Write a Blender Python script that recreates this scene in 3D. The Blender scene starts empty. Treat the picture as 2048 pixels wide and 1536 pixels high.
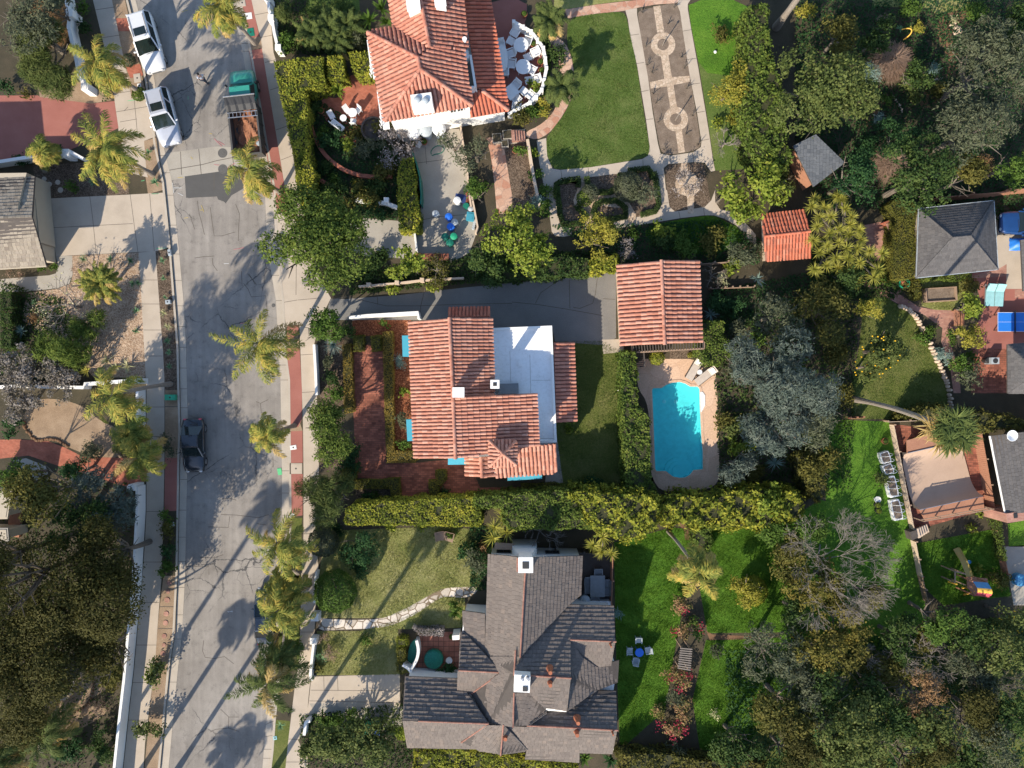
import bpy,math,random
import numpy as np
from mathutils import Vector,Matrix

# ---------------------------------------------------------------- camera, world, sun, exposure
SC = bpy.context.scene
COL = SC.collection
CAM_Z = 60.0          # drone height above the street
PPM = 25.0            # image pixels per metre at ground level
cam_d = bpy.data.cameras.new("camera");cam = bpy.data.objects.new("camera",cam_d);COL.objects.link(cam)
cam.location = (0,0,CAM_Z);cam.rotation_euler = (0,0,0)
cam_d.sensor_width = 36.0;cam_d.lens = 36.0 * CAM_Z / (2048 / PPM)
cam_d.clip_start = 0.5;cam_d.clip_end = 2000
SC.camera = cam
SUN_EL = math.radians(32.5)
SUN_DIR = Vector((0.55 * math.cos(SUN_EL),0.835 * math.cos(SUN_EL),-math.sin(SUN_EL))).normalized()   # the way light travels
world = bpy.data.worlds.new("World");SC.world = world;world.use_nodes = True
wn = world.node_tree.nodes;wl = world.node_tree.links
sky = wn.new("ShaderNodeTexSky");sky.sky_type = 'NISHITA';sky.sun_disc = False
sky.sun_elevation = SUN_EL;sky.sun_rotation = math.atan2(-SUN_DIR.x,-SUN_DIR.y)
sky.air_density = 1.0;sky.dust_density = 0.6;sky.ozone_density = 1.6
wl.new(sky.outputs[0],wn["Background"].inputs[0]);wn["Background"].inputs[1].default_value = 0.15
sun_d = bpy.data.lights.new("sun",'SUN');sun = bpy.data.objects.new("sun",sun_d);COL.objects.link(sun)
sun_d.energy = 4.6;sun_d.angle = math.radians(0.5);sun_d.color = (1.0,0.895,0.73)
sun.rotation_euler = SUN_DIR.to_track_quat('-Z','Y').to_euler()
sun.location = (-30,-40,60)
SC.view_settings.view_transform = 'Standard';SC.view_settings.look = 'None'
SC.view_settings.exposure = 0.72;SC.view_settings.gamma = 1.0
SC.cycles.max_bounces = 6;SC.cycles.diffuse_bounces = 3;SC.cycles.transparent_max_bounces = 12

# ---------------------------------------------------------------- image crop frames: (origin x, origin y, scale)
FR = {'F': (0,0,1),'R1': (430,0,3.84),'R2': (430,380,3.84),'R3': (430,760,3.84),'R4': (430,1136,3.84),
      'TE': (960,20,6.4),'CA': (230,0,5.12),'BN': (820,360,9.6),'TR': (430,130,7.677),'H1': (720,0,5.12),
      'H2': (790,600,3.939),'H3': (790,1060,3.226),'GR': (1800,380,5.121),'SK': (1750,820,5.121),
      'PL': (1820,1040,7.68),'AC': (1820,680,8.535),'PO': (1240,660,4.518)}
for _k in range(16):
 FR['T%d' % _k] = (512 * (_k % 4),(0,380,760,1136)[_k // 4],3.84)

def W(px,py,z=0.0):
 """image pixel position -> metres, for a point at height z"""
 f = (CAM_Z - z) / CAM_Z
 return Vector(((px - 1024) / PPM * f,(768 - py) / PPM * f,z))

def P(s,z=0.0):
 """'T1 100,200 300,400,5.2' -> list of points; a third number is that point's own height"""
 t = s.split();ox,oy,sc = 0,0,1;out = []
 for w in t:
  if w in FR: ox,oy,sc = FR[w];continue
  a = [float(x) for x in w.split(',')]
  out.append(W(ox + a[0] / sc,oy + a[1] / sc,a[2] if len(a) > 2 else z))
 return out
def P1(s,z=0.0): return P(s,z)[0]

# ---------------------------------------------------------------- objects
def root_loc(o):
 v = Vector((0,0,0))
 while o is not None:
  v += o.location;o = o.parent
 return v
def tag(o,label,cat,group=None):
 o['label'] = label;o['category'] = cat
 if group: o['group'] = group
 return o
def struct(o): o['kind'] = 'structure';return o
def stuff(o): o['kind'] = 'stuff';return o
def thing(name,label,cat,loc=(0,0,0),rz=0.0,group=None):
 o = bpy.data.objects.new(name,None);COL.objects.link(o)
 o.empty_display_size = 0.3
 o.location = loc;o.rotation_euler = (0,0,rz)
 return tag(o,label,cat,group)
def dup(o,parent=None):
 c = o.copy();COL.objects.link(c);c.parent = parent
 for ch in list(o.children): dup(ch,c)
 return c
def place(o,loc,rz,label,scale=None):
 o.location = loc;o.rotation_euler = (0,0,rz);o['label'] = label
 if scale: o.scale = (scale,) * 3
 return o

class MB:
 """collects faces; build() links them as one mesh object"""
 def __init__(s): s.v = [];s.f = [];s.m = []
 def add(s,vs,fs,m=0):
  b = len(s.v);s.v += [tuple(x) for x in vs]
  for f in fs: s.f.append(tuple(b + i for i in f));s.m.append(m)
  return s
 def poly(s,pts,m=0): return s.add(pts,[tuple(range(len(pts)))],m)
 def prism(s,pts,z0,z1,m=0,bottom=True):
  n = len(pts);a = [(p[0],p[1],z0) for p in pts];b = [(p[0],p[1],z1) for p in pts]
  area = sum(pts[i][0] * pts[(i + 1) % n][1] - pts[(i + 1) % n][0] * pts[i][1] for i in range(n))
  if area < 0: a.reverse();b.reverse()
  fs = [tuple(range(n,2 * n))] + [(i,(i + 1) % n,n + (i + 1) % n,n + i) for i in range(n)]
  if bottom: fs.append(tuple(reversed(range(n))))
  return s.add(a + b,fs,m)
 def box(s,c,size,rz=0.0,m=0,rot=None):
  x,y,z = [k / 2 for k in size];c = Vector(c)
  R = rot if rot is not None else Matrix.Rotation(rz,3,'Z')
  vs = [c + R @ Vector((i * x,j * y,k * z)) for k in (-1,1) for j in (-1,1) for i in (-1,1)]
  return s.add(vs,[(0,2,3,1),(4,5,7,6),(0,1,5,4),(2,6,7,3),(0,4,6,2),(1,3,7,5)],m)
 def bar(s,a,b,w,h,m=0):
  a = Vector(a);b = Vector(b);d = b - a;L = d.length
  q = d.to_track_quat('X','Z').to_matrix()
  return s.box((a + b) / 2,(L,w,h),m=m,rot=q)
 def tube(s,path,rad,n=8,m=0,cap=True):
  path = [Vector(p) for p in path];k = len(path)
  if not hasattr(rad,'__len__'): rad = [rad] * k
  vs = [];up = Vector((0,0,1))
  for i,p in enumerate(path):
   d = (path[min(i + 1,k - 1)] - path[max(i - 1,0)]).normalized()
   x = d.cross(up)
   if x.length < 1e-3: x = d.cross(Vector((1,0,0)))
   x.normalize();y = x.cross(d)
   for j in range(n):
    a = 2 * math.pi * j / n
    vs.append(p + (x * math.cos(a) + y * math.sin(a)) * rad[i])
  fs = [(i * n + j,i * n + (j + 1) % n,(i + 1) * n + (j + 1) % n,(i + 1) * n + j) for i in range(k - 1) for j in range(n)]
  if cap: fs += [tuple(reversed(range(n))),tuple(range((k - 1) * n,k * n))]
  return s.add(vs,fs,m)
 def lathe(s,c,prof,n=16,m=0,sx=1.0,sy=1.0):
  c = Vector(c);k = len(prof)
  vs = [c + Vector((r * math.cos(2 * math.pi * j / n) * sx,r * math.sin(2 * math.pi * j / n) * sy,z)) for r,z in prof for j in range(n)]
  fs = [(i * n + j,i * n + (j + 1) % n,(i + 1) * n + (j + 1) % n,(i + 1) * n + j) for i in range(k - 1) for j in range(n)]
  fs += [tuple(reversed(range(n))),tuple(range((k - 1) * n,k * n))]
  return s.add(vs,fs,m)
 def build(s,name,mats,parent=None,local=False,smooth=False):
  me = bpy.data.meshes.new(name)
  off = Vector((0,0,0)) if (local or parent is None) else root_loc(parent)
  me.from_pydata([(x - off.x,y - off.y,z - off.z) for x,y,z in s.v],[],s.f)
  if not isinstance(mats,(list,tuple)): mats = [mats]
  for mt in mats: me.materials.append(mt)
  if len(mats) > 1: me.polygons.foreach_set('material_index',s.m)
  if smooth: me.polygons.foreach_set('use_smooth',[True] * len(s.f))
  me.update()
  o = bpy.data.objects.new(name,me);COL.objects.link(o);o.parent = parent
  return o

def np_obj(name,V,nper,mats,parent=None,mi=None,smooth=False):
 """one mesh of separate small faces, nper corners each (leaves, blades, tiles)"""
 V = np.asarray(V,dtype=np.float32).reshape(-1,3)
 if parent is not None: V = V - np.array(root_loc(parent),dtype=np.float32)
 nf = len(V) // nper
 me = bpy.data.meshes.new(name)
 me.vertices.add(len(V));me.vertices.foreach_set('co',V.ravel())
 me.loops.add(len(V));me.loops.foreach_set('vertex_index',np.arange(len(V),dtype=np.int32))
 me.polygons.add(nf)
 me.polygons.foreach_set('loop_start',np.arange(0,nf * nper,nper,dtype=np.int32))
 me.polygons.foreach_set('loop_total',np.full(nf,nper,dtype=np.int32))
 if not isinstance(mats,(list,tuple)): mats = [mats]
 for mt in mats: me.materials.append(mt)
 if mi is not None: me.polygons.foreach_set('material_index',np.asarray(mi,dtype=np.int32))
 me.update(calc_edges=True)
 o = bpy.data.objects.new(name,me);COL.objects.link(o);o.parent = parent
 return o

# ---------------------------------------------------------------- materials
def _nt(name,rough=0.85,spec=0.3):
 m = bpy.data.materials.new(name);m.use_nodes = True
 nt = m.node_tree;b = nt.nodes['Principled BSDF']
 b.inputs['Roughness'].default_value = rough
 b.inputs['Specular IOR Level'].default_value = spec
 return m,nt,b
def _ramp(nt,cols,lo=0.3,hi=0.7):
 r = nt.nodes.new('ShaderNodeValToRGB');e = r.color_ramp.elements
 n = len(cols)
 while len(e) < n: e.new(0.5)
 for i,c in enumerate(cols):
  e[i].position = lo + (hi - lo) * i / max(n - 1,1);e[i].color = (*c,1)
 return r
def _noise(nt,scale,detail=5,co=None,rough=0.6):
 t = nt.nodes.new('ShaderNodeTexNoise');t.inputs['Scale'].default_value = scale
 t.inputs['Detail'].default_value = detail;t.inputs['Roughness'].default_value = rough
 if co is not None: nt.links.new(co,t.inputs['Vector'])
 return t
def _mix(nt,a,b,fac,mode='MIX'):
 x = nt.nodes.new('ShaderNodeMix');x.data_type = 'RGBA';x.blend_type = mode
 for s,v in ((6,a),(7,b)):
  if isinstance(v,tuple): x.inputs[s].default_value = (*v,1)
  else: nt.links.new(v,x.inputs[s])
 if isinstance(fac,(int,float)): x.inputs[0].default_value = fac
 else: nt.links.new(fac,x.inputs[0])
 return x.outputs[2]
def _co(nt): return nt.nodes.new('ShaderNodeTexCoord').outputs['Object']
def _bump(nt,b,h,strength,dist=0.05):
 n = nt.nodes.new('ShaderNodeBump');n.inputs['Strength'].default_value = strength;n.inputs['Distance'].default_value = dist
 nt.links.new(h,n.inputs['Height']);nt.links.new(n.outputs[0],b.inputs['Normal'])
def _math(nt,op,a,v):
 m = nt.nodes.new('ShaderNodeMath');m.operation = op
 nt.links.new(a,m.inputs[0])
 if isinstance(v,(int,float)): m.inputs[1].default_value = v
 else: nt.links.new(v,m.inputs[1])
 m.use_clamp = True
 return m.outputs[0]

def mat(name,cols,scale=2.0,rough=0.85,bump=0.0,fine=None,spec=0.3,metal=0.0,bscale=None,fmix=0.5):
 """weathered surface: broad blotches of cols, optional finer speckle"""
 m,nt,b = _nt(name,rough,spec);co = _co(nt)
 n1 = _noise(nt,scale,6,co);r = _ramp(nt,cols);nt.links.new(n1.outputs[0],r.inputs[0]);out = r.outputs[0]
 if fine:
  n2 = _noise(nt,fine,4,co,0.75);r2 = _ramp(nt,cols,0.35,0.65);nt.links.new(n2.outputs[0],r2.inputs[0])
  out = _mix(nt,out,r2.outputs[0],fmix)
 nt.links.new(out,b.inputs['Base Color'])
 b.inputs['Metallic'].default_value = metal
 if bump:
  n3 = _noise(nt,bscale or (fine or scale * 6),6,co,0.7);_bump(nt,b,n3.outputs[0],bump)
 return m

def leafmat(name,cols,trans=0.28,rough=0.7,vary=None):
 """each leaf (mesh island) takes its own colour from cols; large-scale drift between clumps"""
 m,nt,b = _nt(name,rough,0.12)
 g = nt.nodes.new('ShaderNodeNewGeometry');co = _co(nt)
 r = _ramp(nt,cols,0.0,1.0)
 n = _noise(nt,0.9,3,co)
 ma = nt.nodes.new('ShaderNodeMath');ma.operation = 'MULTIPLY_ADD'
 nt.links.new(g.outputs['Random Per Island'],ma.inputs[0]);ma.inputs[1].default_value = 0.42
 mb = nt.nodes.new('ShaderNodeMath');mb.operation = 'MULTIPLY_ADD'
 nt.links.new(n.outputs[0],mb.inputs[0]);mb.inputs[1].default_value = 1.5;mb.inputs[2].default_value = -0.46
 nt.links.new(mb.outputs[0],ma.inputs[2])
 nt.links.new(ma.outputs[0],r.inputs[0])
 nt.links.new(r.outputs[0],b.inputs['Base Color'])
 if trans:
  t = nt.nodes.new('ShaderNodeBsdfTranslucent');nt.links.new(r.outputs[0],t.inputs[0])
  mx = nt.nodes.new('ShaderNodeMixShader');mx.inputs[0].default_value = trans
  out = nt.nodes['Material Output']
  nt.links.new(b.outputs[0],mx.inputs[1]);nt.links.new(t.outputs[0],mx.inputs[2]);nt.links.new(mx.outputs[0],out.inputs[0])
 return m

def tilemat(name,cols,rough=0.75,stain=None,sscale=0.35):
 """per-tile colour with patches of lichen or soot"""
 m,nt,b = _nt(name,rough,0.3);co = _co(nt)
 g = nt.nodes.new('ShaderNodeNewGeometry');r = _ramp(nt,cols,0.0,1.0)
 nt.links.new(g.outputs['Random Per Island'],r.inputs[0]);out = r.outputs[0]
 n2 = _noise(nt,14,4,co);r2 = _ramp(nt,[(0.78,) * 3,(1.12,) * 3]);nt.links.new(n2.outputs[0],r2.inputs[0])
 out = _mix(nt,out,r2.outputs[0],1.0,'MULTIPLY')
 if stain:
  n = _noise(nt,sscale,7,co,0.7);rr = _ramp(nt,[(0,0,0),(0.65,) * 3],0.5,0.72);nt.links.new(n.outputs[0],rr.inputs[0])
  out = _mix(nt,out,stain,rr.outputs[0])
 nt.links.new(out,b.inputs['Base Color'])
 return m

def brickmat(name,c1,c2,mortar,bw=0.22,bh=0.11,gap=0.012,rot=0.0,rough=0.85,offset=0.5):
 m,nt,b = _nt(name,rough,0.25);co = _co(nt)
 mp = nt.nodes.new('ShaderNodeMapping');mp.inputs['Rotation'].default_value = (0,0,rot);nt.links.new(co,mp.inputs[0])
 t = nt.nodes.new('ShaderNodeTexBrick');nt.links.new(mp.outputs[0],t.inputs['Vector'])
 t.inputs['Color1'].default_value = (*c1,1);t.inputs['Color2'].default_value = (*c2,1);t.inputs['Mortar'].default_value = (*mortar,1)
 t.inputs['Scale'].default_value = 1.0;t.inputs['Mortar Size'].default_value = gap
 t.inputs['Brick Width'].default_value = bw;t.inputs['Row Height'].default_value = bh;t.offset = offset
 n = _noise(nt,1.1,6,co);r = _ramp(nt,[(0.62,) * 3,(1.2,) * 3]);nt.links.new(n.outputs[0],r.inputs[0])
 out = _mix(nt,t.outputs[0],r.outputs[0],1.0,'MULTIPLY')
 nt.links.new(out,b.inputs['Base Color']);_bump(nt,b,t.outputs['Fac'],-0.4,0.02)
 return m

def stonemat(name,cols,mortar,scale=2.2,width=0.06):
 """irregular flagstones"""
 m,nt,b = _nt(name,0.85,0.2);co = _co(nt)
 nz = _noise(nt,1.5,2,co);dco = _mix(nt,co,nz.outputs['Color'],0.12)
 v = nt.nodes.new('ShaderNodeTexVoronoi');v.inputs['Scale'].default_value = scale;nt.links.new(dco,v.inputs['Vector'])
 e = nt.nodes.new('ShaderNodeTexVoronoi');e.feature = 'DISTANCE_TO_EDGE';e.inputs['Scale'].default_value = scale;nt.links.new(dco,e.inputs['Vector'])
 r = _ramp(nt,cols,0.1,0.9)
 sp = nt.nodes.new('ShaderNodeSeparateColor');nt.links.new(v.outputs['Color'],sp.inputs[0]);nt.links.new(sp.outputs[0],r.inputs[0])
 k = _math(nt,'GREATER_THAN',e.outputs[0],width)
 n2 = _noise(nt,9,5,co);r2 = _ramp(nt,[(0.8,) * 3,(1.1,) * 3]);nt.links.new(n2.outputs[0],r2.inputs[0])
 st = _mix(nt,r.outputs[0],r2.outputs[0],1.0,'MULTIPLY')
 nt.links.new(_mix(nt,mortar,st,k),b.inputs['Base Color']);_bump(nt,b,k,0.5,0.03)
 return m

def gravelmat(name,cols,scale=16):
 m,nt,b = _nt(name,0.9,0.2);co = _co(nt)
 v = nt.nodes.new('ShaderNodeTexVoronoi');v.inputs['Scale'].default_value = scale;nt.links.new(co,v.inputs['Vector'])
 sp = nt.nodes.new('ShaderNodeSeparateColor');nt.links.new(v.outputs['Color'],sp.inputs[0])
 r = _ramp(nt,cols,0.0,1.0);nt.links.new(sp.outputs[0],r.inputs[0])
 n = _noise(nt,0.8,5,co);r2 = _ramp(nt,[(0.7,) * 3,(1.15,) * 3]);nt.links.new(n.outputs[0],r2.inputs[0])
 nt.links.new(_mix(nt,r.outputs[0],r2.outputs[0],1.0,'MULTIPLY'),b.inputs['Base Color'])
 _bump(nt,b,v.outputs['Distance'],0.7,0.04)
 return m

def asphaltmat(name):
 m,nt,b = _nt(name,0.9,0.25);co = _co(nt)
 n0 = _noise(nt,0.25,6,co);r0 = _ramp(nt,[(0.205,0.184,0.163),(0.265,0.24,0.214),(0.325,0.296,0.264)],0.3,0.7);nt.links.new(n0.outputs[0],r0.inputs[0])
 mp = nt.nodes.new('ShaderNodeMapping');mp.inputs['Scale'].default_value = (2.2,0.12,1);nt.links.new(co,mp.inputs[0])
 n1 = _noise(nt,1.0,4,mp.outputs[0]);r1 = _ramp(nt,[(0.82,) * 3,(1.1,) * 3]);nt.links.new(n1.outputs[0],r1.inputs[0])
 out = _mix(nt,r0.outputs[0],r1.outputs[0],0.8,'MULTIPLY')
 n2 = _noise(nt,38,3,co,0.8);r2 = _ramp(nt,[(0.65,) * 3,(1.25,) * 3]);nt.links.new(n2.outputs[0],r2.inputs[0])
 out = _mix(nt,out,r2.outputs[0],1.0,'MULTIPLY')
 n5 = _noise(nt,1.7,7,co,0.75);r5 = _ramp(nt,[(0.7,) * 3,(1.0,) * 3,(1.06,) * 3],0.3,0.6);nt.links.new(n5.outputs[0],r5.inputs[0])
 out = _mix(nt,out,r5.outputs[0],1.0,'MULTIPLY')
 # cracks: two sizes of distorted cells, broken up by noise
 for sc,wd,lo,hi in ((0.3,0.006,0.5,0.58),(0.75,0.0085,0.55,0.63)):
  nz = _noise(nt,1.3,5,co,0.7);d = _mix(nt,co,nz.outputs['Color'],0.34)
  e = nt.nodes.new('ShaderNodeTexVoronoi');e.feature = 'DISTANCE_TO_EDGE';e.inputs['Scale'].default_value = sc;nt.links.new(d,e.inputs['Vector'])
  k = _math(nt,'LESS_THAN',e.outputs[0],wd)
  mk = _noise(nt,0.16,3,co);rr = _ramp(nt,[(0,0,0),(0.8,) * 3],lo,hi);nt.links.new(mk.outputs[0],rr.inputs[0])
  k2 = nt.nodes.new('ShaderNodeMath');k2.operation = 'MULTIPLY';nt.links.new(k,k2.inputs[0]);nt.links.new(rr.outputs[0],k2.inputs[1])
  out = _mix(nt,out,(0.05,0.05,0.052),k2.outputs[0])
 nt.links.new(out,b.inputs['Base Color'])
 _bump(nt,b,n2.outputs[0],0.25,0.01)
 return m

def grassmat(name,cols,scale=1.2,fine=24,bump=0.6,stripe=0.0):
 m,nt,b = _nt(name,0.85,0.2);co = _co(nt)
 n1 = _noise(nt,scale * 0.35,5,co,0.6);r1 = _ramp(nt,cols);nt.links.new(n1.outputs[0],r1.inputs[0])
 n2 = _noise(nt,fine * 0.3,6,co,0.75);r2 = _ramp(nt,cols,0.36,0.64);nt.links.new(n2.outputs[0],r2.inputs[0])
 out = _mix(nt,r1.outputs[0],r2.outputs[0],0.42)
 n3 = _noise(nt,fine,4,co,0.8);r3 = _ramp(nt,[(0.55,) * 3,(1.4,) * 3],0.35,0.65);nt.links.new(n3.outputs[0],r3.inputs[0])
 out = _mix(nt,out,r3.outputs[0],0.8,'MULTIPLY')
 nt.links.new(out,b.inputs['Base Color'])
 n4 = _noise(nt,fine * 0.5,8,co,0.8);_bump(nt,b,n4.outputs[0],bump,0.12)
 return m

def plain(name,c,rough=0.5,metal=0.0,spec=0.5,vary=0.12,scale=3.0,coat=0.0):
 m,nt,b = _nt(name,rough,spec);co = _co(nt)
 n = _noise(nt,scale,5,co);r = _ramp(nt,[tuple(k * (1 - vary) for k in c),tuple(min(1,k * (1 + vary)) for k in c)]);nt.links.new(n.outputs[0],r.inputs[0])
 nt.links.new(r.outputs[0],b.inputs['Base Color']);b.inputs['Metallic'].default_value = metal
 b.inputs['Coat Weight'].default_value = coat
 return m

MT = {}
MT['soil'] = mat('dark_soil',[(0.028,0.026,0.014),(0.06,0.05,0.03),(0.1,0.075,0.048)],0.7,fine=18,bump=0.7)
MT['mulch'] = gravelmat('wood_mulch',[(0.06,0.043,0.03),(0.12,0.085,0.06),(0.2,0.15,0.11)],14)
MT['redmulch'] = gravelmat('red_bark_mulch',[(0.1,0.032,0.016),(0.2,0.065,0.03),(0.34,0.14,0.07)],13)
MT['dirt'] = mat('pale_dirt',[(0.16,0.105,0.065),(0.28,0.195,0.125),(0.42,0.31,0.21)],0.8,fine=16,bump=0.5)
MT['browndirt'] = mat('brown_dirt',[(0.12,0.066,0.036),(0.18,0.1,0.055),(0.24,0.14,0.08)],0.8,fine=16,bump=0.6)
MT['bed'] = mat('rose_bed_soil',[(0.1,0.072,0.052),(0.18,0.135,0.1),(0.27,0.21,0.16)],1.8,fine=14,bump=0.8)
MT['gravel'] = gravelmat('tan_gravel',[(0.25,0.16,0.1),(0.4,0.28,0.19),(0.55,0.42,0.31)],15)
MT['asphalt'] = asphaltmat('asphalt')
MT['patch'] = mat('fresh_asphalt_patch',[(0.075,0.073,0.071),(0.098,0.095,0.092)],1.5,fine=38,bump=0.2)
MT['conc'] = mat('pale_concrete',[(0.34,0.285,0.225),(0.44,0.37,0.295),(0.5,0.425,0.345)],0.6,fine=26,bump=0.12)
MT['conc2'] = mat('grey_concrete',[(0.25,0.225,0.19),(0.34,0.31,0.265),(0.42,0.385,0.335)],0.5,fine=22,bump=0.15)
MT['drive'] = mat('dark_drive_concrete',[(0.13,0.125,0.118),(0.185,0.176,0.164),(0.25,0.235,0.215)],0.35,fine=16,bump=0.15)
MT['kerb'] = mat('kerb_concrete',[(0.36,0.31,0.255),(0.48,0.42,0.345)],0.9,fine=20,bump=0.15)
MT['joint'] = plain('joint_line',(0.1,0.085,0.07),0.95)
MT['redconc'] = mat('red_concrete',[(0.25,0.09,0.07),(0.31,0.118,0.092),(0.36,0.15,0.12)],0.7,fine=24,bump=0.12)
MT['redbrick'] = brickmat('red_brick_paving',(0.36,0.105,0.062),(0.43,0.145,0.09),(0.3,0.13,0.09),rot=0.3)
MT['oldbrick'] = brickmat('dark_red_brick_court',(0.19,0.064,0.042),(0.38,0.135,0.085),(0.15,0.075,0.055),bw=0.34,bh=0.17,gap=0.014)
MT['pinkbrick'] = brickmat('worn_pink_brick',(0.36,0.17,0.13),(0.44,0.24,0.18),(0.3,0.19,0.15),bw=0.24,bh=0.12,gap=0.01,rot=0.1)
MT['tilepatio'] = brickmat('terracotta_floor_tile',(0.34,0.13,0.085),(0.4,0.165,0.11),(0.14,0.07,0.05),bw=0.42,bh=0.42,gap=0.022,offset=0.0)
MT['flag'] = stonemat('pink_flagstone',[(0.42,0.21,0.14),(0.5,0.31,0.22),(0.56,0.37,0.27)],(0.42,0.28,0.21),2.0,0.03)
MT['whiteflag'] = stonemat('white_flagstone',[(0.44,0.38,0.31),(0.58,0.51,0.43),(0.68,0.61,0.53)],(0.2,0.15,0.1),1.5,0.045)
MT['ringpath'] = stonemat('pale_cobble_path',[(0.42,0.31,0.22),(0.5,0.38,0.28),(0.56,0.44,0.33)],(0.3,0.24,0.17),5.0,0.03)
MT['deck'] = stonemat('pool_deck_stone',[(0.58,0.385,0.26),(0.62,0.42,0.29),(0.65,0.45,0.32)],(0.54,0.36,0.25),0.85,0.012)
MT['lawn'] = grassmat('mown_lawn',[(0.05,0.09,0.014),(0.09,0.14,0.028),(0.19,0.2,0.07)],1.0,22)
MT['drylawn'] = grassmat('dry_lawn',[(0.13,0.165,0.038),(0.24,0.24,0.08),(0.38,0.34,0.17)],1.0,18)
MT['lush'] = grassmat('lush_grass',[(0.045,0.11,0.01),(0.08,0.185,0.015),(0.14,0.25,0.028)],1.3,12,1.0)
MT['olivelawn'] = grassmat('olive_lawn',[(0.058,0.082,0.014),(0.11,0.13,0.028),(0.2,0.185,0.07)],1.1,20)
MT['white'] = mat('white_stucco',[(0.72,0.7,0.67),(0.8,0.79,0.76)],1.2,0.8,bump=0.15,fine=30)
MT['cream'] = mat('cream_stucco',[(0.5,0.38,0.28),(0.58,0.46,0.35)],1.2,0.85,bump=0.15,fine=26)
MT['beige'] = mat('beige_stucco',[(0.4,0.34,0.26),(0.46,0.4,0.31)],1.2,0.85,bump=0.1,fine=26)
MT['whiteroof'] = mat('white_roof_membrane',[(0.62,0.61,0.59),(0.79,0.785,0.78),(0.83,0.83,0.83)],0.45,0.7,bump=0.08,fine=5)
MT['terra'] = tilemat('terracotta_roof_tile',[(0.38,0.14,0.095),(0.43,0.17,0.115),(0.47,0.195,0.135),(0.52,0.25,0.18),(0.41,0.155,0.105)],stain=(0.22,0.13,0.1))
MT['terrapale'] = tilemat('sun_faded_roof_tile',[(0.37,0.15,0.098),(0.43,0.185,0.125),(0.47,0.21,0.143),(0.53,0.275,0.2),(0.41,0.165,0.11)],stain=(0.46,0.26,0.2))
MT['terrared'] = tilemat('orange_red_roof_tile',[(0.4,0.1,0.055),(0.5,0.14,0.08),(0.55,0.17,0.1),(0.47,0.13,0.07)],stain=(0.3,0.14,0.1))
MT['ridgebrown'] = tilemat('muted_ridge_tile',[(0.24,0.115,0.085),(0.3,0.145,0.105),(0.34,0.17,0.13)])
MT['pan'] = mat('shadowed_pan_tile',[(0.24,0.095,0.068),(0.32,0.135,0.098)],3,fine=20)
MT['shingle'] = tilemat('brown_grey_roof_shingle',[(0.135,0.112,0.1),(0.155,0.13,0.115),(0.175,0.146,0.128),(0.145,0.122,0.108),(0.2,0.16,0.135)],0.9)
MT['slate'] = tilemat('charcoal_roof_shingle',[(0.085,0.08,0.08),(0.105,0.1,0.1),(0.12,0.112,0.11),(0.095,0.09,0.09)],0.9)
MT['tanshingle'] = tilemat('tan_roof_shingle',[(0.2,0.165,0.13),(0.27,0.23,0.18),(0.33,0.28,0.22),(0.24,0.2,0.16)],0.9)
MT['wood'] = mat('weathered_wood',[(0.24,0.16,0.11),(0.34,0.24,0.17)],3,fine=20,bump=0.3)
MT['redwood'] = mat('red_brown_boards',[(0.3,0.14,0.085),(0.4,0.2,0.125)],2,fine=16,bump=0.3)
MT['ramp'] = mat('tan_ramp_surface',[(0.36,0.255,0.185),(0.44,0.315,0.235),(0.47,0.345,0.255)],0.6,0.55,fine=18)
MT['darkwood'] = mat('dark_timber',[(0.06,0.05,0.045),(0.1,0.085,0.075)],3,fine=20)
MT['bark'] = mat('grey_bark',[(0.09,0.075,0.06),(0.15,0.125,0.1),(0.2,0.17,0.14)],6,fine=24,bump=0.6)
MT['darkbark'] = mat('dark_bark',[(0.07,0.055,0.042),(0.12,0.095,0.075)],6,fine=24,bump=0.6)
MT['palebark'] = mat('bleached_branches',[(0.16,0.135,0.115),(0.26,0.225,0.195)],6,fine=24)
MT['palmtrunk'] = mat('palm_trunk',[(0.17,0.14,0.115),(0.3,0.26,0.22)],5,fine=14,bump=0.8)
MT['steel'] = plain('galvanised_steel',(0.5,0.5,0.5),0.4,0.8)
MT['black'] = plain('black_rubber',(0.02,0.02,0.02),0.8)
MT['iron'] = plain('dark_iron',(0.04,0.04,0.042),0.6,0.4)
MT['glass'] = plain('dark_glass',(0.012,0.02,0.022),0.06,0.0,0.6)
MT['greenglass'] = plain('green_tinted_glass',(0.01,0.018,0.017),0.06,0.0,0.6)
MT['whitepaint'] = plain('white_car_paint',(0.6,0.61,0.63),0.3,0.0,0.5,0.03,coat=0.6)
MT['silverpaint'] = plain('silver_car_paint',(0.48,0.5,0.56),0.3,0.25,0.5,0.03,coat=0.6)
MT['bluepaint'] = plain('deep_blue_car_paint',(0.012,0.055,0.19),0.25,0.2,0.5,0.05,coat=0.8)
MT['navypaint'] = plain('dark_grey_blue_car_paint',(0.03,0.045,0.065),0.25,0.2,0.5,0.05,coat=0.8)
MT['blackpaint'] = plain('blue_black_car_paint',(0.018,0.024,0.034),0.25,0.2,0.5,0.05,coat=0.8)
MT['teal'] = plain('teal_truck_paint',(0.035,0.26,0.2),0.35,0.0,0.5,0.06,coat=0.4)
MT['whiteplastic'] = plain('white_painted_furniture',(0.74,0.74,0.74),0.5,0.0,0.4,0.04)
MT['greymetal'] = plain('grey_outdoor_furniture',(0.2,0.21,0.22),0.5,0.2)
MT['cyan'] = plain('turquoise_canvas',(0.05,0.26,0.35),0.7,0.0,0.2,0.06)
MT['pingblue'] = plain('bright_blue_table',(0.02,0.17,0.6),0.45,0.0,0.4,0.04)
MT['binblue'] = plain('blue_bin_plastic',(0.02,0.14,0.6),0.45,0.0,0.4,0.08)
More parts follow.
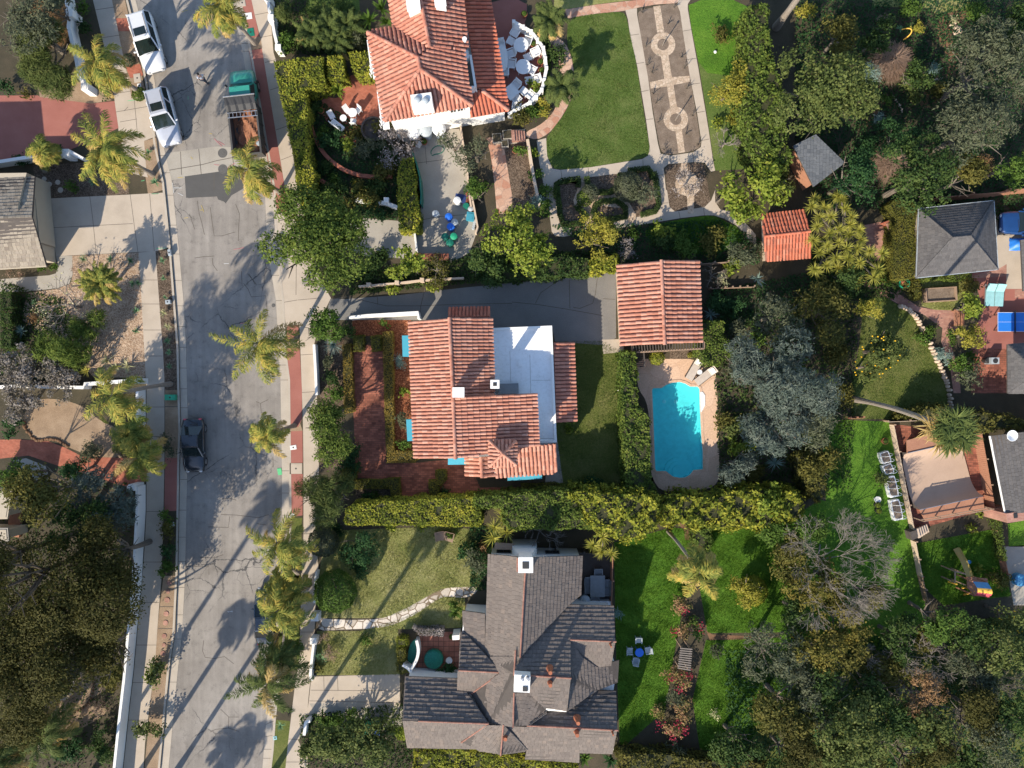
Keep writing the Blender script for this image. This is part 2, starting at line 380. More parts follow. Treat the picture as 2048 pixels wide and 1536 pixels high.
MT['bingreen'] = plain('green_bin_plastic',(0.02,0.3,0.16),0.45,0.0,0.4,0.08)
MT['bindark'] = plain('dark_green_bin_plastic',(0.01,0.15,0.1),0.45,0.0,0.4,0.3,9)
MT['bingrey'] = plain('grey_bin_plastic',(0.36,0.4,0.43),0.5,0.0,0.4,0.08)
MT['navy'] = plain('navy_plastic',(0.02,0.04,0.14),0.5)
MT['terrapot'] = plain('terracotta_pot',(0.36,0.13,0.07),0.8,0,0.2,0.15)
MT['whiteglaze'] = plain('white_glaze',(0.7,0.68,0.64),0.35)
MT['yellowslide'] = plain('tan_yellow_slide',(0.36,0.27,0.08),0.45,0,0.4,0.05)
MT['flagblue'] = plain('blue_canvas',(0.06,0.24,0.44),0.7);MT['flagyellow'] = plain('yellow_canvas',(0.75,0.42,0.06),0.7);MT['flagred'] = plain('red_canvas',(0.6,0.09,0.12),0.7)
MT['lightblue'] = plain('pale_turquoise_cushion',(0.28,0.52,0.54),0.8,0,0.2)
MT['skin'] = plain('skin',(0.5,0.32,0.24),0.6);MT['shirt'] = plain('pale_blue_shirt',(0.5,0.54,0.62),0.8);MT['trouser'] = plain('dark_trousers',(0.04,0.05,0.07),0.8);MT['hair'] = plain('dark_hair',(0.04,0.03,0.022),0.7)
MT['dump'] = mat('dump_bed_steel',[(0.05,0.05,0.05),(0.085,0.08,0.076)],2,0.7,fine=14)
MT['dirtload'] = mat('orange_soil_load',[(0.2,0.085,0.045),(0.33,0.15,0.085)],3,fine=14,bump=0.8)
MT['manhole'] = mat('cast_iron_cover',[(0.085,0.08,0.075),(0.13,0.125,0.12)],8,0.8,fine=30)
MT['paintgreen'] = plain('green_survey_paint',(0.12,0.5,0.22),0.9);MT['paintpink'] = plain('pink_survey_paint',(0.5,0.17,0.18),0.9)
MT['paintyellow'] = plain('yellow_survey_paint',(0.5,0.38,0.1),0.9);MT['paintwhite'] = plain('white_survey_paint',(0.6,0.6,0.58),0.9)
# leaves
LM = {}
def lf(k,cols,g=1.3,**a):
 cols = [tuple(min(.7,v * g) for v in c) for c in cols];LM[k] = leafmat(k + '_leaves',cols,**a)
lf('oak',[(0.028,0.042,0.012),(0.055,0.075,0.02),(0.1,0.12,0.034),(0.15,0.15,0.055)])
lf('olive',[(0.045,0.048,0.012),(0.085,0.082,0.02),(0.13,0.11,0.026)])
lf('darkolive',[(0.034,0.036,0.01),(0.06,0.058,0.015),(0.09,0.081,0.022)],1.1)
lf('bright',[(0.05,0.085,0.012),(0.11,0.155,0.02),(0.2,0.235,0.035),(0.28,0.28,0.05)],1.15)
lf('yellow',[(0.09,0.1,0.016),(0.17,0.165,0.024),(0.25,0.22,0.036),(0.32,0.27,0.06)])
lf('orange',[(0.05,0.06,0.014),(0.1,0.095,0.02),(0.15,0.125,0.028),(0.21,0.15,0.036)])
lf('hedge',[(0.04,0.055,0.01),(0.1,0.12,0.016),(0.2,0.2,0.026),(0.3,0.26,0.035)],1.5)
lf('hedgegreen',[(0.025,0.045,0.01),(0.055,0.085,0.016),(0.1,0.135,0.025),(0.16,0.18,0.035)])
lf('clipped',[(0.05,0.06,0.012),(0.1,0.1,0.02),(0.18,0.15,0.028)])
lf('rust',[(0.09,0.08,0.02),(0.17,0.125,0.028),(0.25,0.175,0.045)],1.3)
lf('dark',[(0.012,0.026,0.01),(0.026,0.05,0.014),(0.05,0.08,0.02),(0.085,0.11,0.03)])
lf('deep',[(0.012,0.034,0.014),(0.024,0.06,0.02),(0.05,0.1,0.03)])
lf('green',[(0.03,0.06,0.012),(0.06,0.105,0.018),(0.1,0.15,0.03)])
lf('blue',[(0.045,0.065,0.052),(0.08,0.106,0.086),(0.12,0.145,0.118),(0.17,0.185,0.15)],1.05)
lf('grey',[(0.05,0.062,0.034),(0.09,0.102,0.058),(0.14,0.145,0.09)],1.1)
lf('lilac',[(0.14,0.12,0.11),(0.24,0.21,0.2),(0.36,0.32,0.31)])
lf('blossom',[(0.07,0.075,0.03),(0.15,0.13,0.1),(0.27,0.24,0.215),(0.38,0.34,0.31)],1.0)
lf('palm',[(0.04,0.07,0.018),(0.1,0.13,0.03),(0.2,0.21,0.045),(0.36,0.28,0.06),(0.46,0.29,0.07)])
lf('palmdark',[(0.035,0.055,0.018),(0.075,0.1,0.028),(0.14,0.16,0.045)])
lf('palmold',[(0.28,0.19,0.06),(0.38,0.27,0.1),(0.42,0.33,0.16)])
lf('agave',[(0.07,0.14,0.075),(0.12,0.22,0.11),(0.19,0.29,0.16)])
lf('varieg',[(0.16,0.18,0.08),(0.34,0.33,0.18),(0.45,0.42,0.26)])
lf('yucca',[(0.16,0.17,0.03),(0.28,0.27,0.05),(0.42,0.38,0.1)])
lf('bluegrass',[(0.09,0.15,0.13),(0.16,0.23,0.2),(0.24,0.31,0.28)])
lf('dry',[(0.15,0.095,0.065),(0.24,0.165,0.12),(0.32,0.23,0.175)])
lf('drybrown',[(0.13,0.075,0.035),(0.21,0.125,0.06),(0.27,0.165,0.085)])
lf('pink',[(0.26,0.02,0.045),(0.38,0.04,0.07)],1.0)
lf('bougain',[(0.05,0.075,0.02),(0.13,0.13,0.04),(0.28,0.16,0.085),(0.3,0.2,0.12)])
lf('lawnblade',[(0.055,0.12,0.012),(0.09,0.19,0.018),(0.15,0.25,0.03)],1.0)
lf('mownblade',[(0.05,0.095,0.014),(0.095,0.15,0.03),(0.2,0.2,0.07)],1.0)
lf('dryblade',[(0.15,0.19,0.04),(0.26,0.265,0.085),(0.4,0.36,0.18)],1.0)
lf('fruit',[(0.5,0.25,0.01),(0.6,0.36,0.03)],trans=0)
HEDGECORE = mat('hedge_twigs',[(0.02,0.024,0.01),(0.05,0.05,0.02)],4)

# ================================================================ builders
def poly_area(p): return 0.5 * sum(p[i][0] * p[(i + 1) % len(p)][1] - p[(i + 1) % len(p)][0] * p[i][1] for i in range(len(p)))
def ccw(p): return p if poly_area(p) > 0 else list(reversed(p))
def inset(p,d):
 """move a counter-clockwise outline inward by d"""
 p = ccw(p);n = len(p);out = []
 for i in range(n):
  a = Vector(p[i - 1][:2]);b = Vector(p[i][:2]);c = Vector(p[(i + 1) % n][:2])
  u = (b - a).normalized();v = (c - b).normalized()
  n1 = Vector((-u.y,u.x));n2 = Vector((-v.y,v.x));k = max(0.35,1 + n1.dot(n2))
  q = b + (n1 + n2) * (d / k)
  out.append(Vector((q.x,q.y,p[i][2] if len(p[i]) > 2 else 0)))
 return out
def smooth(pts,it=2,closed=True):
 """Chaikin corner cutting"""
 for _ in range(it):
  o = [];n = len(pts)
  for i in range(n if closed else n - 1):
   a = Vector(pts[i]);b = Vector(pts[(i + 1) % n]);o += [a * 0.75 + b * 0.25,a * 0.25 + b * 0.75]
  if not closed: o = [Vector(pts[0])] + o + [Vector(pts[-1])]
  pts = o
 return pts
def ribbon(path,w):
 """closed outline of a band of width w along a path"""
 L,R = [],[];n = len(path)
 for i,p in enumerate(path):
  d = Vector(path[min(i + 1,n - 1)][:2]) - Vector(path[max(i - 1,0)][:2]);d.normalize()
  q = Vector((-d.y,d.x)) * (w / 2)
  L.append(Vector((p[0] + q.x,p[1] + q.y,0)));R.append(Vector((p[0] - q.x,p[1] - q.y,0)))
 return L + R[::-1]
def inside(poly,x,y):
 """numpy point in polygon"""
 r = np.zeros(len(x),bool);n = len(poly);j = n - 1
 for i in range(n):
  xi,yi,xj,yj = poly[i][0],poly[i][1],poly[j][0],poly[j][1]
  c = ((yi > y) != (yj > y)) & (x < (xj - xi) * (y - yi) / ((yj - yi) or 1e-9) + xi)
  r ^= c;j = i
 return r
def scatter(poly,n,rng):
 xs = [p[0] for p in poly];ys = [p[1] for p in poly];ox,oy = [],[];k = 0
 while k < n:
  x = rng.uniform(min(xs),max(xs),n * 2);y = rng.uniform(min(ys),max(ys),n * 2)
  i = inside(poly,x,y);ox.append(x[i]);oy.append(y[i]);k += int(i.sum())
  if i.sum() == 0: break
 return np.concatenate(ox)[:n],np.concatenate(oy)[:n]

def sheet(name,m,z,*polys,lines=(),lm='joint',lw=0.035,depth=0.0):
 """flat piece of the ground; lines are joints or cracks laid into it"""
 b = MB()
 for p in polys:
  p = ccw(p)
  if depth: b.prism(p,z - depth,z,0,bottom=False)
  else: b.poly([(q[0],q[1],z) for q in p])
 for l in lines: b.poly([(q[0],q[1],z + 0.003) for q in ccw(ribbon(l,lw))],1)
 return struct(b.build(name,[MT[m],MT[lm]]))

def wall_run(name,path,h,t,m,label,cat='wall',z0=0.0,posts=(),ph=0.25,pw=0.45,group=None,closed=False):
 b = MB();o = ribbon(path,t);n = len(path)
 for i in range(n - 1):
  q = [o[i],o[i + 1],o[2 * n - 2 - i],o[2 * n - 1 - i]]
  b.prism(q,z0 - 0.1,z0 + h)
 w = b.build(name,MT[m]);tag(w,label,cat,group)
 if posts:
  for p in posts:
   pb = MB();pb.prism([(p[0] + i * pw / 2,p[1] + j * pw / 2) for i,j in ((-1,-1),(1,-1),(1,1),(-1,1))],z0 - 0.1,z0 + h + ph);pb.build('pier',MT[m],w)
 return w

# ---------------------------------------------------------------- roofs
def plane_frame(p3):
 n = Vector((0,0,0));k = len(p3)
 for i in range(k):
  a,b = Vector(p3[i]),Vector(p3[(i + 1) % k]);n += a.cross(b)
 n.normalize()
 if n.z < 0: n = -n
 up = Vector((0,0,1));v = (up - n * up.dot(n))
 if v.length < 1e-3: v = Vector((0,1,0))
 v.normalize();u = v.cross(n).normalized()
 o = sum((Vector(q) for q in p3),Vector((0,0,0))) / k
 return o,u,v,n
def clip_half(poly,ax,lim,keep_less):
 out = [];n = len(poly)
 for i in range(n):
  a,b = poly[i],poly[(i + 1) % n]
  ia = (a[ax] <= lim) if keep_less else (a[ax] >= lim);ib = (b[ax] <= lim) if keep_less else (b[ax] >= lim)
  if ia: out.append(a)
  if ia != ib:
   t = (lim - a[ax]) / (b[ax] - a[ax]);out.append((a[0] + (b[0] - a[0]) * t,a[1] + (b[1] - a[1]) * t))
 return out
def spans(poly,uc):
 """v-intervals of a 2-D polygon at u = uc"""
 h = [];n = len(poly)
 for i in range(n):
  a,b = poly[i],poly[(i + 1) % n]
  if (a[0] > uc) != (b[0] > uc): h.append(a[1] + (b[1] - a[1]) * (uc - a[0]) / (b[0] - a[0]))
 h.sort();return [(h[i],h[i + 1]) for i in range(0,len(h) - 1,2)]
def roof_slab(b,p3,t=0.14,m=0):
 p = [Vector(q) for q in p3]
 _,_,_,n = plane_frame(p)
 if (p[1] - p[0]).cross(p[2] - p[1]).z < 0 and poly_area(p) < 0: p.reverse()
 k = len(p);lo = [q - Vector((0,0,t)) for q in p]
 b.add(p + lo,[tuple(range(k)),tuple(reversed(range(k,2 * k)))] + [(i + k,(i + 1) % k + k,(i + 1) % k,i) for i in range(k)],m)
def barrel_roof(name,planes,tm,parent,sp=0.265,tl=0.43,seed=1):
 """rows of half-round tiles laid up each slope over a pan slab; one roof mesh"""
 rnd = random.Random(seed);b = MB()
 for p3 in planes:
  roof_slab(b,p3,m=1)
  o,u,v,n = plane_frame(p3)
  q = [((Vector(c) - o).dot(u),(Vector(c) - o).dot(v)) for c in p3]
  u0 = min(c[0] for c in q);u1 = max(c[0] for c in q);k = max(1,round((u1 - u0) / sp));s = (u1 - u0) / k
  for i in range(k):
   uc = u0 + (i + 0.5) * s
   for va,vb in spans(q,uc):
    va -= 0.06;vv = va;j = 0
    while vv < vb - 0.05:
     ve = min(vv + tl + 0.05,vb);r0 = s * 0.415 * rnd.uniform(0.96,1.05);r1 = s * 0.345
     h0 = 0.035 + rnd.uniform(-0.006,0.012);h1 = 0.012;du = rnd.uniform(-0.018,0.018)
     vs = []
     for r,hh,w in ((r0,h0,vv),(r1,h1,ve)):
      for a in range(6):
       an = math.pi * a / 5
       vs.append(o + u * (uc + du - r * math.cos(an)) + v * w + n * (hh + r * 0.95 * math.sin(an)))
     b.add(vs,[(a,a + 1,a + 7,a + 6) for a in range(5)] + [(5,4,3,2,1,0)],0)
     vv += tl;j += 1
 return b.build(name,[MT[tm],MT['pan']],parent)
def shingle_roof(name,planes,tm,parent,course=0.3,width=0.3,lift=0.035,seed=1,slab='darkwood',t=0.16):
 """overlapping flat tiles, each course tipped up at its lower edge"""
 rnd = random.Random(seed);b = MB()
 for p3 in planes:
  roof_slab(b,p3,t,m=1)
  o,u,v,n = plane_frame(p3)
  q = [((Vector(c) - o).dot(u),(Vector(c) - o).dot(v)) for c in p3]
  v0 = min(c[1] for c in q);v1 = max(c[1] for c in q)
  u0 = min(c[0] for c in q);u1 = max(c[0] for c in q)
  vv = v0;row = 0
  while vv < v1:
   strip = clip_half(clip_half(q,1,vv,False),1,vv + course,True)
   if len(strip) >= 3:
    us = [c[0] for c in strip];uu = u0 - width * (0.5 if row % 2 else 0.0) - rnd.random() * 0.06
    while uu < max(us):
     w = width * rnd.uniform(0.85,1.15)
     if uu + w > min(us):
      cell = clip_half(clip_half(strip,0,uu + 0.006,False),0,uu + w - 0.006,True)
      if len(cell) >= 3:
       l = lift * rnd.uniform(0.7,1.4)
       hh = lambda c: 0.01 + l * (1 - (c[1] - vv) / course)
       top = [o + u * c[0] + v * c[1] + n * hh(c) for c in cell]
       if (top[1] - top[0]).cross(top[2] - top[1]).dot(n) < 0: top.reverse()
       k = len(top);bs = [x - n * 0.03 for x in top]
       b.add(top + bs,[tuple(range(k))] + [(i + k,(i + 1) % k + k,(i + 1) % k,i) for i in range(k)],0)
     uu += w
   vv += course;row += 1
 return b.build(name,[MT[tm],MT[slab]],parent)
def ridge_caps(name,lines,tm,parent,r=0.13,tl=0.38,seed=2,up=0.06):
 rnd = random.Random(seed)
 for a,c in lines:
  b = MB();a = Vector(a);c = Vector(c);d = (c - a);L = d.length;d.normalize()
  x = d.cross(Vector((0,0,1))).normalized();y = x.cross(d).normalized();k = max(1,round(L / tl));s = L / k
  for i in range(k):
   vs = [];rr = r * rnd.uniform(0.94,1.06)
   for t,f in ((i * s,0.9),((i + 1) * s + 0.04,1.06)):
    for j in range(7):
     an = math.pi * (j / 6 * 1.2 - 0.1);vs.append(a + d * t - x * rr * f * math.cos(an) + y * (rr * f * math.sin(an) + up - 0.03))
   b.add(vs,[(j,j + 1,j + 8,j + 7) for j in range(6)] + [tuple(range(7)),tuple(reversed(range(7,14)))],0)
  b.build(name,MT[tm],parent)
def building_wall(name,outline,z0,z1,m,parent,gables=()):
 b = MB();b.prism(outline,z0,z1,bottom=False)
 for g in gables: b.poly(g)
 return b.build(name,MT[m],parent)
def window(parent,a,b_,z,w,h,frac,frame='white',out=0.05):
 """window set on the wall face from a to b (counter-clockwise outline)"""
 a = Vector((a[0],a[1],0));c = Vector((b_[0],b_[1],0));d = (c - a).normalized();n = Vector((d.y,-d.x,0))
 p = a + (c - a) * frac + Vector((0,0,z));ang = math.atan2(d.y,d.x)
 f = MB()
 for s in (-1,1):
  f.box(p + n * out + d * s * (w / 2),(0.09,0.08,h + 0.09),ang);f.box(p + n * out + Vector((0,0,s * h / 2)),(w - 0.09,0.08,0.09),ang)
 f.box(p + n * out,(0.04,0.05,h - 0.09),ang)
 fo = f.build('window',MT[frame],parent)
 g = MB();g.box(p + n * (out - 0.02),(w - 0.02,0.03,h - 0.02),ang);g.build('pane',MT['glass'],fo)
def chimney(parent,c,sx,sy,z0,z1,m='white',rz=0.0,flues=1,cap=True,name='chimney'):
 b = MB();b.box((c[0],c[1],(z0 + z1) / 2),(sx,sy,z1 - z0),rz)
 if cap: b.box((c[0],c[1],z1 + 0.05),(sx + 0.12,sy + 0.12,0.1),rz)
 o = b.build(name,MT[m],parent)
 f = MB()
 for i in range(flues):
  off = (i - (flues - 1) / 2) * sx / max(flues,1)
  x = c[0] + math.cos(rz) * off;y = c[1] + math.sin(rz) * off
  f.box((x,y,z1 + 0.11),(sx * 0.5 / flues,sy * 0.5,0.05),rz)
 if flues: f.build('flue',MT['iron'],o)
 return o

# ---------------------------------------------------------------- foliage
def nrm(a): return a / np.maximum(np.linalg.norm(a,axis=1,keepdims=True),1e-6)
def leaf_quads(p,n,s,asp,rng,droop=0.0):
 n = nrm(n);r = rng.normal(size=p.shape);a = nrm(np.cross(n,r));b = np.cross(n,a)
 s = s[:,None];a = a * s * 0.5;b = b * s * 0.5 * asp
 d = np.zeros_like(p);d[:,2] = -s[:,0] * droop
 return np.stack([p - a,p + b - n * s * 0.06,p + a + d,p - b - n * s * 0.06],1)
KIND = {  # leaf material, leaf length, leaves per square metre of plan, slenderness, clump spread, lobes per m, vertical/horizontal ratio
 'oak': ('oak',.24,190,.55,.42,1.6,.62),'olive': ('olive',.24,190,.5,.45,1.4,.6),'dark': ('dark',.22,190,.55,.36,1.8,.7),
 'deep': ('deep',.2,210,.55,.3,1.8,.7),'green': ('green',.2,200,.55,.3,2.0,.7),'bright': ('bright',.26,150,.6,.34,2.0,.7),
 'yellow': ('yellow',.17,240,.55,.28,2.2,.7),'orange': ('orange',.2,200,.55,.32,2.0,.7),'blue': ('blue',.34,230,.2,.34,1.7,.6),'grey': ('grey',.24,170,.35,.34,1.8,.7),
 'lilac': ('lilac',.2,150,.25,.34,2.2,.7),'blossom': ('blossom',.17,210,.7,.28,2.0,.6),'bougain': ('bougain',.17,230,.6,.3,2.2,.6),
 'round': ('hedgegreen',.14,750,.55,.1,0,.8),'rounddark': ('green',.15,700,.55,.12,0,.8),'roundyellow': ('hedge',.12,1100,.6,.07,0,.6),'roundgrey': ('grey',.13,1000,.55,.1,0,.8),
 'feather': ('bluegrass',.4,240,.1,.3,1.6,.6),'fine': ('oak',.36,420,.13,.3,1.6,.65),'finebright': ('hedgegreen',.4,330,.12,.32,1.8,.65),'ficus': ('hedgegreen',.17,330,.55,.3,1.8,.7),'streetleaf': ('hedgegreen',.22,260,.55,.42,1.6,.62),'bigolive': ('darkolive',.2,300,.5,.5,1.3,.6),'hedgegreen': ('hedgegreen',.2,210,.55,.32,2,.7),
 'dry': ('dry',.2,140,.2,.3,2,.6),'drybrown': ('drybrown',.2,160,.3,.3,2,.6),'varieg': ('varieg',.2,150,.3,.3,2,.6),'agave': ('agave',.22,150,.35,.3,2,.6),'hedge': ('hedge',.2,200,.55,.3,2,.7),
 'citrus': ('oak',.2,200,.6,.34,2.0,.65),'magnolia': ('bright',.34,110,.5,.4,2.0,.65)}
def crown_leaves(c,R,Hv,kind,rng,dens=1.0):
 m,s,d,asp,cs,nl,_ = KIND[kind]
 if nl == 0:      # clipped ball
  n = int(d * math.pi * R * R * dens);v = nrm(rng.normal(size=(n,3)));v[:,2] = np.abs(v[:,2]) * np.where(rng.random(n) < .75,1,-.5)
  rr = (1 + rng.normal(0,.03,n) + .03 * np.sin(v[:,0] * 9 + v[:,1] * 7))[:,None]
  p = np.array(c) + v * rr * np.array([R,R,Hv]);return leaf_quads(p,v + rng.normal(0,.55,(n,3)),s * rng.uniform(.7,1.3,n),asp,rng)
 k = max(4,int(nl * R * 2.2));ang = rng.uniform(0,2 * math.pi,k);rad = R * .8 * np.sqrt(rng.random(k));rad[0] = 0
 lr = R * rng.uniform(.26,.44,k) * (1 if R > 1.2 else 1.15)
 lz = Hv * (np.sqrt(np.maximum(0,1 - (rad / R) ** 2)) * rng.uniform(.25,.8,k) - .12)
 L = np.stack([c[0] + rad * np.cos(ang),c[1] + rad * np.sin(ang),c[2] + lz],1)
 N = int(d * math.pi * R * R * dens);per = 14;nc = max(6,N // per)
 w = lr ** 2;w /= w.sum();i = rng.choice(k,nc,p=w)
 v = nrm(rng.normal(size=(nc,3)) + np.array([0,0,.35]));rr = rng.uniform(.72,1.08,nc)[:,None]
 cc = L[i] + v * rr * (lr[i][:,None]) * np.array([1,1,max(.55,Hv / R)])
 p = np.repeat(cc,per,0) + rng.normal(0,cs * .46,(nc * per,3)) * np.array([1,1,.55]);vn = np.repeat(v,per,0)
 return leaf_quads(p,vn * .8 + np.array([0,0,.5]) + rng.normal(0,.55,p.shape),s * rng.uniform(.65,1.3,len(p)),asp,rng,.15)
_seed = [100]
def nrng():
 _seed[0] += 1;return np.random.default_rng(_seed[0])
def limb_tree(b,base,top,R,Hv,r0,n,rnd):
 """trunk and limbs reaching into the crown"""
 mid = base.lerp(top,0.55) + Vector((rnd.uniform(-.15,.15),rnd.uniform(-.15,.15),0))
 b.tube([base,base.lerp(mid,.5) + Vector((rnd.uniform(-.1,.1),0,0)),mid],[r0 * 1.25,r0,r0 * .75],8)
 for i in range(n):
  a = 2 * math.pi * (i + rnd.random() * .6) / n;f = rnd.uniform(.55,.85)
  e = top + Vector((math.cos(a) * R * f,math.sin(a) * R * f,Hv * rnd.uniform(-.1,.45)))
  k = mid.lerp(e,.5) + Vector((0,0,-.1 * R))
  b.tube([mid,k,e],[r0 * .5,r0 * .32,r0 * .1],6)
  for j in range(2):
   q = k.lerp(e,.3 + .3 * j);e2 = q + Vector((rnd.uniform(-1,1),rnd.uniform(-1,1),rnd.uniform(.1,.6))) * R * .35
   b.tube([q,e2],[r0 * .22,r0 * .06],5)
def tree(spec,r,h,kind,label,name='tree',cat='tree',group=None,bark='bark',hv=None,dens=1.0,z0=0.0,fruit=0,base=None):
 """crown centre in image coordinates, crown radius r in image pixels, top height h metres"""
 rng = nrng();rnd = random.Random(_seed[0]);m,*_,asp = KIND[kind]
 R = 1.1 * r / PPM * (CAM_Z - h * .8) / CAM_Z;Hv = hv or min(h * .55,R * asp + .25);zc = h - Hv * .85
 c = P1(spec,h - Hv * .5);c.z = zc
 b0 = W(*base) if base else Vector((c.x,c.y,0));b0.z = z0
 t = thing(name,label,cat,b0,0,group)
 b = MB();limb_tree(b,b0,Vector((c.x,c.y,zc)),R,Hv,max(.07,min(.32,R * .075)),5 if R < 2 else 7,rnd);b.build('trunk',MT[bark],t)
 np_obj('crown',crown_leaves(c,R,Hv,kind,rng,dens),4,LM[m],t)
 if fruit:
  v = nrm(rng.normal(size=(fruit,3)) + np.array([0,0,.6]));p = np.array(c) + v * np.array([R * .85,R * .85,Hv * .9])
  for q in p: fb = MB();fb.lathe(q,[(.02,-.06),(.06,-.02),(.06,.03),(.02,.06)],6);fb.build('fruit',LM['fruit'],t)
 return t
def shrub(spec,r,h,kind,label,cat='shrub',name='shrub',group=None,z0=0.0,dens=1.0):
 rng = nrng();m,*_,asp = KIND[kind];R = r / PPM * (CAM_Z - h * .7) / CAM_Z
 Hv = max(.2,h * .55);c = P1(spec,z0 + h * .6);c.z = z0 + h - Hv
 o = np_obj(name,crown_leaves(c,R,Hv,kind,rng,dens),4,[LM[m],HEDGECORE])
 # low leafy skirt so that the plant stands on the ground
 return tag(o,label,cat,group)
def hedge(outline,h,kind,label,cat='hedge',name='hedge',z0=0.0,s=.15,dens=150,rough=.1,lm=None,group=None,base=None):
 """clipped hedge: twiggy core under a skin of leaves; outline is its top edge in plan"""
 rng = nrng();p = ccw([Vector(q) for q in outline]);core = inset(p,.12)
 b = MB();b.prism(core,z0 - .02,z0 + h - .1);o = b.build(name,HEDGECORE);tag(o,label,cat,group)
 A = abs(poly_area(p));n = int(A * dens);x,y = scatter(p,n,rng)
 zz = z0 + h + rng.normal(0,rough * .45,n) + rough * (np.sin(x * 2.3 + y * 1.1) * np.sin(y * 1.9 - x * .7) + .6 * np.sin(x * 5.1 + 2 * np.sin(y * 3.7)))
 Pt = [np.stack([x,y,zz],1)];Nn = [np.tile([0,0,1.],(n,1))]
 for i in range(len(p)):
  a,c = p[i],p[(i + 1) % len(p)];L = (Vector((c[0],c[1])) - Vector((a[0],a[1]))).length;k = int(L * h * dens * .75)
  if k == 0: continue
  t = rng.random(k)[:,None];q = np.array([[a[0],a[1]]]) * (1 - t) + np.array([[c[0],c[1]]]) * t
  nn = np.array([(c[1] - a[1]) / max(L,1e-6),-(c[0] - a[0]) / max(L,1e-6)])
  z = z0 + h * rng.random(k) ** .8
  q = q + nn * (rng.normal(0,rough * .5,k) + rough * .8 * np.sin(t[:,0] * L * 2.6 + z * 2))[:,None] - nn * .04
  Pt.append(np.column_stack([q,z]));Nn.append(np.tile([nn[0],nn[1],.25],(k,1)))
 Pt = np.concatenate(Pt);Nn = np.concatenate(Nn)
 V = leaf_quads(Pt,Nn + rng.normal(0,.5,Pt.shape),s * rng.uniform(.7,1.35,len(Pt)),.6,rng,.1)
 np_obj('foliage',V,4,LM[lm or kind],o)
 return o
def blades(c,n,L,w,rng,tilt=(.2,1.2),segs=3,droop=.5,sweep=(0,2 * math.pi),upto=1.0):
 """strap leaves arching out from one point"""
 az = rng.uniform(*sweep,n);el = math.pi / 2 - rng.uniform(*tilt,n);ln = L * rng.uniform(.75,1.1,n)
 dirh = np.stack([np.cos(az),np.sin(az),np.zeros(n)],1);side = np.stack([-np.sin(az),np.cos(az),np.zeros(n)],1)
 P_ = [];
 for k in range(segs + 1):
  t = k / segs;hor = ln * t * np.cos(el);z = ln * (t * np.sin(el) - droop * t * t * np.cos(el) * .6)
  P_.append(np.array(c) + dirh * hor[:,None] + np.stack([np.zeros(n),np.zeros(n),z],1))
 out = []
 for k in range(segs):
  w0 = w * (1 - (k / segs) ** 1.5) * (.65 if k == 0 else 1);w1 = w * (1 - ((k + 1) / segs) ** 1.5) + .004
  out.append(np.stack([P_[k] - side * w0 / 2,P_[k] + side * w0 / 2,P_[k + 1] + side * w1 / 2,P_[k + 1] - side * w1 / 2],1))
 return np.concatenate(out,0)
def rosette(spec,r,kind,label,n=34,w=.07,h=0.0,z0=0.0,name='agave',cat='plant',group=None,tilt=(.25,1.35),droop=.3):
 rng = nrng();c = P1(spec,z0 + h + r / PPM * .3);c.z = z0 + h + .03
 o = np_obj(name,blades(c,n,r / PPM * 1.08,w,rng,tilt,3,droop),4,LM[kind])
 return tag(o,label,cat,group)
def headed_plant(spec_heads,r,h,kind,label,base,name='cordyline',cat='plant',group=None,n=60,w=.06,bark='bark'):
 """several branches, each with a head of strap leaves"""
 rng = nrng();b0 = P1(base);t = thing(name,label,cat,b0,0,group);b = MB();V = []
 heads = P(spec_heads,h)
 for i,c in enumerate(heads):
  c.z = h * rng.uniform(.8,1.05);b.tube([b0,b0.lerp(c,.5) + Vector((0,0,h * .1)),c],[.09,.07,.05],6)
  V.append(blades(c,n,r / PPM * rng.uniform(.85,1.1),w,rng,(.05,1.75),3,.35))
 b.build('trunk',MT[bark],t);np_obj('crown',np.concatenate(V),4,LM[kind],t)
 return t
def mound(spec,r,h,kind,label,n=900,L=.5,w=.02,cat='plant',name='dry_grass_mound',group=None):
 """heap of thin stems leaning one way, like dead grass"""
 rng = nrng();R = r / PPM;c = P1(spec,h * .5);a = rng.uniform(0,2 * math.pi,n);q = R * np.sqrt(rng.random(n))
 x = c.x + q * np.cos(a);y = c.y + q * np.sin(a);z = h * (1 - (q / R) ** 2) + .03
 d = np.stack([np.cos(a) * .8 + rng.normal(0,.35,n),np.sin(a) * .8 + rng.normal(0,.35,n) - .3,rng.uniform(-.2,.5,n)],1);d = nrm(d) * (L * rng.uniform(.5,1.2,n))[:,None]
 p = np.stack([x,y,z],1);s = nrm(np.cross(d,[0,0,1.])) * w
 V = np.stack([p - s,p + s,p + d + s * .3,p + d - s * .3],1)
 return tag(np_obj(name,V,4,LM[kind]),label,cat,group)
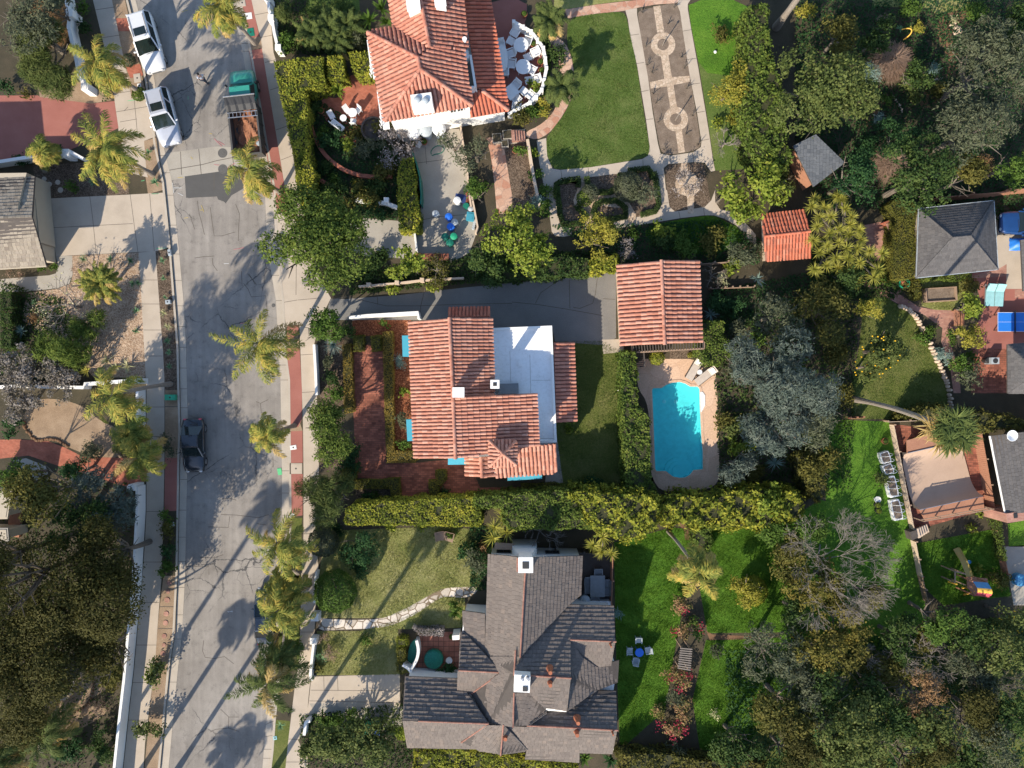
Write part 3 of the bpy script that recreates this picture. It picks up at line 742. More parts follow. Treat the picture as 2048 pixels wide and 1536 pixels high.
def bare_tree(spec,r,h,label,mt='palebark',depth=6,name='bare_tree',cat='tree',group=None,lean=(0,0),spread=.62,base=None,r0=.075,leaves=None):
 """leafless branching"""
 rnd = random.Random(_seed[0] + 7);rng = nrng();R = r / PPM * (CAM_Z - h) / CAM_Z
 c = P1(spec,h * .75);b0 = W(*base) if base else Vector((c.x,c.y,0));b0.z = 0
 t = thing(name,label,cat,b0,0,group);segs = [];tips = []
 def grow(p,d,L,rad,k):
  q = p
  for _ in range(2):
   d2 = (d + Vector((rnd.uniform(-.16,.16),rnd.uniform(-.16,.16),rnd.uniform(-.05,.12)))).normalized();e = q + d2 * L * .5
   segs.append((q,e,rad,rad * .8));q = e;rad *= .82;d = d2
  if k == 0: tips.append(q);return
  for i in range(3 if k > 1 else 2):
   a = rnd.uniform(0,2 * math.pi);s = spread * rnd.uniform(.5,1.25)
   x = d.orthogonal().normalized();x.rotate(Matrix.Rotation(a,3,d))
   nd = (d * math.cos(s) + x * math.sin(s));nd.z = max(nd.z,-.15);grow(q,nd.normalized(),L * rnd.uniform(.62,.84),rad * .68,k - 1)
 f = Vector((c.x,c.y,h * .3));L = (h * .8 + R) / 3.6
 segs.append((b0,f,r0 * 1.3,r0))
 for i in range(5):
  a = 2 * math.pi * (i + rnd.random() * .5) / 5;grow(f,Vector((math.cos(a) + lean[0],math.sin(a) + lean[1],.75)).normalized(),L * .72 * min(1.4,max(.6,R / (h * .5))),r0 * .6,depth - 1)
 A = np.array([s[0] for s in segs]);B = np.array([s[1] for s in segs]);ra = np.array([s[2] for s in segs])[:,None] + .008;rb = np.array([s[3] for s in segs])[:,None] + .006
 d = nrm(B - A);x = nrm(np.cross(d,[.3,.2,1.]));y = np.cross(d,x);F = []
 for k in range(4):
  c0 = x * math.cos(k * math.pi / 2) + y * math.sin(k * math.pi / 2);c1 = x * math.cos((k + 1) * math.pi / 2) + y * math.sin((k + 1) * math.pi / 2)
  F.append(np.stack([A + c0 * ra,A + c1 * ra,B + c1 * rb,B + c0 * rb],1))
 np_obj('trunk',np.concatenate([f[:1] for f in F]),4,MT[mt],t);np_obj('branches',np.concatenate([f[1:] for f in F]),4,MT[mt],t)
 if leaves:
  tp = np.array(tips);k = leaves[1];p = np.repeat(tp,k,0) + rng.normal(0,.16,(len(tp) * k,3))
  np_obj('leaves',leaf_quads(p,rng.normal(size=p.shape) + [0,0,.6],.15 * rng.uniform(.6,1.3,len(p)),.55,rng),4,LM[leaves[0]],t)
 return t
def frond_quads(o,az,el,L,rng,n=22,droop=1.0,ll=.62,w=.045,twist=0.0):
 """feather palm frond: arching midrib with hanging leaflets"""
 t = np.linspace(0,1,n + 1);e = el - droop * t ** 1.3 * 1.5
 dx = np.cumsum(np.cos(e)) * L / (n + 1);dz = np.cumsum(np.sin(e)) * L / (n + 1)
 az_t = az + twist * t
 h = np.stack([np.cos(az_t),np.sin(az_t),np.zeros_like(t)],1);s = np.stack([-np.sin(az_t),np.cos(az_t),np.zeros_like(t)],1)
 p = np.array(o) + h * dx[:,None] + np.stack([t * 0,t * 0,dz],1);d = nrm(np.gradient(p,axis=0));out = []
 up = nrm(np.cross(s,d))
 ww = .035 * (1 - t[:-1] * .8)[:,None]
 out.append(np.stack([p[:-1] - s[:-1] * ww,p[:-1] + s[:-1] * ww,p[1:] + s[1:] * ww * .9,p[1:] - s[1:] * ww * .9],1))
 for sg in (-1,1):
  for rep in range(3):
   k = n - 1;tt = (np.arange(k) + rng.random(k)) / n * .94 + .06;i = np.minimum((tt * n).astype(int),n)
   q = p[i];l = ll * (np.sin(np.clip(tt * 1.06,0,1) * math.pi) ** .6 * .8 + .25) * rng.uniform(.8,1.15,k)
   v = s[i] * sg * rng.uniform(.45,1.0,k)[:,None] + d[i] * rng.uniform(.4,1.0,k)[:,None] + rng.normal(0,.14,(k,3)) - up[i] * 0 + np.stack([tt * 0,tt * 0,-rng.uniform(.15,.6,k)],1)
   v = nrm(v) * l[:,None];sd = nrm(np.cross(v,up[i] + rng.normal(0,.35,(k,3)))) * w / 2
   m = q + v * .55;tip = q + v + np.stack([tt * 0,tt * 0,-l * .22],1)
   out.append(np.stack([q - sd * .8,q + sd * .8,m + sd,m - sd],1));out.append(np.stack([m - sd,m + sd,tip + sd * .15,tip - sd * .15],1))
 return np.concatenate(out)
def palm(base,crown,h,label,L=2.6,n=16,old=3,sway=None,leaf='palm',r0=.17,name='palm_tree',cat='palm',group=None,droop=1.2,ll=.56,base_z=0.0,shag=0,fan=False):
 """base and crown are image points; crown sits h above the ground"""
 rng = nrng();b0 = P1(base);b0.z = base_z;c = P1(crown,h)
 t = thing(name,label,cat,b0,0,group);mid = b0.lerp(c,.5);off = Vector((c.x - b0.x,c.y - b0.y,0)) * -.12
 b = MB();K = 14;path = [b0 + (c - b0) * (k / K) + off * math.sin(math.pi * k / K) for k in range(K + 1)]
 rad = [r0 * (1.35 - .5 * min(1,k / 3)) * (1 + .06 * (k % 2)) for k in range(K + 1)]
 if h > .4: b.tube(path,rad,10);b.build('trunk',MT['palmtrunk'],t)
 V = [];mi = [];pr_ = random.Random(_seed[0])
 if name == 'palm_tree': n = n + pr_.randint(-2,7);old = old + pr_.randint(-1,5);droop *= pr_.uniform(.85,1.3)
 for k in range(n + old):
  is_old = k >= n;az = 2.399 * k + rng.uniform(-.25,.25)
  el = rng.uniform(-.5,-.15) if is_old else 1.25 - 1.25 * (k / n) ** .8
  dr = droop * rng.uniform(.75,1.2) * (.75 if is_old else 1)
  if sway is not None: az = az + .75 * math.sin(sway - az);
  ln = 1.16 * L * rng.uniform(.7,1.12) * (.75 if k < 4 else 1)
  if fan:
   hd = np.array(c) + np.array([math.cos(az) * math.cos(el),math.sin(az) * math.cos(el),math.sin(el)]) * ln * .55
   F = blades(hd,36,ln * .55,.1,rng,(.8,1.7),3,.6)
  else: F = frond_quads(c,az,el,ln,rng,24,dr,ll,twist=rng.uniform(-.35,.35))
  V.append(F);mi += [1 if is_old or (not fan and rng.random() < .04) else 0] * len(F)
 np_obj('crown',np.concatenate(V),4,[LM[leaf],LM['palmold']],t,mi)
 return t
def turf(name,polys,lm,n,hgt=.09,w=.02,seed=5,z=0.02):
 """standing grass blades over a lawn, far too many to count"""
 rng = np.random.default_rng(seed);out = []
 A = sum(abs(poly_area(p)) for p in polys)
 for p in polys:
  k = int(n * abs(poly_area(p)) / A);x,y = scatter(p,k,rng);k = len(x)
  a = rng.uniform(0,6.283,k);hh = hgt * rng.uniform(.5,1.4,k) * (1 + .5 * np.sin(x * 1.7 + np.sin(y * 1.3) * 2) * np.sin(y * 1.9))
  s = np.stack([np.cos(a),np.sin(a),a * 0],1) * w;p0 = np.stack([x,y,x * 0 + z],1);d = np.stack([np.cos(a + 1.4) * hh * .7,np.sin(a + 1.4) * hh * .7,hh],1)
  out.append(np.stack([p0 - s,p0 + s,p0 + d],1))
 return stuff(np_obj(name,np.concatenate(out),3,LM[lm]))
def groundcover(name,poly,lm,n,s=.22,h=.35,seed=9,asp=.5):
 rng = np.random.default_rng(seed);x,y = scatter(poly,n,rng)
 z = h * (.25 + .75 * np.abs(np.sin(x * 1.3 + y * .6) * np.sin(y * 1.1 - x * .4))) * rng.random(len(x)) ** .6 + .03
 p = np.stack([x,y,z],1);return stuff(np_obj(name,leaf_quads(p,rng.normal(0,.6,p.shape) + [0,0,1],s * rng.uniform(.6,1.4,len(x)),asp,rng,.1),4,LM[lm]))

# ================================================================ the ground
KL = P('F 236,-160 256,0 277,80 294,161 312,292 328,365 341,492 350,604 357,692 359,780 361,860 359,916 357,1046 355,1150 349,1266 338,1344 320,1536 296,1760')
KR = P('F 450,-160 478,0 493,70 499,101 532,290 547,380 552,500 564,601 568,700 576,760 578,942 579,1031 577,1100 568,1250 552,1391 547,1443 543,1500 539,1536 520,1760')
GLi = P('F 250,-160 270,0 291,80 308,161 326,292 343,365 356,492 366,604 371,692 373,780 375,860 374,916 371,1046 369,1150 363,1266 354,1344 336,1536 312,1760')
GRi = P('F 434,-160 462,0 477,70 484,101 514,290 529,388 534,500 551,601 556,700 560,760 563,942 563,1031 561,1100 553,1250 541,1396 531,1450 527,1500 524,1536 505,1760')
FARW,FARE = -75.0,75.0
g = MB();g.poly([(-900,-900,-1.7),(900,-900,-1.7),(900,900,-1.7),(-900,900,-1.7)]);struct(g.build('ground',MT['soil']))
# the two sides of the street, standing a kerb's height above it
lp = list(reversed([tuple(p) for p in KL]))
b = MB();b.prism([(FARW,KL[-1].y),(KL[-1].x,KL[-1].y)] + [(p.x,p.y) for p in reversed(KL)][1:] + [(FARW,KL[0].y)],-1.75,0.0);struct(b.build('west_garden_soil',MT['soil']))
# east side: cut round the pool basin
POOL = P('PO 290,540 300,527 375,524 420,495 475,475 540,470 590,485 635,512 705,514 718,535 722,700 735,950 748,1100 748,1258 665,1266 630,1310 590,1332 540,1336 480,1325 440,1295 415,1275 330,1275 318,1255 305,900')
px0,px1 = min(p.x for p in POOL) - .3,max(p.x for p in POOL) + .3;py0,py1 = min(p.y for p in POOL) - .3,max(p.y for p in POOL) + .3
kr = [(p.x,p.y) for p in KR]
b = MB()
b.prism(kr[:4] + kr[4:] + [(px0,KR[-1].y),(px0,KR[0].y)],-1.75,0.0)
b.prism([(px1,KR[-1].y),(FARE,KR[-1].y),(FARE,KR[0].y),(px1,KR[0].y)],-1.75,0.0)
b.prism([(px0,py1),(px1,py1),(px1,KR[0].y),(px0,KR[0].y)],-1.75,0.0)
b.prism([(px0,KR[-1].y),(px1,KR[-1].y),(px1,py0),(px0,py0)],-1.75,0.0)
struct(b.build('east_garden_soil',MT['soil']))
sheet('road','asphalt',-0.13,GLi + GRi[::-1],lines=[
 P('T4 1510,80 1525,180 1545,250 1565,340'),P('T4 1805,105 1835,180 1830,260 1825,390'),P('T4 1450,180 1470,240 1490,300'),
 P('T4 1610,130 1625,250 1640,350 1700,350 1800,320'),P('T4 1490,520 1560,510 1640,505'),P('T4 1625,520 1630,570 1665,620'),
 P('T4 1850,620 1855,740'),P('T4 1895,640 1940,690 1966,725'),P('R2 215,715 250,760 275,820 385,810 400,960'),P('R2 255,640 280,680 305,725'),
 P('R3 345,180 350,240 370,295'),P('R3 310,165 345,180 405,150'),P('R3 50,915 100,910 160,925'),P('R3 40,1035 165,1040 330,1060 410,1035'),P('R3 315,1105 390,1115'),P('R3 440,590 443,670'),
 P('T8 1590,1130 1750,1135 1760,1050'),P('T8 1530,1365 1630,1370 1710,1345'),P('T8 1470,1435 1600,1437 1600,1500'),
 P('T12 1560,560 1550,640 1570,690 1640,700 1720,685 1790,740'),P('T12 1610,1265 1650,1245 1750,1235 1830,1260'),P('T12 1750,1235 1752,1150 1690,1090'),P('T12 1752,1150 1830,1150')],lw=0.045)
for nm,kerb,inner in (('gutter',KL,GLi),('gutter',KR,GRi)):
 b = MB();jb = []
 b.poly([(p.x,p.y,-0.118) for p in ccw(kerb + inner[::-1])])
 for i in range(2,34):
  t = i / 36 * (len(kerb) - 1);k = int(t);f = t - k
  a = kerb[k].lerp(kerb[k + 1],f);c = inner[k].lerp(inner[k + 1],f);b.poly([(q[0],q[1],-0.113) for q in ccw(ribbon([a,c],.03))],1)
 struct(b.build(nm,[MT['kerb'],MT['joint']]))
for kerb,s in ((KL,1),(KR,-1)):
 o = []
 for i,p in enumerate(kerb):
  d = (kerb[min(i + 1,len(kerb) - 1)] - kerb[max(i - 1,0)]);d.normalize();q = Vector((-d.y,d.x,0));q = q if q.x * s < 0 else -q
  o.append(p + q * .17)
 b = MB();b.prism([(p.x,p.y) for p in kerb + o[::-1]],-0.13,0.012);struct(b.build('kerb',MT['kerb']))
sheet('road_patch','patch',-0.1215,P('F 368,352 482,336 486,345 486,376 462,390 450,406 437,392 371,395'),lines=[P('F 427,345 427,392')],lw=.05)
sheet('road_patch','patch',-0.118,P('T4 1430,0 1730,0 1740,30 1720,88 1670,70 1660,40 1440,60'))
# old concrete bay beside the truck
sheet('concrete_bay','conc2',-0.1245,P('R1 -420,1180 -330,1165 10,1120 170,1130 215,1160 225,1300 100,1325 -100,1340 -395,1390'),lines=[P('R1 -395,1310 -100,1260 10,1230 215,1190'),P('R1 -270,1160 -262,1340'),P('R1 -130,1140 -110,1340'),P('R1 120,1130 140,1270 165,1280')],lw=.05)

# ---- west side paving
sheet('sidewalk','conc',0.004,P('F 172,-60 186,0 203,70 221,146 229,200 236,255 256,341 258,345 296,355 293,345 288,281 281,260 268,234 260,177 241,86 224,0 212,-60'),lines=[P('F %d,%d %d,%d' % (190 + k * 12.5,20 + k * 56,230 + k * 11,14 + k * 56)) for k in range(6)])
sheet('sidewalk','conc',0.004,P('F 277,505 281,562 289,711 293,780 293,1020 289,1100 286,1136 276,1253 268,1344 260,1412 247,1536 240,1620 280,1620 287,1536 290,1487 303,1383 310,1331 316,1240 323,1157 325,1100 327,1020 329,916 329,760 326,700 323,666 311,502'),
      lines=[P('F %d,%d %d,%d' % (x0,y,x1,y)) for x0,x1,y in ((281,315,560),(284,319,608),(287,322,660),(290,325,712),(293,329,814),(293,329,873),(293,329,1023),(286,323,1124),(280,318,1205),(272,313,1290),(265,305,1365),(256,296,1440))])
sheet('driveway_apron','conc',0.006,P('F 229,202 298,191 301,210 311,273 288,282 237,255 233,225'),lines=[P('F 268,195 272,235 275,270'),P('F 232,224 301,212'),P('F 248,222 256,214')])
sheet('red_driveway','redconc',0.005,P('F -60,191 77,191 80,194 182,207 229,202 237,256 195,276 135,302 26,320 -60,322'))
sheet('parkway_paving','redbrick',0.006,P('T0 890,140 985,140 1000,240 910,240'),P('T0 965,510 1075,490 1100,580 1000,600'))
sheet('parkway_soil','dirt',0.003,P('F 224,0 250,0 290,180 296,192 262,195 241,86'),P('F 281,284 312,275 326,380 296,388'))
sheet('house_driveway','conc',0.005,P('T4 380,65 1000,35 1260,20 1310,440 1195,470 490,505 430,505 400,280'),
      lines=[P('T4 690,50 710,200 740,495'),P('T4 1000,35 1030,260 1060,480'),P('T4 1150,30 1185,470'),P('T4 400,290 1020,258')])
sheet('front_walk','conc2',0.006,P('T4 430,505 555,505 558,650 530,720 440,755 200,780 -60,795 -60,690 0,685 380,655 430,640 445,590'),lines=[P('T4 430,650 435,750')])
sheet('gravel_garden','gravel',0.003,P('T4 555,505 1065,480 1080,700 1110,1270 1125,1440 720,1440 600,1300 300,1100 175,1000 180,900 220,790 440,760 540,720 560,650'))
sheet('planting_strip','mulch',0.003,P('T4 1195,470 1310,460 1355,1000 1370,1536 1255,1536 1240,1100'))
sheet('planting_strip','dirt',0.003,P('F 330,780 360,780 359,916 330,916'),P('T12 1255,60 1360,60 1345,500 1320,640 1300,800 1270,1100 1230,1536 1110,1536 1165,950 1190,750 1215,400'),lines=[P('F 329,813 360,813'),P('T12 1228,297 1345,297'),P('T12 1215,465 1325,465')],lw=.06)
sheet('parkway_paving','redconc',0.006,P('T8 1268,600 1372,597 1370,1003 1262,1008'))
sheet('mulch_bed','mulch',0.002,P('T0 265,1355 250,1260 690,1250 780,1380 980,1330 990,1490 380,1536 260,1536'))
sheet('mulch_bed','dirt',0.002,P('T0 290,660 480,600 660,640 770,700 860,770 700,795 305,745'))
sheet('sand_garden','dirt',0.003,smooth(P('T8 190,230 300,140 480,150 640,200 760,310 930,380 945,600 750,600 520,520 430,450 270,460 180,340'),2))
sheet('garden_path','redbrick',0.004,P('T8 -60,460 125,455 270,465 370,470 500,520 640,590 1050,600 1130,690 1125,770 1030,830 860,790 600,700 450,660 220,580 -60,610'))
sheet('stone_terrace','conc2',0.003,P('T8 100,620 200,600 350,660 370,720 280,770'))
sheet('dirt_path','dirt',0.003,smooth(P('T12 590,800 700,780 860,720 880,900 700,1000 660,1060 860,1080 700,1200 480,1290 340,1230 330,1060 380,980 560,960'),2),P('T12 -60,1230 240,1200 230,1320 -60,1320'))

# ---- east pavement
sheet('sidewalk','conc',0.004,P('F 492,-60 502,0 520,73 525,104 574,400 580,420 548,432 554,520 566,600 572,655 580,648 599,650 603,760 606,850 607,940 607,1070 603,1140 601,1250 597,1330 590,1370 577,1477 571,1536 566,1620 612,1620 615,1536 617,1500 612,1516 596,1480 612,1462 617,1395 623,1340 627,1290 631,1230 634,1160 637,1136 630,1060 636,960 638,937 633,775 628,690 640,640 662,596 640,560 600,400 560,147 547,105 540,20 525,-60'),
      lines=[P('F %d,%d %d,%d' % q) for q in ((510,30,540,24),(520,75,547,70),(530,125,556,118),(540,180,566,172),(552,260,580,250),(562,320,588,310),(574,400,602,392),(596,600,640,596),(565,605,595,600),(601,710,630,708),(604,785,634,783),(606,1068,632,1066),(603,1150,636,1150),(601,1264,630,1264),(595,1345,622,1345),(577,1478,600,1479),(571,1524,613,1524))] + [P('F 594,395 592,590'),P('F 563,415 590,412')])
sheet('parkway_paving','redconc',0.006,P('R1 150,-120 225,-120 280,0 330,230 340,280 290,290 250,270 210,100'),P('R1 262,390 360,372 552,1536 545,1636 470,1600 455,1536'),P('R2 555,1045 640,1038 642,1110 548,1180'),
      P('R2 552,1215 650,1210 668,1536 668,1760 640,1820 570,1815 562,1536'),P('R3 571,395 672,390 674,635 571,637'),P('R3 571,722 675,722 672,1040 572,1050'))
sheet('parkway_soil','dirt',0.005,P('R1 250,290 350,280 362,368 262,388'),P('R2 548,1130 640,1110 648,1205 550,1212'),P('R3 570,290 640,285 672,390 570,396'))
sheet('parkway_soil','olivelawn',0.003,P('R4 470,1165 575,1175 575,1310 545,1536 420,1536 450,1300'),P('R3 572,1055 672,1060 660,1130 670,1300 650,1450 645,1536 560,1536 530,1350'),P('R4 545,60 660,60 645,540 640,770 470,830 440,700'))
sheet('driveway','conc2',0.005,P('T5 640,200 1190,245 1245,470 1200,530 820,505 700,450 560,500 500,300'),lines=[P('T5 790,215 800,500')])
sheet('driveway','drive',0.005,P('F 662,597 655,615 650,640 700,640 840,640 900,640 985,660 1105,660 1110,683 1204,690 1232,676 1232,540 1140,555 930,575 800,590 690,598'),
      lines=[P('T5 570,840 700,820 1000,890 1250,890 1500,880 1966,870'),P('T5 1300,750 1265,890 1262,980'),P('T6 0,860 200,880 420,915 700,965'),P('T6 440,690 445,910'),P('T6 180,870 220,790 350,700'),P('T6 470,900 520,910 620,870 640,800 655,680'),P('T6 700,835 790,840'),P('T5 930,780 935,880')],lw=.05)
sheet('garage_apron','conc',0.008,P('T6 690,1150 830,1145 860,1200 850,1245 700,1258'))
sheet('concrete_yard','conc2',0.005,P('T1 1020,1010 1210,1130 1240,1400 1280,1560 1500,1580 1600,1560 1640,1536 1600,1100 1560,990 1090,1000'),lines=[P('T1 1215,1255 1450,1225'),P('T1 1300,1130 1310,1260')])
sheet('concrete_yard','conc2',0.0055,P('T5 1280,0 1600,0 1660,180 1690,340 1640,480 1500,560 1430,520 1240,480 1200,250 1260,200'),lines=[P('T5 1220,240 1400,205 1600,190')])
# courtyard in front of the red-roofed house
sheet('brick_court','oldbrick',0.005,P('F 703,690 769,690 769,800 772,927 780,927 838,925 935,915 960,975 1110,975 1112,1000 935,985 800,1002 802,962 712,955 706,800'))
sheet('bark_mulch','redmulch',0.004,P('F 705,640 822,634 830,905 788,905 785,683 741,672 705,672'))
sheet('garden_bed','mulch',0.003,P('F 640,690 688,660 688,940 640,940'),P('F 712,972 782,972 785,1005 712,1008'))
# lawns
LAWN_E = [P('F 1120,682 1205,682 1238,700 1242,860 1248,985 1120,985 1112,850')]
sheet('back_lawn','olivelawn',0.004,*LAWN_E)
sheet('side_walk','conc2',0.007,P('F 1098,845 1110,845 1126,965 1090,972'),lines=[P('F 1098,%d 1126,%d' % (y,y)) for y in (880,910,940)])
DECK = smooth(P('PO 150,420 150,260 420,262 690,262 860,340 880,600 893,1000 900,1300 880,1380 800,1440 500,1455 370,1455 290,1340 270,1200 265,800 240,640 170,540'),1)
# the deck is a ring round the basin, cut once so that it stays one sheet
b = MB();D2 = ccw([Vector(p) for p in DECK]);P2 = ccw([Vector(p) for p in POOL])
i0 = min(range(len(P2)),key=lambda i: P2[i].x);j0 = min(range(len(D2)),key=lambda j: (D2[j] - P2[i0]).length)
ring = D2[j0:] + D2[:j0 + 1] + [P2[i0]] + list(reversed(P2[:i0])) + list(reversed(P2[i0:]))
b.poly([(p.x,p.y,0.006) for p in ring]);struct(b.build('pool_deck',MT['deck']))
sheet('pebble_bed','mulch',0.004,P('T10 1140,860 1560,850 1560,905 1160,910'),P('PO 450,185 720,180 730,255 450,262'))
MT['poolfloor'] = plain('pool_plaster',(0.36,0.72,0.73),0.7,vary=.09);MT['poolstep'] = plain('pool_step_tile',(0.38,0.75,0.76),0.7,vary=.04)
def watermat():
 m = bpy.data.materials.new('pool_water');m.use_nodes = True;nt = m.node_tree;nt.nodes.remove(nt.nodes['Principled BSDF'])
 tr = nt.nodes.new('ShaderNodeBsdfTransparent');tr.inputs[0].default_value = (0.45,0.93,0.95,1)
 gl = nt.nodes.new('ShaderNodeBsdfGlossy');gl.inputs['Roughness'].default_value = 0.03;lw = nt.nodes.new('ShaderNodeLayerWeight');fr = nt.nodes.new('ShaderNodeMath');fr.operation = 'POWER';nt.links.new(lw.outputs['Facing'],fr.inputs[0]);fr.inputs[1].default_value = 4.0
 n = _noise(nt,1.6,3,_co(nt));bp = nt.nodes.new('ShaderNodeBump');bp.inputs['Strength'].default_value = .12;bp.inputs['Distance'].default_value = .1
 nt.links.new(n.outputs[0],bp.inputs['Height']);nt.links.new(bp.outputs[0],gl.inputs['Normal'])
 mx = nt.nodes.new('ShaderNodeMixShader');nt.links.new(fr.outputs[0],mx.inputs[0]);nt.links.new(tr.outputs[0],mx.inputs[1]);nt.links.new(gl.outputs[0],mx.inputs[2])
 nt.links.new(mx.outputs[0],nt.nodes['Material Output'].inputs[0]);return m
MT['water'] = watermat()
pool = thing('swimming_pool','turquoise swimming pool with rounded ends set in the tan stone deck','pool',(P2[0].x,P2[0].y,0))
b = MB();n = len(P2);top = [(p.x,p.y,-0.01) for p in P2];bot = [(p.x,p.y,-.55) for p in P2]
b.add(top + bot,[tuple(range(n,2 * n))] + [(i,n + i,n + (i + 1) % n,(i + 1) % n) for i in range(n)]);b.build('basin',MT['poolfloor'],pool)
b = MB();ri = inset(P2,-.02);ro = inset(P2,-.2)
for i in range(n): b.add([(ri[i].x,ri[i].y,.035),(ri[(i + 1) % n].x,ri[(i + 1) % n].y,.035),(ro[(i + 1) % n].x,ro[(i + 1) % n].y,.035),(ro[i].x,ro[i].y,.035),(ri[i].x,ri[i].y,-.14),(ri[(i + 1) % n].x,ri[(i + 1) % n].y,-.14)],[(0,3,2,1),(4,0,1,5)])
b.build('coping',MT['deck'],pool)
b = MB();b.poly([(p.x,p.y,-0.09) for p in P2]);b.build('water',MT['water'],pool)
b = MB();c = P1('PO 540,1290')
for k,r in enumerate((1.15,.85,.55)): b.lathe((c.x,c.y + .05,-.55),[(r,0),(r,.1 + k * .1),(r * .99,.1 + k * .1)],24)
b.build('steps',MT['poolstep'],pool)
b = MB();q = P('PO 722,560 745,558 768,590 768,680 735,742 727,740');b.prism([(p.x,p.y) for p in q],.008,.045);b.build('spillway_ledge',MT['whiteplastic'],pool)
for s in ('PO 412,648','PO 517,648'): c = P1(s);b = MB();b.lathe((c.x,c.y,-.55),[(.16,0),(.16,.03),(.1,.06)],14);b.build('drain_cover',MT['whiteplastic'],pool)

# ---- garden of the top house
sheet('brick_patio','redbrick',0.005,smooth(P('T1 700,580 840,570 900,600 940,740 960,930 900,1000 820,1010 700,1040 560,960 500,860 510,740 640,760 670,690'),1))
sheet('round_terrace','redconc',0.006,smooth(P('TE 160,-130 600,-130 600,100 560,180 660,270 810,480 850,750 800,1010 640,1190 330,1340 230,1300 130,0'),1))
sheet('flagstone_path','flag',0.006,P('T2 400,75 650,35 960,0 1280,-30 1290,0 1260,25 1100,35 960,60 850,85 650,105 430,140'))
sheet('flagstone_path','flag',0.0065,smooth(P('T2 270,240 350,290 410,330 455,430 475,550 475,660 455,760 400,870 330,970 275,1030 190,1075 100,1050 110,1010 200,970 290,900 350,800 380,700 385,600 365,520 330,420 290,330'),1))
LAWN_T = [smooth(P('T2 430,140 600,110 830,88 870,110 885,160 910,280 960,500 1000,800 1055,1110 1055,1180 1020,1215 800,1250 560,1290 340,1305 300,1270 265,1180 262,1060 300,1010 400,880 460,760 480,660 478,550 460,430 420,340'),1)]
sheet('main_lawn','lawn',0.004,*LAWN_T)
sheet('top_lawn','drylawn',0.003,P('T2 330,-60 960,-60 960,-5 650,33 390,75 320,60'))
sheet('top_lawn','lawn',0.003,P('T1 400,-60 790,-60 800,130 640,180 420,180 380,60'))
PL_ = 'garden_path'
sheet(PL_,'conc',0.008,P('T2 870,78 960,62 960,110 985,250 1045,600 1080,860 1120,1100 1140,1180 1220,1195 1390,1170 1450,1130 1455,1090 1420,860 1365,580 1310,230 1290,90 1270,40 1275,0 1370,0 1350,30 1350,70 1375,220 1430,520 1470,760 1510,1000 1545,1240 1560,1310 1530,1320 1480,1250 1400,1245 1200,1260 1165,1290 1170,1340 1190,1536 1110,1536 1085,1340 1060,1305 1010,1300 880,1325 600,1360 400,1380 330,1400 325,1536 265,1536 210,1250 190,1080 262,1060 270,1200 310,1295 370,1305 600,1285 1000,1222 1045,1195 1058,1130 1030,920 960,500 905,260 890,150'),
      lines=[P('T2 %d,%d %d,%d' % q) for q in ((905,272,975,262),(945,490,1015,480),(978,708,1050,692),(1020,920,1085,912),(1310,240,1378,228),(1345,458,1415,448),(1375,648,1445,638),(1420,865,1480,855),(1450,1080,1515,1068),(1215,1192,1222,1255),(375,1305,385,1380),(1005,1225,1008,1300),(1390,1170,1395,1245),(585,1290,590,1360),(1100,1352,1172,1340),(280,1475,322,1470))])
sheet(PL_,'conc',0.0085,P('T6 275,0 330,0 345,150 365,260 400,290 460,290 455,350 390,360 330,350 305,320 290,200'),P('T6 1115,0 1190,0 1210,130 1250,165 1300,160 1480,130 1530,80 1560,0 1560,90 1600,150 1700,170 1800,260 1870,340 1880,420 1820,400 1790,340 1720,270 1630,220 1550,195 1470,195 1300,215 1000,265 800,295 770,240 920,215 1110,180 1135,140'),
      lines=[P('T6 %d,%d %d,%d' % q) for q in ((1125,105,1200,98),(865,225,872,283),(1280,165,1292,218),(1470,135,1478,195),(1655,165,1630,222))])
ROSE = smooth(P('T2 985,80 1110,50 1230,25 1275,40 1290,90 1365,580 1450,1080 1445,1130 1390,1160 1230,1188 1160,1180 1130,1120 1045,600 960,110'),1)
sheet('rose_bed','bed',0.005,ROSE)
def ringpatch(c,r0,r1): return [c + Vector((math.cos(2 * math.pi * i / 32) * r0,math.sin(2 * math.pi * i / 32) * r0,0)) for i in range(32)]
RC = [P1('T2 1160,342'),P1('T2 1258,915')]
b = MB()
for q in (P('T2 1085,50 1138,42 1170,245 1115,250'),P('T2 1143,430 1200,420 1228,592 1362,582 1368,628 1240,652 1268,830 1215,835 1190,665 1065,680 1058,632 1170,606'),P('T2 1255,1010 1305,995 1328,1168 1280,1176')): b.poly([(p.x,p.y,.009) for p in ccw(q)])
for c in RC:
 o = ringpatch(c,.98,0);i_ = ringpatch(c,.46,0);n = len(o)
 for k in range(n): b.add([(o[k].x,o[k].y,.0095),(o[(k + 1) % n].x,o[(k + 1) % n].y,.0095),(i_[(k + 1) % n].x,i_[(k + 1) % n].y,.0095),(i_[k].x,i_[k].y,.0095)],[(0,1,2,3)])
struct(b.build('bed_path',MT['ringpath']))
sheet('garden_bed','mulch',0.005,P('T2 1175,1300 1210,1265 1400,1250 1470,1260 1500,1400 1525,1536 1530,1590 1480,1620 1390,1640 1260,1660 1220,1620 1190,1480'))
sheet('bed_path','ringpath',0.009,P('T2 1300,1255 1345,1250 1350,1320 1400,1330 1440,1400 1440,1460 1400,1500 1395,1640 1350,1640 1345,1510 1270,1480 1250,1410 1290,1330'))
sheet('garden_bed','mulch',0.005,P('T2 330,1410 520,1375 800,1330 1000,1300 1060,1310 1100,1480 1115,1640 1080,1680 770,1730 420,1780 370,1740 335,1600'))
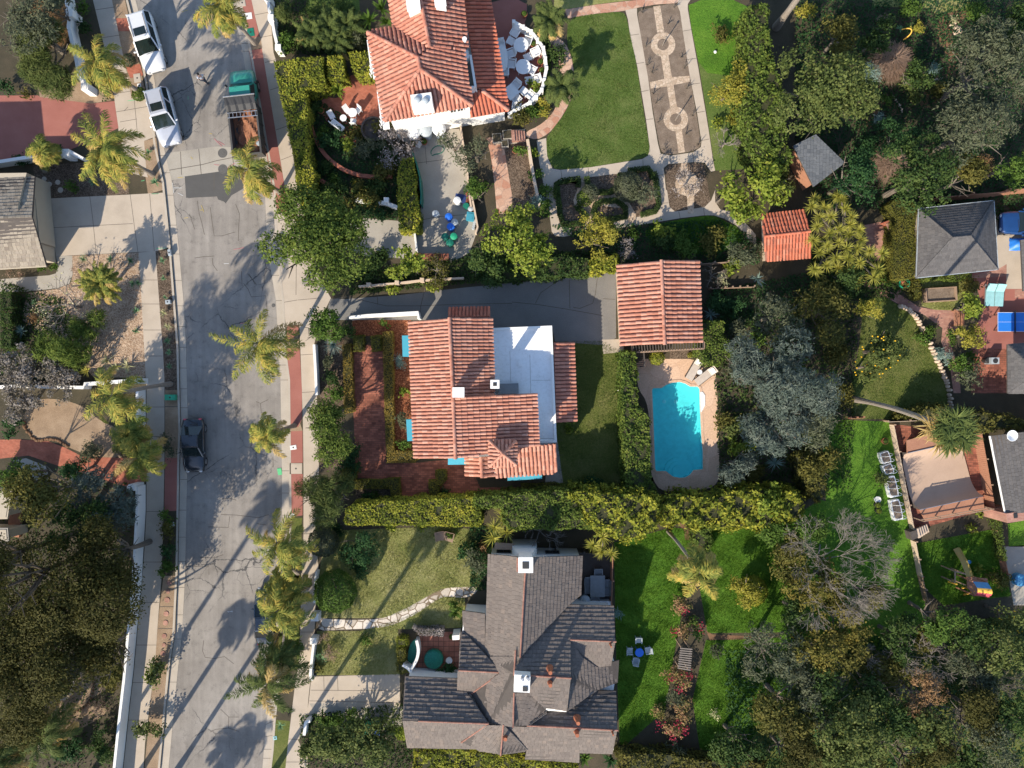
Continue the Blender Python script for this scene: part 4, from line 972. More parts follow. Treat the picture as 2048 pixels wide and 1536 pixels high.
sheet('bed_path','ringpath',0.009,P('T2 515,1370 560,1362 570,1430 640,1500 760,1500 850,1460 830,1335 880,1325 890,1420 900,1560 950,1640 955,1720 890,1720 880,1600 760,1590 680,1580 640,1620 625,1740 560,1760 550,1640 490,1600 470,1540 500,1460'))
sheet('east_lawn','lush',0.004,P('T2 1355,40 1450,0 1700,0 1830,60 1800,600 1500,560 1430,470 1375,200'))
sheet('east_lawn','lawn',0.0035,P('T2 1430,470 1500,560 1800,600 1780,1300 1560,1310 1500,900'))
LUSH_M = [smooth(P('T6 1100,260 1480,195 1560,200 1640,240 1740,300 1800,380 1640,480 1400,500 1100,420 1000,330'),1)]
sheet('shady_lawn','lush',0.004,*LUSH_M)
sheet('stone_steps_landing','conc',0.01,P('T2 -20,1000 100,990 105,1090 -20,1110'))
sheet('flagstone_path','flag',0.006,P('T1 1770,1060 1890,1040 1966,1500 1966,1640 1850,1640 1830,1400 1800,1180'))
sheet('garden_bed','mulch',0.0046,P('T2 0,1110 110,1090 180,1500 60,1700 0,1650'))
sheet('garden_bed','mulch',0.0036,P('T1 1900,1130 1990,1120 2030,1536 1960,1600'))
# ---- brown paths through the rambling garden
sheet('dirt_path','browndirt',0.004,smooth(P('T3 1330,110 1480,80 1560,90 1440,200 1400,330 1500,480 1480,600 1310,620 1240,720 1210,860 1150,840 1170,690 1290,590 1410,520 1360,400 1300,280 1290,180'),2),smooth(P('T3 1010,500 1030,600 960,700 900,660 930,600'),2),smooth(P('T3 930,800 1030,780 1040,880 930,900'),2),smooth(P('T3 720,1000 860,760 900,700 930,740 820,900 760,1040'),1),smooth(P('T3 1350,800 1480,800 1480,900 1380,960'),2))
groundcover('ground_cover',P('F 1590,0 2060,0 2060,470 1900,420 1640,420 1590,300'),'deep',26000,.2,.5,11)
sheet('far_lawn','drylawn',0.003,P('T3 800,-40 1560,-40 1560,60 1300,110 1200,60 800,50'))
# ---- the red-paved garden on the right
sheet('brick_path','pinkbrick',0.006,P('T7 740,270 890,240 980,215 980,330 920,335 960,400 960,625 870,635 770,560'),P('T7 740,690 900,760 960,790 1030,700 1050,720 1010,800 1160,900 1280,920 1460,925 1460,1060 1440,1080 1390,1090 1400,1180 1440,1290 1470,1420 1480,1560 1425,1560 1400,1380 1360,1280 1330,1160 1340,1060 1200,960 1110,920 1010,880 900,820 730,740'))
sheet('brick_terrace','redconc',0.005,P('T7 1560,640 1780,600 1830,570 1830,760 2100,760 2100,1220 1560,1220 1600,1030 1650,950 1620,800'))
sheet('brick_terrace','pinkbrick',0.007,P('T7 1560,660 1760,612 1832,570 1832,662 1570,680'),P('T7 1895,765 2100,765 2100,830 1895,830'))
sheet('side_yard','conc',0.006,P('T7 1745,200 2100,120 2100,760 1830,760 1830,570 1770,610'))
sheet('side_yard','oldbrick',0.004,P('T7 1560,1225 1850,1215 1840,1560 1560,1560'))
LAWN_R = [P('T7 1180,690 1440,690 1560,680 1560,850 1470,870 1460,925 1280,920 1180,890')]
sheet('clipped_lawn','drylawn',0.004,*LAWN_R)
LAWN_R2 = [P('T7 700,840 900,820 1010,890 1130,960 1190,1090 1260,1230 1330,1400 1380,1536 1395,1750 1370,1760 640,1760 640,1500 700,1200 720,1000')]
sheet('sloping_lawn','olivelawn',0.004,*LAWN_R2)
sheet('shady_lawn','lush',0.003,P('T11 430,300 930,320 980,600 1080,1130 1180,1560 1100,1900 780,1560 700,1300 450,980 420,600'))
LAWN_P = [P('SK 400,1370 1240,1215 1310,1560 1390,1900 700,2000 480,1800')]
sheet('shady_lawn','lush',0.0025,P('F 1560,1050 1640,1000 1760,1020 1850,1200 1850,1300 1560,1300'))
sheet('play_lawn','lush',0.004,*LAWN_P)
sheet('far_lawn','lush',0.004,P('SK 1360,1165 1600,1110 1600,1400 1370,1400'))
sheet('side_yard','conc2',0.004,P('SK 1320,1400 1600,1380 1600,2000 1420,2000'))
# ---- gardens of the brown-roofed house
LAWN_F = [P('F 655,1050 690,1060 905,1052 950,1060 965,1180 930,1176 895,1176 850,1195 820,1220 770,1235 740,1236 640,1236 636,1160'),P('F 634,1262 720,1262 800,1238 840,1220 880,1192 930,1196 930,1255 830,1258 796,1258 800,1350 632,1350')]
sheet('front_lawn','drylawn',0.004,*LAWN_F)
sheet('flagstone_path','whiteflag',0.007,smooth(P('T13 465,380 530,390 740,400 900,395 1000,380 1150,310 1280,240 1400,170 1480,150 1600,145 1720,140 1690,190 1640,220 1560,230 1480,215 1400,235 1280,320 1180,380 1050,440 900,465 700,470 465,485'),1))
sheet('tiled_patio','tilepatio',0.006,P('T13 1250,500 1430,530 1440,490 1580,490 1560,800 1280,800 1210,770 1260,650'))
sheet('driveway','conc',0.005,P('R4 740,835 1037,825 1420,815 1420,1160 1037,1150 745,1130 700,1150 720,1030'),lines=[P('R4 735,938 1420,945'),P('R4 725,1020 1420,1035'),P('R4 835,830 838,935'),P('R4 940,830 945,940')])
sheet('driveway','conc2',0.006,P('T13 410,1040 620,1040 640,1070 900,1060 1130,1060 1120,1230 970,1230 970,1185 830,1160 460,1125'))
LUSH = [P('F 1228,1085 1345,1055 1390,1060 1372,1180 1350,1300 1330,1420 1240,1500 1232,1300'),P('F 1405,1050 1600,1050 1620,1180 1600,1264 1415,1266 1400,1180'),P('F 1412,1280 1560,1275 1620,1300 1560,1420 1480,1500 1400,1500 1385,1400')]
sheet('meadow_lawn','lush',0.004,*LUSH)
sheet('dirt_path','browndirt',0.006,P('T10 1255,1095 1395,1095 1385,1230 1330,1230 1320,1150'),P('T14 1490,480 1540,510 1870,525 1870,548 1520,555'))
sheet('shady_lawn','olivelawn',0.002,P('F 1560,1270 2060,1230 2060,1540 1560,1540 1450,1500'))
groundcover('ground_cover',P('F 1450,1300 2060,1240 2060,1560 1450,1560'),'deep',15000,.24,.5,12)
groundcover('ground_cover',P('F 1420,640 1720,560 1700,980 1440,990'),'dark',9000,.22,.4,13)
groundcover('ground_cover',P('F 0,940 262,965 280,1020 270,1180 255,1344 238,1480 230,1540 0,1540'),'dark',5000,.2,.3,14)
groundcover('ground_cover',P('F 620,190 800,300 800,440 660,440 620,320'),'deep',9000,.16,.3,15)
groundcover('ground_cover',P('F 0,560 130,600 180,720 130,760 0,760'),'dark',4000,.2,.35,16)
groundcover('ground_cover',P('F 700,545 1000,505 1230,500 1230,545 1100,552 700,590'),'dark',6000,.2,.4,18)
groundcover('ground_cover',P('F 1100,450 1235,450 1440,440 1520,480 1520,530 1240,530'),'deep',5000,.18,.3,19)
groundcover('ground_cover',P('F 1620,470 1830,540 1790,600 1700,600 1620,560'),'dark',4000,.2,.4,20)
groundcover('ground_cover',P('F 1425,580 1640,540 1640,640 1450,660'),'deep',3500,.18,.3,22)
groundcover('ground_cover',P('F 540,0 700,0 760,80 720,110 560,110'),'dark',4000,.18,.35,23)
groundcover('ground_cover',P('F 1070,60 1092,80 1102,130 1097,180 1082,210 1062,235 1085,180 1090,130'),'green',1200,.16,.3,25)
groundcover('ground_cover',P('F 940,1045 1010,1060 980,1180 940,1180'),'deep',2000,.18,.3,27)
groundcover('ground_cover',P('F 600,1430 840,1400 830,1540 600,1540'),'dark',3500,.2,.3,28)
turf('mown_grass',LAWN_T + LAWN_E + LAWN_R2,'mownblade',70000,.05,.018,31)
turf('dry_grass',LAWN_F + LAWN_R,'dryblade',45000,.07,.018,32)
turf('meadow_grass',LUSH + LAWN_P + LUSH_M,'lawnblade',90000,.14,.014,21)

# ================================================================ houses
MT['terra_main'] = MT['terrapale']
# ---- the white house with faded red tiles in the middle
def Z(s,z=0.0): return [tuple(p) for p in P(s,z)]
mh = thing('house','white stucco house with faded red tile roofs, flat white roof and turquoise awnings','house',tuple(P1('H2 640,1240')))
flat = P('H2 765,222 1236,203 1274,1120 1132,1128 780,1128',3.3)
wl_a = P('H2 135,190 750,150 770,740 480,775 490,1235 170,1235',4.55);wl_b = P('H2 490,780 1100,750 1118,1140 745,1200 490,1232',5.35)
wl_c = P('H2 760,230 1232,212 1266,1120 1100,1135 760,1128',3.05);wl_d = P('H2 960,1130 1262,1128 1258,1345 800,1370 800,1200',3.2);wl_e = P('H2 585,1200 800,1190 800,1372 585,1375',3.2)
b = MB();b.prism(wl_a,0,4.6,bottom=False);b.prism(wl_b,3,5.45,bottom=False);b.prism(wl_c,0,3.22,bottom=False);b.prism(wl_d,0,3.3,bottom=False);b.prism(wl_e,0,3.3,bottom=False)
ga,gb,gc = P('H2 135,190,4.6 750,150,4.6 430,165,6.0');b.poly([ga,gb,gc]);ga,gb,gc = P('H2 170,1235,4.6 490,1232,4.6 475,1234,6.0');b.poly([ga,gb,gc])
tw = P('H2 765,1130 935,1130 940,1285 765,1290',6.4);b.prism(tw,3,6.45,bottom=False)
b.build('wall',MT['white'],mh)
main_pl = [Z('H2 112,178,4.7 428,140,6.1 476,1248,6.1 155,1250,4.7'),Z('H2 428,140,6.1 762,138,4.75 780,640,4.75 775,755,4.75 455,770,6.1'),
           Z('H2 455,765,6.1 1116,733,5.6 1135,1148,5.6 955,1175,5.74 740,1213,5.9 476,1248,6.1')]
barrel_roof('roof',main_pl,'terrapale',mh,seed=3)
barrel_roof('roof',[Z('H2 418,138,4.3 418,68,3.75 748,60,3.75 752,136,4.3')],'terrared',mh,seed=4)
barrel_roof('roof',[Z('H2 1248,335,3.15 1405,330,2.6 1428,960,2.6 1268,966,3.15')],'terra',mh,seed=5,sp=.29)
barrel_roof('roof',[Z('H2 950,1165,4.6 1270,1128,4.6 1268,1362,3.45 790,1392,3.45 790,1185,4.6'),Z('H2 560,1248,3.5 674,1240,4.3 684,1396,4.3 560,1390,3.5'),Z('H2 674,1240,4.3 740,1232,3.9 795,1392,3.6 684,1396,4.3')],'terrapale',mh,seed=6,sp=.29)
barrel_roof('tower_roof',[Z('H2 745,1112,6.6 850,1212,7.3 952,1110,6.6'),Z('H2 952,1110,6.6 850,1212,7.3 957,1300,6.6'),Z('H2 957,1300,6.6 850,1212,7.3 745,1312,6.6'),Z('H2 745,1312,6.6 850,1212,7.3 745,1112,6.6')],'terrapale',mh,seed=7,sp=.25)
ridge_caps('ridge',[Z('H2 428,138,6.13 477,1250,6.13'),Z('H2 674,1238,4.33 685,1397,4.33')],'terrapale',mh)
ridge_caps('ridge',[Z('H2 745,1112,6.62 850,1212,7.32'),Z('H2 952,1110,6.62 850,1212,7.32'),Z('H2 957,1300,6.62 850,1212,7.32'),Z('H2 745,1312,6.62 850,1212,7.32')],'terrapale',mh,r=.1)
b = MB();q = ccw(flat);b.poly([(p.x,p.y,3.3) for p in q]);
b.build('flat_roof',MT['whiteroof'],mh)
pr = inset(flat,.18);q = ccw(flat);b = MB()
for i in (0,1,2,3,4):
 j = (i + 1) % 5
 e = (q[i] + q[j]) / 2
 if e.x > P1('H2 1180,600',3.3).x or e.y > P1('H2 900,260',3.3).y: b.prism([q[i],q[j],pr[j],pr[i]],3.2,3.48)
b.build('parapet',MT['white'],mh)
for l in (P('H2 905,400 912,650',3.3),P('H2 1062,430 1070,735',3.3),P('H2 1076,632 1222,632',3.3),P('H2 1130,1092 1250,1090',3.3)): b = MB();b.poly([(p.x,p.y,3.306) for p in ccw(ribbon(l,.025))]);b.build('roof_seam',MT['conc2'],mh)
b = MB();c = P1('H2 990,505',3.4);b.box((c.x,c.y,3.38),(.42,.42,.16));b.box((c.x,c.y,3.5),(.3,.3,.08));b.build('roof_vent',MT['whiteroof'],mh)
q = P('H2 815,660 972,655 975,735 815,738',3.9);b = MB();b.prism(q,3.3,3.9);b.build('roof_hatch',MT['greymetal'],mh)
c = P1('H2 500,728',6.85);chimney(mh,c,.72,.6,5.2,6.85,flues=0)
c = P1('H2 787,664',6.9);chimney(mh,c,.52,.5,3.3,6.9,flues=1)
def awning(parent,s,zi,zo,m='cyan'):
 """canvas awning: inner edge two points, outer edge two points"""
 p = P(s);a,c = P(' '.join(s.split()[:3]),zi);d,e = [P1(s.split()[0] + ' ' + k,zo) for k in s.split()[3:5]]
 bm = MB();K = 6
 top = [[a.lerp(c,t / 10) for t in range(11)],[e.lerp(d,t / 10) for t in range(11)]]
 for i in range(10):
  for j in range(K):
   f = lambda u,v: top[0][u].lerp(top[1][u],v / K) + Vector((0,0,-.07 * math.sin(math.pi * v / K)))
   bm.add([f(i,j),f(i + 1,j),f(i + 1,j + 1),f(i,j + 1)],[(0,1,2,3)])
  g0,g1 = top[1][i],top[1][i + 1];bm.add([g0,g1,g1 - Vector((0,0,.2)),g0 - Vector((0,0,.2))],[(0,1,2,3)])
 o = bm.build('awning',MT[m],parent);fr = MB()
 for k in (0,10): fr.bar(top[0][k] - Vector((0,0,.5)),top[1][k] - Vector((0,0,.05)),.04,.04)
 fr.bar(top[1][0] - Vector((0,0,.05)),top[1][10] - Vector((0,0,.05)),.04,.04);fr.build('awning_frame',MT['iron'],o)
awning(mh,'H2 135,278 135,448 60,446 55,280',4.0,3.3);awning(mh,'H2 165,940 165,1110 97,1112 88,942',4.0,3.3)
awning(mh,'H2 580,1235 417,1240 417,1298 578,1296',3.6,3.0);awning(mh,'H2 1160,1340 887,1350 887,1424 1158,1408',3.2,2.6)
wa = ccw(wl_a)
for i in range(len(wa)):
 a,c = wa[i],wa[(i + 1) % len(wa)]
 if (c - a).length > 8 and abs(c.x - a.x) < 2 and a.x < P1('H2 300,700').x:
  for f in (.18,.5,.8): window(mh,a,c,2.6,1.2,1.3,f)
wc = ccw(wl_c)
for i in range(len(wc)):
 a,c = wc[i],wc[(i + 1) % len(wc)]
 if (c - a).length > 8 and a.x > P1('H2 1100,700').x:
  for f in (.2,.5,.75): window(mh,a,c,1.4,1.3,1.2,f)
# ---- its garage
gr = thing('garage','white garage with a pink red gabled tile roof at the end of the shaded drive','garage',tuple(P1('T6 1130,1150')))
gw = P('T6 835,600 1400,565 1425,1140 860,1170',2.7);b = MB();b.prism(gw,0,2.75,bottom=False)
for s in ('T6 835,600,2.75 1400,565,2.75 1145,580,3.75','T6 860,1170,2.75 1425,1140,2.75 1168,1155,3.75'): b.poly(P(s))
b.build('wall',MT['cream'],gr)
barrel_roof('roof',[Z('T6 808,577,2.85 1146,540,3.9 1172,1182,3.9 835,1195,2.85'),Z('T6 1146,540,3.9 1432,538,2.95 1456,1166,2.95 1172,1182,3.9')],'terrapale',gr,sp=.31,seed=8)
ridge_caps('ridge',[Z('T6 1146,537,3.93 1172,1185,3.93')],'terrapale',gr)
b = MB();g0,g1 = P('T6 858,660,0 870,1100,0');
for k in range(2): a = g0.lerp(g1,.04 + .5 * k);c = g0.lerp(g1,.46 + .5 * k);b.prism([a,c,c + Vector((-.06,0,0)),a + Vector((-.06,0,0))],0,2.2)
b.build('garage_door',MT['wood'],gr)
# ---- the white house with orange-red tiles at the top
th = thing('house','white house with orange red hipped tile roofs beside the round red terrace','house',tuple(P1('H1 600,1000')))
w1 = P('H1 345,340 400,300 335,-260 1020,-260 1040,0 1115,1050 300,1210 130,360',4.6);w2 = P('H1 1020,-260 1290,-260 1300,0 1480,1110 1130,1170 1040,0',2.6)
b = MB();b.prism(P('H1 270,-300 1000,-300 1030,0 1060,500 1105,895 1115,1050 300,1205 125,365 345,320',4.7),0,4.75,bottom=False);b.prism(w2,0,2.65,bottom=False);b.build('wall',MT['white'],th)
barrel_roof('roof',[Z('H1 78,330,4.75 590,590,6.7 615,705,6.7 250,1242,4.75'),Z('H1 250,1242,4.75 615,705,6.7 1148,1082,4.75'),
                     Z('H1 110,322,4.75 345,283,4.75 715,482,6.35 592,588,6.7'),Z('H1 260,-300,4.75 570,-300,6.5 620,0,6.5 715,482,6.4 345,283,4.75 300,0,4.75'),
                     Z('H1 570,-300,6.5 1010,-300,4.85 1055,0,4.85 1098,500,4.8 715,485,6.4 620,0,6.5'),Z('H1 715,482,6.35 1064,498,4.98 1112,893,4.9 1125,893,4.8 1148,1082,4.75 615,705,6.7 592,588,6.7')],'terra',th,sp=.3,seed=9)
barrel_roof('roof',[Z('H1 1010,-300,3.3 1300,-300,2.65 1330,0,2.65 1522,1132,2.65 1252,930,3.15 1195,900,3.3 1055,0,3.3'),Z('H1 1130,1200,2.65 1120,905,3.3 1252,930,3.15 1522,1132,2.65')],'terrared',th,sp=.3,seed=10)
ridge_caps('ridge',[Z('H1 570,-300,6.53 620,0,6.53'),Z('H1 620,0,6.53 715,482,6.43'),Z('H1 590,586,6.73 615,708,6.73'),Z('H1 78,330,4.78 592,590,6.73'),Z('H1 250,1242,4.78 615,705,6.73'),Z('H1 1150,1084,4.78 615,705,6.73'),Z('H1 1524,1134,2.68 1252,930,3.2')],'terra',th,r=.14)
c = P1('H1 628,1020',6.4);ch = chimney(th,c,1.5,.95,4.6,6.3,cap=False,flues=0,rz=.13)
b = MB()
for s in ('H1 585,1020','H1 668,1030'): q = P1(s,6.4);b = MB();b.lathe((q.x,q.y,6.3),[(.24,0),(.26,.1),(.2,.2),(.08,.25)],14);b.build('chimney_pot',MT['bingrey'],ch)
c = P1('H1 545,35',6.9);chimney(th,c,.85,.95,5.4,6.9,flues=0,rz=.12);c = P1('H1 820,5',6.5);chimney(th,c,.7,.8,5.2,6.5,flues=0,rz=.12)
b = MB();c = P1('H1 1072,410',5.2);b.lathe((c.x,c.y,4.8),[(.12,0),(.12,.5),(.17,.52),(.17,.62)],12);b.build('vent_pipe',MT['whiteplastic'],th)
bw = [Vector(p) for p in Z('H1 1065,515 1110,515 1115,560 1142,560 1195,890 1112,895',4.3)]
b = MB();qq = Z('H1 1118,560 1142,558 1195,888 1170,885',4.3);b.prism(qq,2.9,4.3);qq = Z('H1 1105,882 1172,876 1172,894 1108,900',4.3);b.prism(qq,2.9,4.28);qq = Z('H1 1062,515 1108,512 1112,596 1070,600',4.3);b.prism(qq,2.9,4.32);b.build('balcony_parapet',MT['white'],th)
qq = Z('H1 1070,596 1118,590 1166,866 1112,878',3.4);b = MB();b.prism(qq,2.8,3.36);b.build('balcony_floor',MT['conc2'],th)
aw,cw = P('H1 300,1205 1115,1050',4.7)
for f in (.79,.88): window(th,aw,cw,3.9,.5,.9,f)
ww0,ww1 = P('H1 125,365 300,1205',4.7)
for f in (.35,.75): window(th,ww0,ww1,2.6,1.2,1.3,f)
for s in ('H1 110,620','H1 212,1140'):
 q = P1(s,3.2);b = MB();b.box((q.x + .25,q.y,3.0),(.5,2.6,.12),.13)
 for k in range(9): b.box((q.x + .02,q.y - 1.2 + k * .3,3.4),(.05,.05,.7),.13)
 b.box((q.x + .02,q.y,3.78),(.08,2.6,.06),.13);b.build('balcony',MT['whiteplastic'],th)
# ---- the brown shingled house at the bottom
bh = thing('house','brown grey shingle roofed house with two white chimneys and many gables','house',tuple(P1('H3 700,1000')))
b = MB()
for s,z in (('H3 620,158 1190,166 1180,430 1110,500 1390,510 1400,860 1420,860 1415,1000 1405,1060 1410,1420 1180,1420 1175,1470 860,1460 855,1420 700,1430 560,1400 100,1380 80,970 410,985 430,680 450,540 600,550',2.6),('H3 800,830 1110,830 1095,1120 880,1130',4.0)): b.prism(P(s,z),0 if z < 3 else 2.0,z,bottom=False)
b.prism(P('H3 800,960 1118,965 1098,1145 900,1110',4.5),3.5,4.45,bottom=False)
for s in ('H3 620,158,2.6 1190,166,2.6 845,178,4.9','H3 1412,500,2.6 1400,870,2.6 1415,720,4.1','H3 1418,1050,2.6 1400,1420,2.6 1425,1290,4.2','H3 420,690,2.6 405,1050,2.6 412,908,3.9','H3 75,960,2.6 95,1385,2.6 62,1232,4.1','H3 1122,960,4.4 1100,1150,4.35 1128,956,5.4'): b.poly(P(s))
for s in ('H3 975,1165,3.8 1105,1175,3.7 1105,1166,4.5 974,1152,4.55','H3 402,1060,2.7 492,1075,2.7 490,1056,3.0 404,1056,3.0'): b.poly(P(s))
b.build('wall',MT['white'],bh)
shingle_roof('roof',[Z('H3 600,155,3.1 840,178,5.15 808,815,5.15 582,815,3.1'),Z('H3 435,520,2.55 582,540,3.1 582,830,3.1 440,652,2.55'),
 Z('H3 582,815,3.1 808,815,5.15 772,930,5.15 765,1268,5.15 600,1250,3.9 492,1060,2.95 685,920,4.0')],'shingle',bh,seed=11)
shingle_roof('roof',[Z('H3 840,178,5.15 1211,166,2.95 1200,420,2.95 1115,486,3.4 808,815,5.15')],'shingle',bh,seed=12)
shingle_roof('roof',[Z('H3 1115,482,3.05 1412,490,3.05 1420,718,4.25 1132,708,4.25 1134,948,5.5 778,930,5.45 772,800,4.72 808,815,4.8')],'shingle',bh,seed=13,lift=.05)
shingle_roof('roof',[Z('H3 1132,708,4.25 1422,720,4.25 1394,874,3.35 1300,882,3.3 1210,822,3.7'),Z('H3 1132,712,4.2 1210,822,3.75 1300,882,3.35 1446,840,2.8 1437,985,2.8 1300,1036,3.5 1110,1162,4.3 1130,960,4.35')],'shingle',bh,seed=14)
shingle_roof('roof',[Z('H3 868,940,5.48 1134,955,5.5 1110,1166,4.5 970,1150,4.6 862,1052,4.95')],'shingle',bh,seed=15)
shingle_roof('roof',[Z('H3 1108,1166,3.65 1300,1036,3.05 1426,1040,3.0 1434,1290,4.35 860,1262,4.35 975,1182,3.75')],'shingle',bh,seed=16,lift=.05)
shingle_roof('roof',[Z('H3 706,1262,4.35 1434,1292,4.38 1402,1442,3.05 1190,1436,3.05 1190,1500,2.6 838,1482,2.7 850,1415,3.2')],'shingle',bh,seed=17)
shingle_roof('roof',[Z('H3 770,1050,5.1 866,1050,4.75 972,1152,4.2 976,1182,4.0 866,1260,4.4 762,1268,4.95')],'shingle',bh,seed=18)
shingle_roof('roof',[Z('H3 704,1260,4.7 852,1415,3.25 836,1428,3.2 680,1452,4.2')],'shingle',bh,seed=19)
shingle_roof('roof',[Z('H3 425,662,2.6 440,650,2.6 685,918,4.0 410,904,4.0')],'shingle',bh,seed=20,lift=.07);shingle_roof('roof',[Z('H3 404,908,4.0 685,920,4.0 490,1056,2.95 400,1056,2.95')],'shingle',bh,seed=21)
shingle_roof('roof',[Z('H3 64,946,2.65 405,960,2.65 495,1092,3.35 600,1248,4.2 48,1228,4.2')],'shingle',bh,seed=22,lift=.07)
shingle_roof('roof',[Z('H3 48,1230,4.2 600,1250,4.2 430,1370,3.2 550,1416,2.85 78,1402,2.7'),Z('H3 600,1250,4.2 704,1258,4.7 680,1452,3.5 550,1416,2.85 430,1370,3.2')],'shingle',bh,seed=23)
ridge_caps('ridge',[Z('H3 840,275,5.2 808,820,5.2'),Z('H3 768,1050,5.2 762,1270,5.2'),Z('H3 778,775,5.1 768,935,5.2'),Z('H3 875,940,5.52 1134,956,5.53'),Z('H3 1130,708,4.29 1424,720,4.29'),Z('H3 850,1262,4.4 1436,1292,4.42'),Z('H3 410,906,4.04 688,920,4.04'),Z('H3 150,1233,4.25 602,1250,4.25'),Z('H3 700,1256,4.75 682,1454,4.25'),Z('H3 685,920,4.03 492,1056,3.0'),Z('H3 600,1250,4.23 430,1370,3.25'),Z('H3 790,180,4.85 790,265,4.9')],'ridgebrown',bh,r=.065,tl=.3,up=.03)
ridge_caps('valley_flashing',[Z('H3 1115,486,3.42 808,818,5.16'),Z('H3 440,652,2.62 685,918,4.02'),Z('H3 495,1092,3.37 602,1250,4.22'),Z('H3 1210,822,3.78 1300,882,3.38'),Z('H3 1110,1162,4.32 1300,1036,3.3'),Z('H3 866,1050,4.85 972,1152,4.35'),Z('H3 976,1182,4.25 866,1260,4.6'),Z('H3 706,1262,4.7 852,1416,3.28')],'slate',bh,r=.05,tl=.8,up=.0)
c = P1('H3 843,225',5.9);chimney(bh,(c.x,c.y),.95,1.0,4.0,5.9)
q = P('H3 770,95,0 895,90,0 885,185,5 800,185,5');cb_ = P1('H3 838,170',3.6);b = MB();rr_ = [[(cb_.x - x_,cb_.y - .45,z_),(cb_.x + x_,cb_.y - .45,z_),(cb_.x + x_,cb_.y + y_,z_),(cb_.x - x_,cb_.y + y_,z_)] for x_,y_,z_ in ((.95,.55,0),(.95,.55,2.4),(.5,.3,4.3),(.48,.28,5.0))]
for i in range(3): b.add(rr_[i] + rr_[i + 1],[(k,(k + 1) % 4,4 + (k + 1) % 4,4 + k) for k in range(4)])
b.build('chimney_breast',MT['white'],bh)
c = P1('H3 820,992',6.1);chm = chimney(bh,(c.x,c.y),1.15,1.25,4.6,6.1,flues=0,rz=-.05,cap=False)
for s in ('H3 820,958','H3 856,955'): q = P1(s,6.2);b = MB();b.lathe((q.x,q.y,6.1),[(.13,0),(.12,.32),(.16,.34),(.09,.36)],12);b.build('chimney_pot',MT['steel'],chm)
q = P1('H3 840,1028',6.2);b = MB();b.box((q.x,q.y,6.13),(.36,.34,.06));b.build('flue',MT['iron'],chm)
for s,z in (('H3 1000,905',5.55),('H3 1000,985',5.45),('H3 1178,1228',4.4),('H3 1172,1305',4.4),('H3 1390,738',4.3),('H3 1402,1302',4.4),('H3 712,1330',4.3)):
 q = P1(s,z);b = MB();k = 1.0 if s not in ('H3 1390,738','H3 1402,1302') else .45;b.lathe((q.x,q.y,z - .4),[(.3 * k,0),(.2 * k,.3),(.14 * k,.75),(.14 * k,.95)],14);b.build('roof_vent',MT['terrapot'],bh)
nw0,nw1 = P('H3 1190,166 620,158',2.6)
for f in (.3,.86): window(bh,nw0,nw1,1.7,1.0,.8,f,'iron')
# ---- tan shingled house on the west side of the street
lh = thing('house','beige house with a tan shingled gable roof at the left edge','house',tuple(W(40,440,0)))
b = MB();b.prism([(FARW + 20,W(0,372,0).y),tuple(W(100,366,0))[:2],tuple(W(112,526,0))[:2],(FARW + 20,W(0,530,0).y)],0,2.9,bottom=False)
e0,e1,e2 = W(100,366,2.9),W(112,526,2.9),W(100,440,0);e0 = Vector((W(100,366,0).x,W(100,366,0).y,2.9));e1 = Vector((W(112,526,0).x,W(112,526,0).y,2.9));b.poly([e0,e1,(e0 + e1) / 2 + Vector((0,.2,1.4))]);b.build('wall',MT['beige'],lh)
shingle_roof('roof',[Z('F -300,372,2.9 69,353,2.9 64,435,4.4 -300,446,4.4'),Z('F -300,446,4.4 64,435,4.4 93,531,2.9 -300,556,2.9')],'tanshingle',lh,seed=31)
b = MB();q = P('F -300,556 93,532',2.85);b.bar(q[0],q[1],.12,.12);b.build('gutter',MT['beige'],lh)
b = MB();q = P('F 96,425 103,480',0);b.box(((q[0].x + q[1].x) / 2 + .32,(q[0].y + q[1].y) / 2,1.1),(.1,3.4,2.0),.1);b.build('garage_door',MT['beige'],lh)
b = MB();b.prism([tuple(W(x,y,0))[:2] for x,y in ((-420,380),(-30,372),(-22,450),(-420,460))],0,5.2);b.build('upper_storey',MT['beige'],lh)
# ---- buildings on the lower left
for s,lab,m in (('F -60,972 24,982 15,1038 -60,1040','pale flat roofed outbuilding beside the wooden deck','beige'),('F -60,1055 16,1056 18,1082 -60,1100','small grey roofed outbuilding half under the big tree','conc2')):
 q = P(s,2.6);t = thing('outbuilding',lab,'building',(q[0].x,q[0].y,0));b = MB();b.prism(inset(q,.2),0,2.5,bottom=False);b.build('wall',MT['beige'],t)
 b = MB();b.prism(q,2.45,2.62);b.build('roof',MT[m],t);b = MB();b.prism(inset(q,.12),2.6,2.66);b.build('roof_membrane',MT['beige'],t)
q = P('F 18,1015 42,1015 38,1075 15,1072',.3);b = MB();dk = ccw(q);n = 8
for k in range(n):
 a0 = dk[0].lerp(dk[1],k / n);a1 = dk[0].lerp(dk[1],(k + .88) / n);c1 = dk[3].lerp(dk[2],(k + .88) / n);c0 = dk[3].lerp(dk[2],k / n);b.prism([a0,a1,c1,c0],0,.3)
tag(b.build('deck',MT['redwood']),'red brown plank deck between two outbuildings at the left edge','deck')
